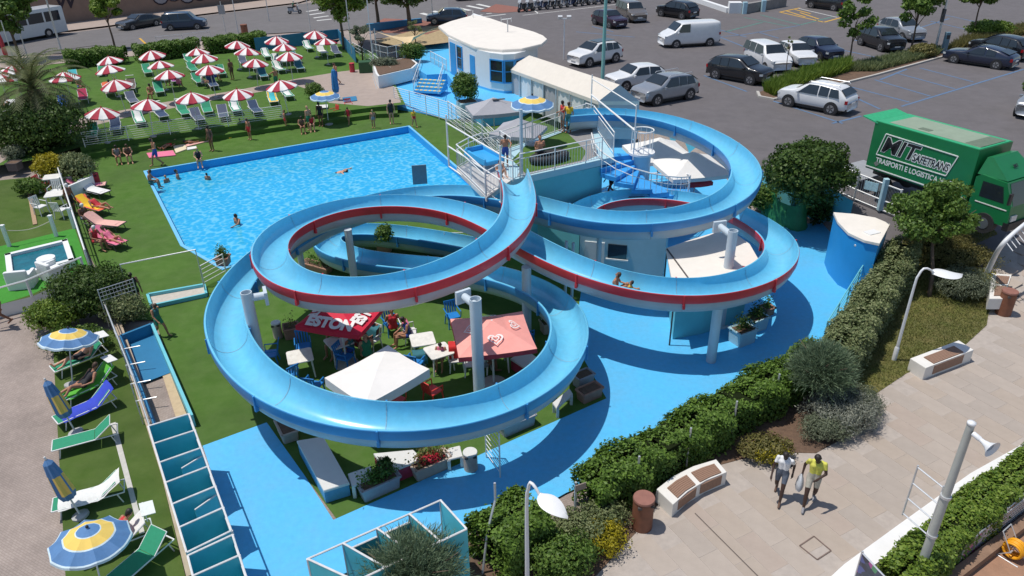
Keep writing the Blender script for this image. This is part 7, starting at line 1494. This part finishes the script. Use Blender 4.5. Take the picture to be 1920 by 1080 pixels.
# cab
x0 = Lt + .12; b = MB(); pr = [(x0, .6), (x0, 2.35), (x0 + .25, 2.5), (x0 + 1.35, 2.45), (x0 + 1.78, 1.5), (x0 + 1.85, .6)]; V = [(x, s_ * Wt * .47, z) for s_ in (-1, 1) for x, z in pr]; b.add(V, [tuple(range(5, -1, -1)), tuple(range(6, 12))] + [(i, (i + 1) % 6, 6 + (i + 1) % 6, 6 + i) for i in range(6)]); cb = b.build('cab', grn, tk)
b = MB(); pr = [(x0 - .02, 2.45), (x0 + .1, 3.2), (x0 + .35, 3.25), (x0 + 1.3, 2.5)]; V = [(x, s_ * Wt * (.44 if i in (0, 3) else .36), z) for s_ in (-1, 1) for i, (x, z) in enumerate(pr)]; b.add(V, [(3, 2, 1, 0), (4, 5, 6, 7)] + [(i, (i + 1) % 4, 4 + (i + 1) % 4, 4 + i) for i in range(4)]); wd = b.build('wind_deflector', grn, tk)
b = MB(); b.box((x0 + .95, -Wt * .3, 2.86), (.5, .45, .01), ry=R_(38)); 
label_text('MIT', .2, bkt, wd, Matrix.Translation((x0 + .9, 0, 2.9)) @ Matrix.Rotation(R_(90), 4, 'Z') @ Matrix.Rotation(R_(40), 4, 'X'), bold=.01) 
for s_ in (-1, 1): b = MB(); b.add([(x0 + .35, s_ * (Wt * .47 + .006), 1.55), (x0 + 1.45, s_ * (Wt * .47 + .006), 1.55), (x0 + 1.25, s_ * (Wt * .47 + .006), 2.25), (x0 + .35, s_ * (Wt * .47 + .006), 2.25)], [(0, 1, 2, 3) if s_ < 0 else (3, 2, 1, 0)]); b.build('side_window', Glass(), cb); b = MB(); b.rbox((x0 + 1.75, s_ * (Wt * .47 + .2), 1.9), (.1, .2, .5), .03); b.build('wing_mirror', plastic, cb); b = MB(); b.box((x0 + .95, s_ * (Wt * .47 + .01), 1.3), (1.4, .02, .04)); b.build('white_stripe', White(), cb); b = MB(); b.box((x0 + 1.83, s_ * .8, .95), (.1, .4, .25)); b.build('headlight', lampc, cb)
b = MB(); b.add([(x0 + 1.79, -1.0, 1.5), (x0 + 1.79, 1.0, 1.5), (x0 + 1.4, .95, 2.4), (x0 + 1.4, -.95, 2.4)], [(0, 1, 2, 3)]); b.build('windscreen', Glass(), cb); b = MB(); b.box((x0 + 1.8, 0, .6), (.25, Wt * .95, .35)); b.build('bumper', plastic, cb)
# ---- scooters
def scooter_proto():
    t = thing('motor_scooter', 'x', 'scooter'); m = mat('scooter_body', (.02, .02, .024), .3, .2, 4, coat=.3)
    for x in (-.6, .62): b = MB(); b.tube([(x, -.055, .25), (x, .055, .25)], .25, 16); w_ = b.build('wheel', tyre, t); b = MB(); b.tube([(x, -.06, .25), (x, .06, .25)], .12, 10); b.build('hub', rimm, w_)
    b = MB(); b.rbox((-.45, 0, .55), (.8, .3, .35), .1, taper=.85); b.rbox((.05, 0, .3), (.6, .28, .1), .05); b.build('body', m, t, smooth=True, auto=50); b = MB(); b.rbox((-.42, 0, .78), (.75, .28, .1), .08); b.build('seat', Dark(), t); b = MB(); b.box((.42, 0, .68), (.08, .38, .65), ry=R_(-18)); b.build('leg_shield', m, t); b = MB(); b.tube([(.62, 0, .25), (.36, 0, 1.0)], .035, 6); b.tube([(.34, -.33, 1.02), (.36, 0, 1.0), (.34, .33, 1.02)], .02, 6); b.build('handlebar', Steel(), t); b = MB(); b.box((.46, 0, 1.2), (.02, .38, .4), ry=R_(-25)); b.build('windshield', lampc, t); b = MB(); b.ball((.5, 0, .9), (.07, .1, .07)); b.build('headlight', lampc, t); return t
s0 = scooter_proto(); a0, a1 = G(978, 22), G(1160, 4)
for k in range(15):
    p = a0.lerp(a1, k / 14) + Vector((rnd.uniform(-.1, .1), rnd.uniform(-.2, .2), 0)); p.z = terr(p.x, p.y); rz = R_(-125) + rnd.uniform(-.12, .12); lab = 'scooter %s in the parked row atop the car park' % (['leftmost'] + [q + ' from the left' for q in 'second third fourth fifth sixth seventh eighth ninth tenth eleventh twelfth thirteenth fourteenth'.split()] + ['rightmost'])[k]; cc = [(.02, .02, .024), (.05, .05, .055), (.25, .25, .27), (.02, .03, .08)][k % 4]
    if k == 0: s0.location = p; s0.rotation_euler[2] = rz; o = s0
    else: o = clone(s0, p, rz, None, None, {'scooter_body': mat('scooter_body_%d' % (k % 4), cc, .3, .1, 4, coat=.3)})
    o['label'] = lab; o['group'] = 'scooters parked in a row'
mo = clone(s0, G(553, 26), R_(8), 'silver scooter ridden along the street near the crossing', None, {'scooter_body': mat('scooter_silver', (.35, .36, .38), .3)}); 
if 'group' in mo: del mo['group']
# ================================================================== PEOPLE
# Each body: tapered capsules from a posed skeleton, fused into one continuous skin by voxel remeshing.
def V3(*a): return Vector(a)
def skeleton(pose):
    """joints in metres, person facing +Y, feet at z=0, 1.70 m tall when standing"""
    J = dict(pelvis=V3(0, 0, .93), waist=V3(0, 0, 1.07), chest=V3(0, 0, 1.28), neck=V3(0, 0, 1.44), head=V3(0, .02, 1.58))
    for s, n in ((-1, 'l'), (1, 'r')):
        J['sh_' + n] = V3(s * .18, 0, 1.39); J['el_' + n] = V3(s * .24, -.02, 1.11); J['wr_' + n] = V3(s * .25, .06, .87)
        J['hip_' + n] = V3(s * .09, 0, .90); J['kn_' + n] = V3(s * .10, .02, .48); J['an_' + n] = V3(s * .10, -.01, .08); J['toe_' + n] = V3(s * .115, .16, .035)
    J.update({k: Vector(v) for k, v in pose.items() if not k.startswith('_')}); return J
POSES = {
 'stand': {},
 'stride': dict(kn_l=V3(-.10, .20, .52), an_l=V3(-.10, .30, .10), toe_l=V3(-.11, .46, .06), kn_r=V3(.10, -.02, .48), an_r=V3(.10, -.30, .14), toe_r=V3(.11, -.16, .04), el_l=V3(-.25, -.16, 1.13), wr_l=V3(-.25, -.10, .89), el_r=V3(.25, .08, 1.12), wr_r=V3(.24, .26, .93), head=V3(0, .05, 1.57)),
 'stride2': dict(kn_r=V3(.10, .20, .52), an_r=V3(.10, .28, .10), toe_r=V3(.11, .44, .06), kn_l=V3(-.10, 0, .48), an_l=V3(-.10, -.28, .13), toe_l=V3(-.11, -.13, .04), el_r=V3(.26, -.14, 1.13), wr_r=V3(.28, -.05, .90), el_l=V3(-.24, .04, 1.12), wr_l=V3(-.10, .22, 1.08), head=V3(.02, .05, 1.57)),
 'sit': dict(pelvis=V3(0, 0, .12), waist=V3(0, .01, .26), chest=V3(0, .03, .47), neck=V3(0, .06, .63), head=V3(0, .1, .77), sh_l=V3(-.18, .04, .58), sh_r=V3(.18, .04, .58), el_l=V3(-.25, .12, .34), el_r=V3(.25, .12, .34), wr_l=V3(-.13, .36, .26), wr_r=V3(.13, .36, .26), hip_l=V3(-.09, .02, .11), hip_r=V3(.09, .02, .11), kn_l=V3(-.12, .44, .17), kn_r=V3(.12, .44, .17), an_l=V3(-.12, .48, -.24), an_r=V3(.13, .46, -.24), toe_l=V3(-.13, .65, -.29), toe_r=V3(.15, .63, -.29)),
 'sitground': dict(pelvis=V3(0, 0, .12), waist=V3(0, -.04, .26), chest=V3(0, -.06, .46), neck=V3(0, -.03, .62), head=V3(0, .02, .76), sh_l=V3(-.18, -.05, .57), sh_r=V3(.18, -.05, .57), el_l=V3(-.25, .05, .36), el_r=V3(.25, .05, .36), wr_l=V3(-.14, .28, .40), wr_r=V3(.14, .28, .40), hip_l=V3(-.09, .03, .11), hip_r=V3(.09, .03, .11), kn_l=V3(-.13, .36, .42), kn_r=V3(.13, .36, .42), an_l=V3(-.12, .56, .09), an_r=V3(.12, .56, .09), toe_l=V3(-.13, .74, .05), toe_r=V3(.13, .74, .05)),
 'lie': dict(pelvis=V3(0, 0, .12), waist=V3(0, -.14, .13), chest=V3(0, -.35, .15), neck=V3(0, -.51, .15), head=V3(0, -.65, .17), sh_l=V3(-.18, -.46, .14), sh_r=V3(.18, -.46, .14), el_l=V3(-.28, -.2, .1), el_r=V3(.28, -.2, .1), wr_l=V3(-.27, .05, .08), wr_r=V3(.27, .05, .08), hip_l=V3(-.09, .03, .12), hip_r=V3(.09, .03, .12), kn_l=V3(-.12, .46, .14), kn_r=V3(.12, .46, .14), an_l=V3(-.13, .86, .08), an_r=V3(.13, .86, .08), toe_l=V3(-.17, .92, .2), toe_r=V3(.17, .92, .2)),
 'recline': dict(pelvis=V3(0, 0, .52), waist=V3(0, -.12, .59), chest=V3(0, -.29, .72), neck=V3(0, -.42, .83), head=V3(0, -.52, .95), sh_l=V3(-.18, -.38, .79), sh_r=V3(.18, -.38, .79), el_l=V3(-.28, -.2, .58), el_r=V3(.28, -.2, .58), wr_l=V3(-.2, .04, .56), wr_r=V3(.2, .04, .56), hip_l=V3(-.09, .03, .5), hip_r=V3(.09, .03, .5), kn_l=V3(-.12, .42, .68), kn_r=V3(.12, .46, .52), an_l=V3(-.12, .66, .46), an_r=V3(.13, .86, .46), toe_l=V3(-.13, .82, .43), toe_r=V3(.16, .92, .56)),
 'point': dict(el_l=V3(-.28, .2, 1.26), wr_l=V3(-.2, .42, 1.2), el_r=V3(.24, -.02, 1.11)),
 'swim': dict(pelvis=V3(0, -.55, -.12), waist=V3(0, -.4, -.08), chest=V3(0, -.2, -.03), neck=V3(0, -.03, .02), head=V3(0, .11, .07), sh_l=V3(-.18, -.08, 0), sh_r=V3(.18, -.08, 0), el_l=V3(-.4, .05, .02), el_r=V3(.38, .02, -.06), wr_l=V3(-.42, .3, .05), wr_r=V3(.45, -.2, -.06), hip_l=V3(-.09, -.58, -.13), hip_r=V3(.09, -.58, -.13), kn_l=V3(-.12, -1.0, -.2), kn_r=V3(.12, -1.0, -.16), an_l=V3(-.12, -1.38, -.14), an_r=V3(.12, -1.38, -.22), toe_l=V3(-.12, -1.52, -.16), toe_r=V3(.12, -1.52, -.24)),
}
REG = ['skin', 'top', 'bottom', 'hair', 'shorts', 'shoes', 'sleeve']
def body_mesh(pose, vox=.017):
    J = skeleton(POSES[pose]); caps = []
    def C(a, b, ra, rb, reg): caps.append((Vector(a), Vector(b), ra, rb, reg))
    pv, ws, ch, nk, hd = (J[k] for k in ('pelvis', 'waist', 'chest', 'neck', 'head')); acr = (J['sh_r'] - J['sh_l']).normalized(); upv = (hd - nk).normalized(); fwd = upv.cross(acr) * -1; fwd = acr.cross(upv) * -1 if fwd.length < .1 else fwd.normalized()
    tw = (ch - pv).normalized(); fr_ = tw.cross(acr) * -1
    for s in (-1, 1):
        C(pv + acr * s * .065, ws + acr * s * .05, .105, .095, 2); C(ws + acr * s * .05, ch + acr * s * .07, .095, .108, 1); C(ch + acr * s * .07, nk + acr * s * .09 - upv * .07, .105, .07, 1)
    C(nk - upv * .04, nk + upv * .05, .055, .052, 0)
    ctr = hd + upv * .01
    C(ctr - upv * .035 + fwd * .012, ctr + upv * .02, .068, .082, 0); C(ctr + upv * .03 - fwd * .02, ctr + upv * .045 - fwd * .025, .090, .088, 3); C(ctr - fwd * .055 + upv * .0, ctr - fwd * .05 - upv * .05, .062, .05, 3)
    C(ctr + fwd * .085 - upv * .01, ctr + fwd * .095 - upv * .03, .012, .017, 0)
    for s in (-1, 1):
        C(ctr + acr * s * .083 - upv * .005, ctr + acr * s * .084 - upv * .03, .016, .013, 0)
        n = 'l' if s < 0 else 'r'; sh, el, wr = J['sh_' + n], J['el_' + n], J['wr_' + n]
        C(sh, sh.lerp(el, .5), .058, .05, 6); C(sh.lerp(el, .5), el, .048, .040, 0); C(el, wr, .041, .027, 0); d = (wr - el).normalized(); pl = wr + d * .09
        C(wr, pl, .030, .036, 0); side = d.cross(acr); side = side.normalized() if side.length > .1 else fwd
        for k in range(4):
            o_ = side * (.030 - .02 * k); l_ = (.075, .085, .08, .062)[k]; C(pl + o_, pl + o_ + d * l_ * .55 - acr * s * .006, .0125, .012, 0); C(pl + o_ + d * l_ * .55 - acr * s * .006, pl + o_ + d * l_ - acr * s * .025, .012, .0105, 0)
        C(wr + d * .035 + side * .028, wr + d * .075 + side * .062 - acr * s * .01, .015, .0125, 0)
        hp, kn, an, to = (J[q + n] for q in ('hip_', 'kn_', 'an_', 'toe_'))
        C(hp, hp.lerp(kn, .22), .098, .092, 2); C(hp.lerp(kn, .22), hp.lerp(kn, .62), .092, .074, 4); C(hp.lerp(kn, .62), kn, .074, .058, 0); C(kn, kn.lerp(an, .35), .056, .058, 0); C(kn.lerp(an, .35), an, .057, .038, 0); C(an, to, .042, .034, 5); C(an, an + (an - to).normalized() * .05, .042, .03, 5)
    b = MB()
    for a, c, ra, rb, reg in caps:
        d = c - a; n = 4; P = []; rr = []; ax = d.normalized() if d.length > 1e-5 else V3(0, 0, 1)
        for k in range(n): th = -math.pi / 2 + (k + .35) / n * math.pi / 2; P.append(a + ax * ra * math.sin(th)); rr.append(ra * math.cos(th))
        for k in range(n): th = (k + .65) / n * math.pi / 2; P.append(c + ax * rb * math.sin(th)); rr.append(rb * math.cos(th))
        b.tube(P, rr, 10)
    me = b.mesh('body_raw', []); ob = bpy.data.objects.new('tmp', me); COL.objects.link(ob); md = ob.modifiers.new('r', 'REMESH'); md.mode = 'VOXEL'; md.voxel_size = vox; md.use_smooth_shade = True; sm_ = ob.modifiers.new('s', 'SMOOTH'); sm_.factor = .5; sm_.iterations = 2
    dg = bpy.context.evaluated_depsgraph_get(); out = bpy.data.meshes.new_from_object(ob.evaluated_get(dg)); bpy.data.objects.remove(ob, do_unlink=True); out.name = 'body'
    out.materials.clear(); cen = np.zeros(len(out.polygons) * 3); out.polygons.foreach_get('center', cen); cen = cen.reshape(-1, 3); best = np.full(len(cen), 1e9); reg = np.zeros(len(cen), int)
    for a, c, ra, rb, rg in caps:
        d = np.array(c - a); L2 = max(1e-9, d @ d); t_ = np.clip(((cen - np.array(a)) @ d) / L2, 0, 1); r_ = ra + (rb - ra) * t_; dist = np.linalg.norm(cen - (np.array(a) + t_[:, None] * d), axis=1) - r_; k = dist < best; best[k] = dist[k]; reg[k] = rg
    out.polygons.foreach_set('material_index', reg.astype(np.int32)); out.polygons.foreach_set('use_smooth', [True] * len(cen))
    for k in REG: out.materials.append(None)
    J['_ctr'] = ctr; J['_fwd'] = fwd; J['_acr'] = acr; J['_up'] = upv
    return out, J
BM = {}
skins = {'light': mat('skin_light', (.58, .31, .2), .55, .06, 8), 'tan': mat('skin_tan', (.40, .19, .11), .55, .08, 8), 'brown': mat('skin_brown', (.22, .1, .06), .55, .08, 8), 'dark': mat('skin_dark', (.05, .025, .018), .5, .1, 8)}
hairs = {'dark': mat('hair_dark', (.02, .014, .012), .6, .2, 20), 'brown': mat('hair_brown', (.07, .04, .025), .6, .2, 20), 'blond': mat('hair_blond', (.4, .27, .12), .6, .2, 20), 'white': mat('hat_white', (.7, .7, .68), .8, .05, 8)}
def cloth(n, c): return mat('cloth_' + n, c, .8, .12, 12, .15, 40)
CL = {n: cloth(n, c) for n, c in (('white', (.74, .74, .75)), ('yellow', (.62, .60, .10)), ('gold', (.75, .48, .03)), ('denim', (.10, .12, .16)), ('blue', (.03, .08, .35)), ('black', (.02, .02, .024)), ('red', (.55, .03, .04)), ('green', (.03, .22, .12)), ('khaki', (.42, .40, .34)), ('pink', (.65, .15, .25)), ('teal', (.04, .16, .17)), ('grey', (.25, .25, .27)), ('brown', (.12, .07, .05)))}
def person(pose, pos, rz, label, skin='light', hair='dark', top=None, bottom='black', shorts=None, shoes=None, sleeve=None, sc=1.0, lie=False):
    if pose not in BM: BM[pose] = body_mesh(pose)
    me, J = BM[pose]; o = link('person', me, None, pos, rz); o.scale = (sc,) * 3
    sk = skins[skin]; ms = [sk, CL[top] if top else sk, CL[bottom] if bottom else sk, hairs[hair], CL[shorts] if shorts else sk, CL[shoes] if shoes else sk, CL[sleeve] if sleeve else sk]
    for i, m in enumerate(ms): o.material_slots[i].link = 'OBJECT'; o.material_slots[i].material = m
    tag(o, label, 'person')
    c, f, a, u_ = J['_ctr'], J['_fwd'], J['_acr'], J['_up']
    for s in (-1, 1): b = MB(); b.ball(c + f * .074 + a * s * .032 + u_ * .0, .012, 8, 6); e = b.build('eye', mat('eye_dark', (.02, .015, .012), .3), o)
    b = MB(); q = c + f * .078 - u_ * .058; b.ball(q, (.022, .012, .007), 8, 5); b.build('mouth', mat('lip', (.3, .09, .08), .5), o)
    return o
def face(px, py, tx, ty): return heading(U(px, py), U(tx, ty)) - math.pi / 2
F_ = face
# the two promenade walkers
wa = person('stride', U(1458, 932), F_(1458, 932, 1440, 985), 'dark-skinned person in white T-shirt and dark shorts striding on the promenade', 'dark', 'dark', 'white', 'denim', 'denim', 'brown', 'white', .97)
wb = person('stride2', U(1515, 945), F_(1515, 945, 1508, 1000), 'dark-skinned person in yellow shirt and grey shorts carrying a plastic bag', 'dark', 'dark', 'yellow', 'khaki', 'khaki', 'grey', 'yellow', 1.05)
t = thing('carrier_bag', 'pale plastic carrier bag held by the walker in the yellow shirt', 'bag', wb.location, wb.rotation_euler[2]); b = MB(); V = []
for i, (z, w_, d_) in enumerate([(.94, .02, .02), (.86, .10, .04), (.7, .2, .09), (.52, .22, .11), (.42, .15, .08)]):
    for k in range(10): a = 6.2832 * k / 10; V.append((.31 + d_ * math.cos(a), -.04 + w_ * math.sin(a) * (1 + .08 * (k % 2)), z))
b.add(V, [(i * 10 + k, (i + 1) * 10 + k, (i + 1) * 10 + (k + 1) % 10, i * 10 + (k + 1) % 10) for i in range(4) for k in range(10)] + [tuple(range(40, 50))]); b.build('bag', mat('bag_plastic', (.5, .52, .55), .4, .1, 10), t, smooth=True)
bp_ = thing('backpack', 'dark sling bag worn by the walker in the white T-shirt', 'bag', wa.location, wa.rotation_euler[2]); b = MB(); b.rbox((-.1, -.16, 1.2), (.2, .12, .3), .05); b.build('bag', CL['black'], bp_, smooth=True, auto=50)
# lawn, pool side and terrace
person('stride', U(304, 630), F_(304, 630, 350, 640), 'boy in dark vest and green shorts running across the turf', 'tan', 'brown', 'teal', 'green', 'green', None, None, .84)
person('stand', U(262, 580), F_(262, 580, 280, 600), 'bather in dark swimsuit standing behind the dark corner bush', 'tan', 'dark', 'black', 'black', None, None, None, .98)
person('stride2', U(297, 311), F_(297, 311, 260, 320), 'bare-chested man in blue swim shorts walking beside the pool', 'tan', 'dark', None, 'blue', 'blue', None, None, 1.02)
person('stand', U(399, 283), F_(399, 283, 380, 290), 'woman in brown bikini standing beside the pool', 'brown', 'dark', 'brown', 'brown', None, None, None, .98)
person('sit', U(374, 303) + Vector((0, 0, .06)), F_(374, 303, 378, 330), 'bather sitting on the far pool edge with feet in the water', 'light', 'blond', 'black', 'black', 'black', None, None, .95)
person('sit', U(283, 347) + Vector((0, 0, .06)), F_(283, 347, 310, 345), 'man in dark shorts sitting on the left pool edge', 'tan', 'dark', None, 'teal', 'teal', None, None, .95)
for x, y, rz, l, h in ((334, 335, 2, 'bather standing chest deep near the left pool corner', 'dark'), (313, 342, 1, 'small child in the water at the left pool corner', 'blond'), (390, 337, 3, 'child standing in the water near the far pool edge', 'dark'), (446, 420, 2.6, 'dark-haired man wading in the middle of the pool', 'dark')):
    s_ = .75 if 'child' in l else 1.0; p = U(x, y, WZ); person('stand' if 'wading' not in l else 'point', Vector((p.x, p.y, WZ - 1.12 * s_)), rz, l, 'tan', h, None, 'blue', sc=s_)
p = U(645, 323, WZ); person('swim', p + Vector((0, 0, .02)), F_(645, 323, 680, 321), 'swimmer doing the crawl across the pool', 'light', 'dark', None, 'black')
for x, y, tx, ty, l, kw in ((222, 296, 226, 330, 'woman in patterned swimsuit sitting on the turf step, left of a pair', dict(skin='tan', top='grey', bottom='grey')), (242, 294, 250, 330, 'woman in dark swimsuit sitting on the turf step, right of a pair', dict(skin='light', hair='brown', top='brown', bottom='black')), (567, 240, 575, 262, 'bather seated at the foot of the turf steps', dict(skin='tan', top='brown', bottom='black')), (585, 236, 590, 260, 'bather seated next to the green-clad man', dict(skin='light', hair='blond', top='red', bottom='black'))): person('sit', U(x, y, .3), F_(x, y, tx, ty), l, sc=.95, **kw)
person('lie', U(365, 266, .06), F_(395, 260, 345, 272) + math.pi, 'woman in bikini lying on the pale patterned towel', 'tan', 'dark', 'brown', 'brown', sc=.95)
person('lie', U(318, 274, .06), F_(330, 270, 300, 285), 'sunbather lying on the turf step in an orange swimsuit', 'tan', 'blond', 'gold', 'red', sc=.95)
person('sitground', U(452, 240, .1), F_(452, 240, 470, 262), 'child sitting at the edge of the pink air mat', 'light', 'brown', 'pink', 'pink', sc=.8)
person('stand', U(537, 243), F_(537, 243, 560, 240), 'child in orange swimsuit standing near the turf steps', 'tan', 'brown', None, 'red', None, None, None, .8)
person('stand', U(582, 245), F_(582, 245, 560, 240), 'man in green shorts standing near the ringed parasol', 'light', 'blond', None, 'green', 'green', None, None, 1.0)
person('stand', U(603, 237), F_(603, 237, 590, 245), 'bather standing in the shade of the ringed parasol', 'brown', 'dark', 'black', 'black')
person('stand', U(701, 240), F_(701, 240, 690, 255), 'small child standing near the far right pool corner', 'tan', 'blond', None, 'grey', None, None, None, .75)
person('stride', U(777, 238), F_(777, 238, 790, 245), 'toddler with a yellow float by the pool corner fence', 'tan', 'blond', 'gold', 'red', None, None, 'gold', .72)
person('stride', U(655, 233), F_(655, 233, 640, 245), 'child in red swimsuit playing on the turf near the red chairs', 'tan', 'dark', 'red', 'red', None, None, None, .72)
person('stride2', U(632, 158, LZ), F_(632, 158, 600, 165), 'man walking along the path behind the furled blue parasol', 'tan', 'brown', None, 'blue', 'blue', None, None, 1.0)
for x, y, l, kw in ((158, 412, 'man in white cap sitting at the fence by the dark framed loungers', dict(skin='brown', hair='white', bottom='grey')), (180, 455, 'woman in white hat leaning over the pink lounger', dict(skin='tan', hair='white', top='red', bottom='red'))): person('sit', U(x, y, .35), F_(x, y, x + 30, y + 5), l, sc=1.0, **kw)
person('stand', U(140, 402), F_(140, 402, 160, 405), 'grey-haired man standing at the white rail by the loungers', 'brown', 'white', None, 'black', 'black')
person('recline', U(190, 402, -.05), F_(160, 398, 215, 405), 'sunbather stretched out left of the pool on the yellow towel', 'tan', 'dark', 'red', 'red', sc=.95); person('recline', U(215, 465, -.05), F_(185, 455, 240, 470), 'sunbather in pink swimsuit on the lounger nearest the corner bush', 'tan', 'brown', 'pink', 'pink', sc=.95)
person('recline', U(160, 690), F_(200, 668, 108, 705), 'sunbather reclining in the shade of the left ringed parasol', 'light', 'dark', None, 'black', 'black'); person('recline', U(165, 742), F_(215, 715, 122, 760), 'bikini sunbather with raised knee on the yellow-green towel', 'tan', 'brown', 'black', 'black', sc=.97); person('recline', U(222, 1030), F_(255, 1010, 190, 1045), 'sunbather under the largest ringed parasol', 'tan', 'dark', 'red', 'red', sc=.95)
person('stride', U(8, 612), F_(8, 612, -20, 620), 'person walking out at the left edge on the block paving', 'brown', 'dark', 'red', 'black')
# under the loops
for x, y, rz, l, kw in ((630, 645, 2.8, 'bare-backed man seated under the red parasol', dict(skin='tan', bottom='black')), (672, 648, -2.2, 'person in patterned red top seated under the red parasol', dict(skin='brown', top='red', bottom='red')), (705, 632, 2.5, 'seated woman in dark red at the right of the red parasol', dict(skin='brown', top='brown', bottom='brown')), (738, 618, .3, 'woman in red bikini seated behind the group', dict(skin='tan', top='red', bottom='red')), (925, 660, 2.6, 'bather in red under the coral parasol', dict(skin='brown', top='red', bottom='black')), (660, 660, 1.0, 'child in dark patterned clothes seated under the red parasol', dict(skin='tan', top='teal', bottom='blue', sc=.85)), (828, 672, 3.0, 'child in pink seated at the small white table', dict(skin='tan', top='pink', bottom='pink', sc=.8))): person('sit', U(x, y, .34), rz, l, **kw)
# tower and slides
person('point', U(948, 312, TZ) , F_(948, 312, 960, 335), 'bare-chested boy in blue shorts waiting at the slide start', 'tan', 'dark', None, 'blue', 'blue', None, None, .86)
person('sitground', U(937, 328, TZ + .42), F_(920, 315, 965, 345), 'child sitting in the mouth of the slide', 'light', 'brown', None, 'blue', sc=.75)
person('stand', U(1066, 249, TZ), F_(1066, 249, 1050, 260), 'slide attendant in yellow shirt on the deck', 'tan', 'brown', 'gold', 'teal', 'teal', None, 'gold', .92); person('point', U(1055, 246, TZ), F_(1055, 246, 1030, 252), 'slide attendant in orange vest on the deck', 'tan', 'dark', 'red', 'grey', 'grey', None, None, .92)
person('sit', U(1013, 288, TZ + .35), F_(1013, 288, 1000, 270), 'bather seated on the deck seen from behind', 'tan', 'brown', None, 'black', sc=.92)
def rider(C, f, label, **kw):
    i = int(len(C) * f); p = C[i]; t = C[i + 1] - C[i - 1]; return person('sitground', Vector((p.x, p.y, p.z - .60)), math.atan2(t.y, t.x) - math.pi / 2, label, **kw)
bi = min(range(len(CA)), key=lambda i: (CA[i] - U(1152, 525, 3.15)).length); rider(CA, bi / len(CA), 'adult riding down the red-banded slide behind a child', skin='tan', hair='brown', bottom='black', sc=.9); rider(CA, (bi + 2.4) / len(CA), 'child riding down the red-banded slide in front of an adult', skin='tan', hair='dark', top='gold', bottom='blue', sc=.68)
person('stride', U(1145, 368, 1.6), 2.0, 'child climbing the shaded lower steps of the spiral staircase', 'brown', 'dark', None, 'black', sc=.85)
person('sit', mo.location + Vector((-.1, 0, .72)), mo.rotation_euler[2] - math.pi / 2, 'helmeted rider in dark green on the silver scooter', 'tan', 'white', 'green', 'black', 'black', 'black', 'green', .95)
for x, y, l, kw in ((12, 208, 'sunbather lying on the white lounger at the left edge', dict(skin='tan', bottom='black')), (206, 180, 'sunbather on the orange lounger', dict(skin='brown', hair='dark', bottom='black'))): person('recline', U(x + 4, y - 2, LZ), hq - math.pi / 2, l, **kw)
for x, y, l, kw in ((285, 178, 'bather sitting sideways on a green lounger under the path-edge parasols', dict(skin='tan', bottom='black')), (335, 158, 'woman in purple seated under the lawn parasol', dict(skin='tan', top='pink', bottom='pink')), (318, 150, 'bather in the shade of the middle lawn parasol', dict(skin='brown', top='blue', bottom='blue')), (402, 146, 'bather seated in the green chair cluster', dict(skin='tan', hair='blond', bottom='blue')), (380, 158, 'bather seated near the third path-edge parasol', dict(skin='light', hair='brown', top='white', bottom='grey')), (150, 165, 'bather seated behind the palm fronds', dict(skin='tan', bottom='blue'))): person('sit', U(x, y, LZ + .32), rnd.uniform(0, 6), l, **kw)
person('stand', U(437, 150, LZ), 1.0, 'bather standing in the middle of the parasol lawn', 'brown', 'dark', None, 'brown', 'brown')
# a little more crowd and furniture under the front-left loop and by the pool
table(640, 672, 0, .6, 'white table in the shade under the red parasol'); chair(700, 655, 0, -.6, 'white', 'white chair beside the seated woman in dark red'); chair(770, 640, 0, 1.9, 'white', 'white chair left of the white table between the parasols'); chair(905, 690, 0, -1.2, 'white', 'white chair right of the slide column near the coral parasol'); chair(985, 645, 0, 2.2, 'blue', 'blue chair right of the pink topped platform'); chair(780, 700, 0, 2.8, 'blue', 'blue chair beside the dark blue striped towel'); table(930, 690, 0, .2, 'white table under the near edge of the coral parasol')
mat_thing([(640, 712), (655, 705), (662, 712), (648, 719)], FAB['orange'], 'orange towel on the turf near the square white table', name='towel', cat='towel'); drape(700, 655, 0, .95, .45, .5, -.6, FAB['teal'], 'dark towel over the white chair beside the seated woman'); drape(770, 640, 0, .95, .45, .5, 1.9, FAB['pink'], 'pink towel over the white chair left of the table')
for x, y, rz, l, kw in ((765, 632, 2.0, 'bather in blue seated on the white chair left of the table', dict(skin='tan', top='blue', bottom='blue')), (690, 668, .4, 'bather in green seated behind the large white parasol', dict(skin='light', hair='brown', top='green', bottom='green')), (905, 688, -1.0, 'bather in white seated right of the slide column', dict(skin='brown', top='white', bottom='grey')), (985, 642, 2.2, 'bather in dark blue seated right of the coral parasol', dict(skin='tan', top='teal', bottom='teal'))): person('sit', U(x, y, .34), rz, l, **kw)
person('stand', U(470, 262), 2.6, 'boy in red shorts standing at the pool edge behind the swimmers', 'tan', 'brown', None, 'red', 'red', None, None, .85); person('stand', U(735, 232), 3.4, 'woman in black swimsuit standing near the far right pool corner', 'light', 'dark', 'black', 'black'); person('point', U(520, 168, LZ), 1.0, 'bather reaching up beside the rightmost path-edge parasol', 'tan', 'dark', None, 'green', 'green')
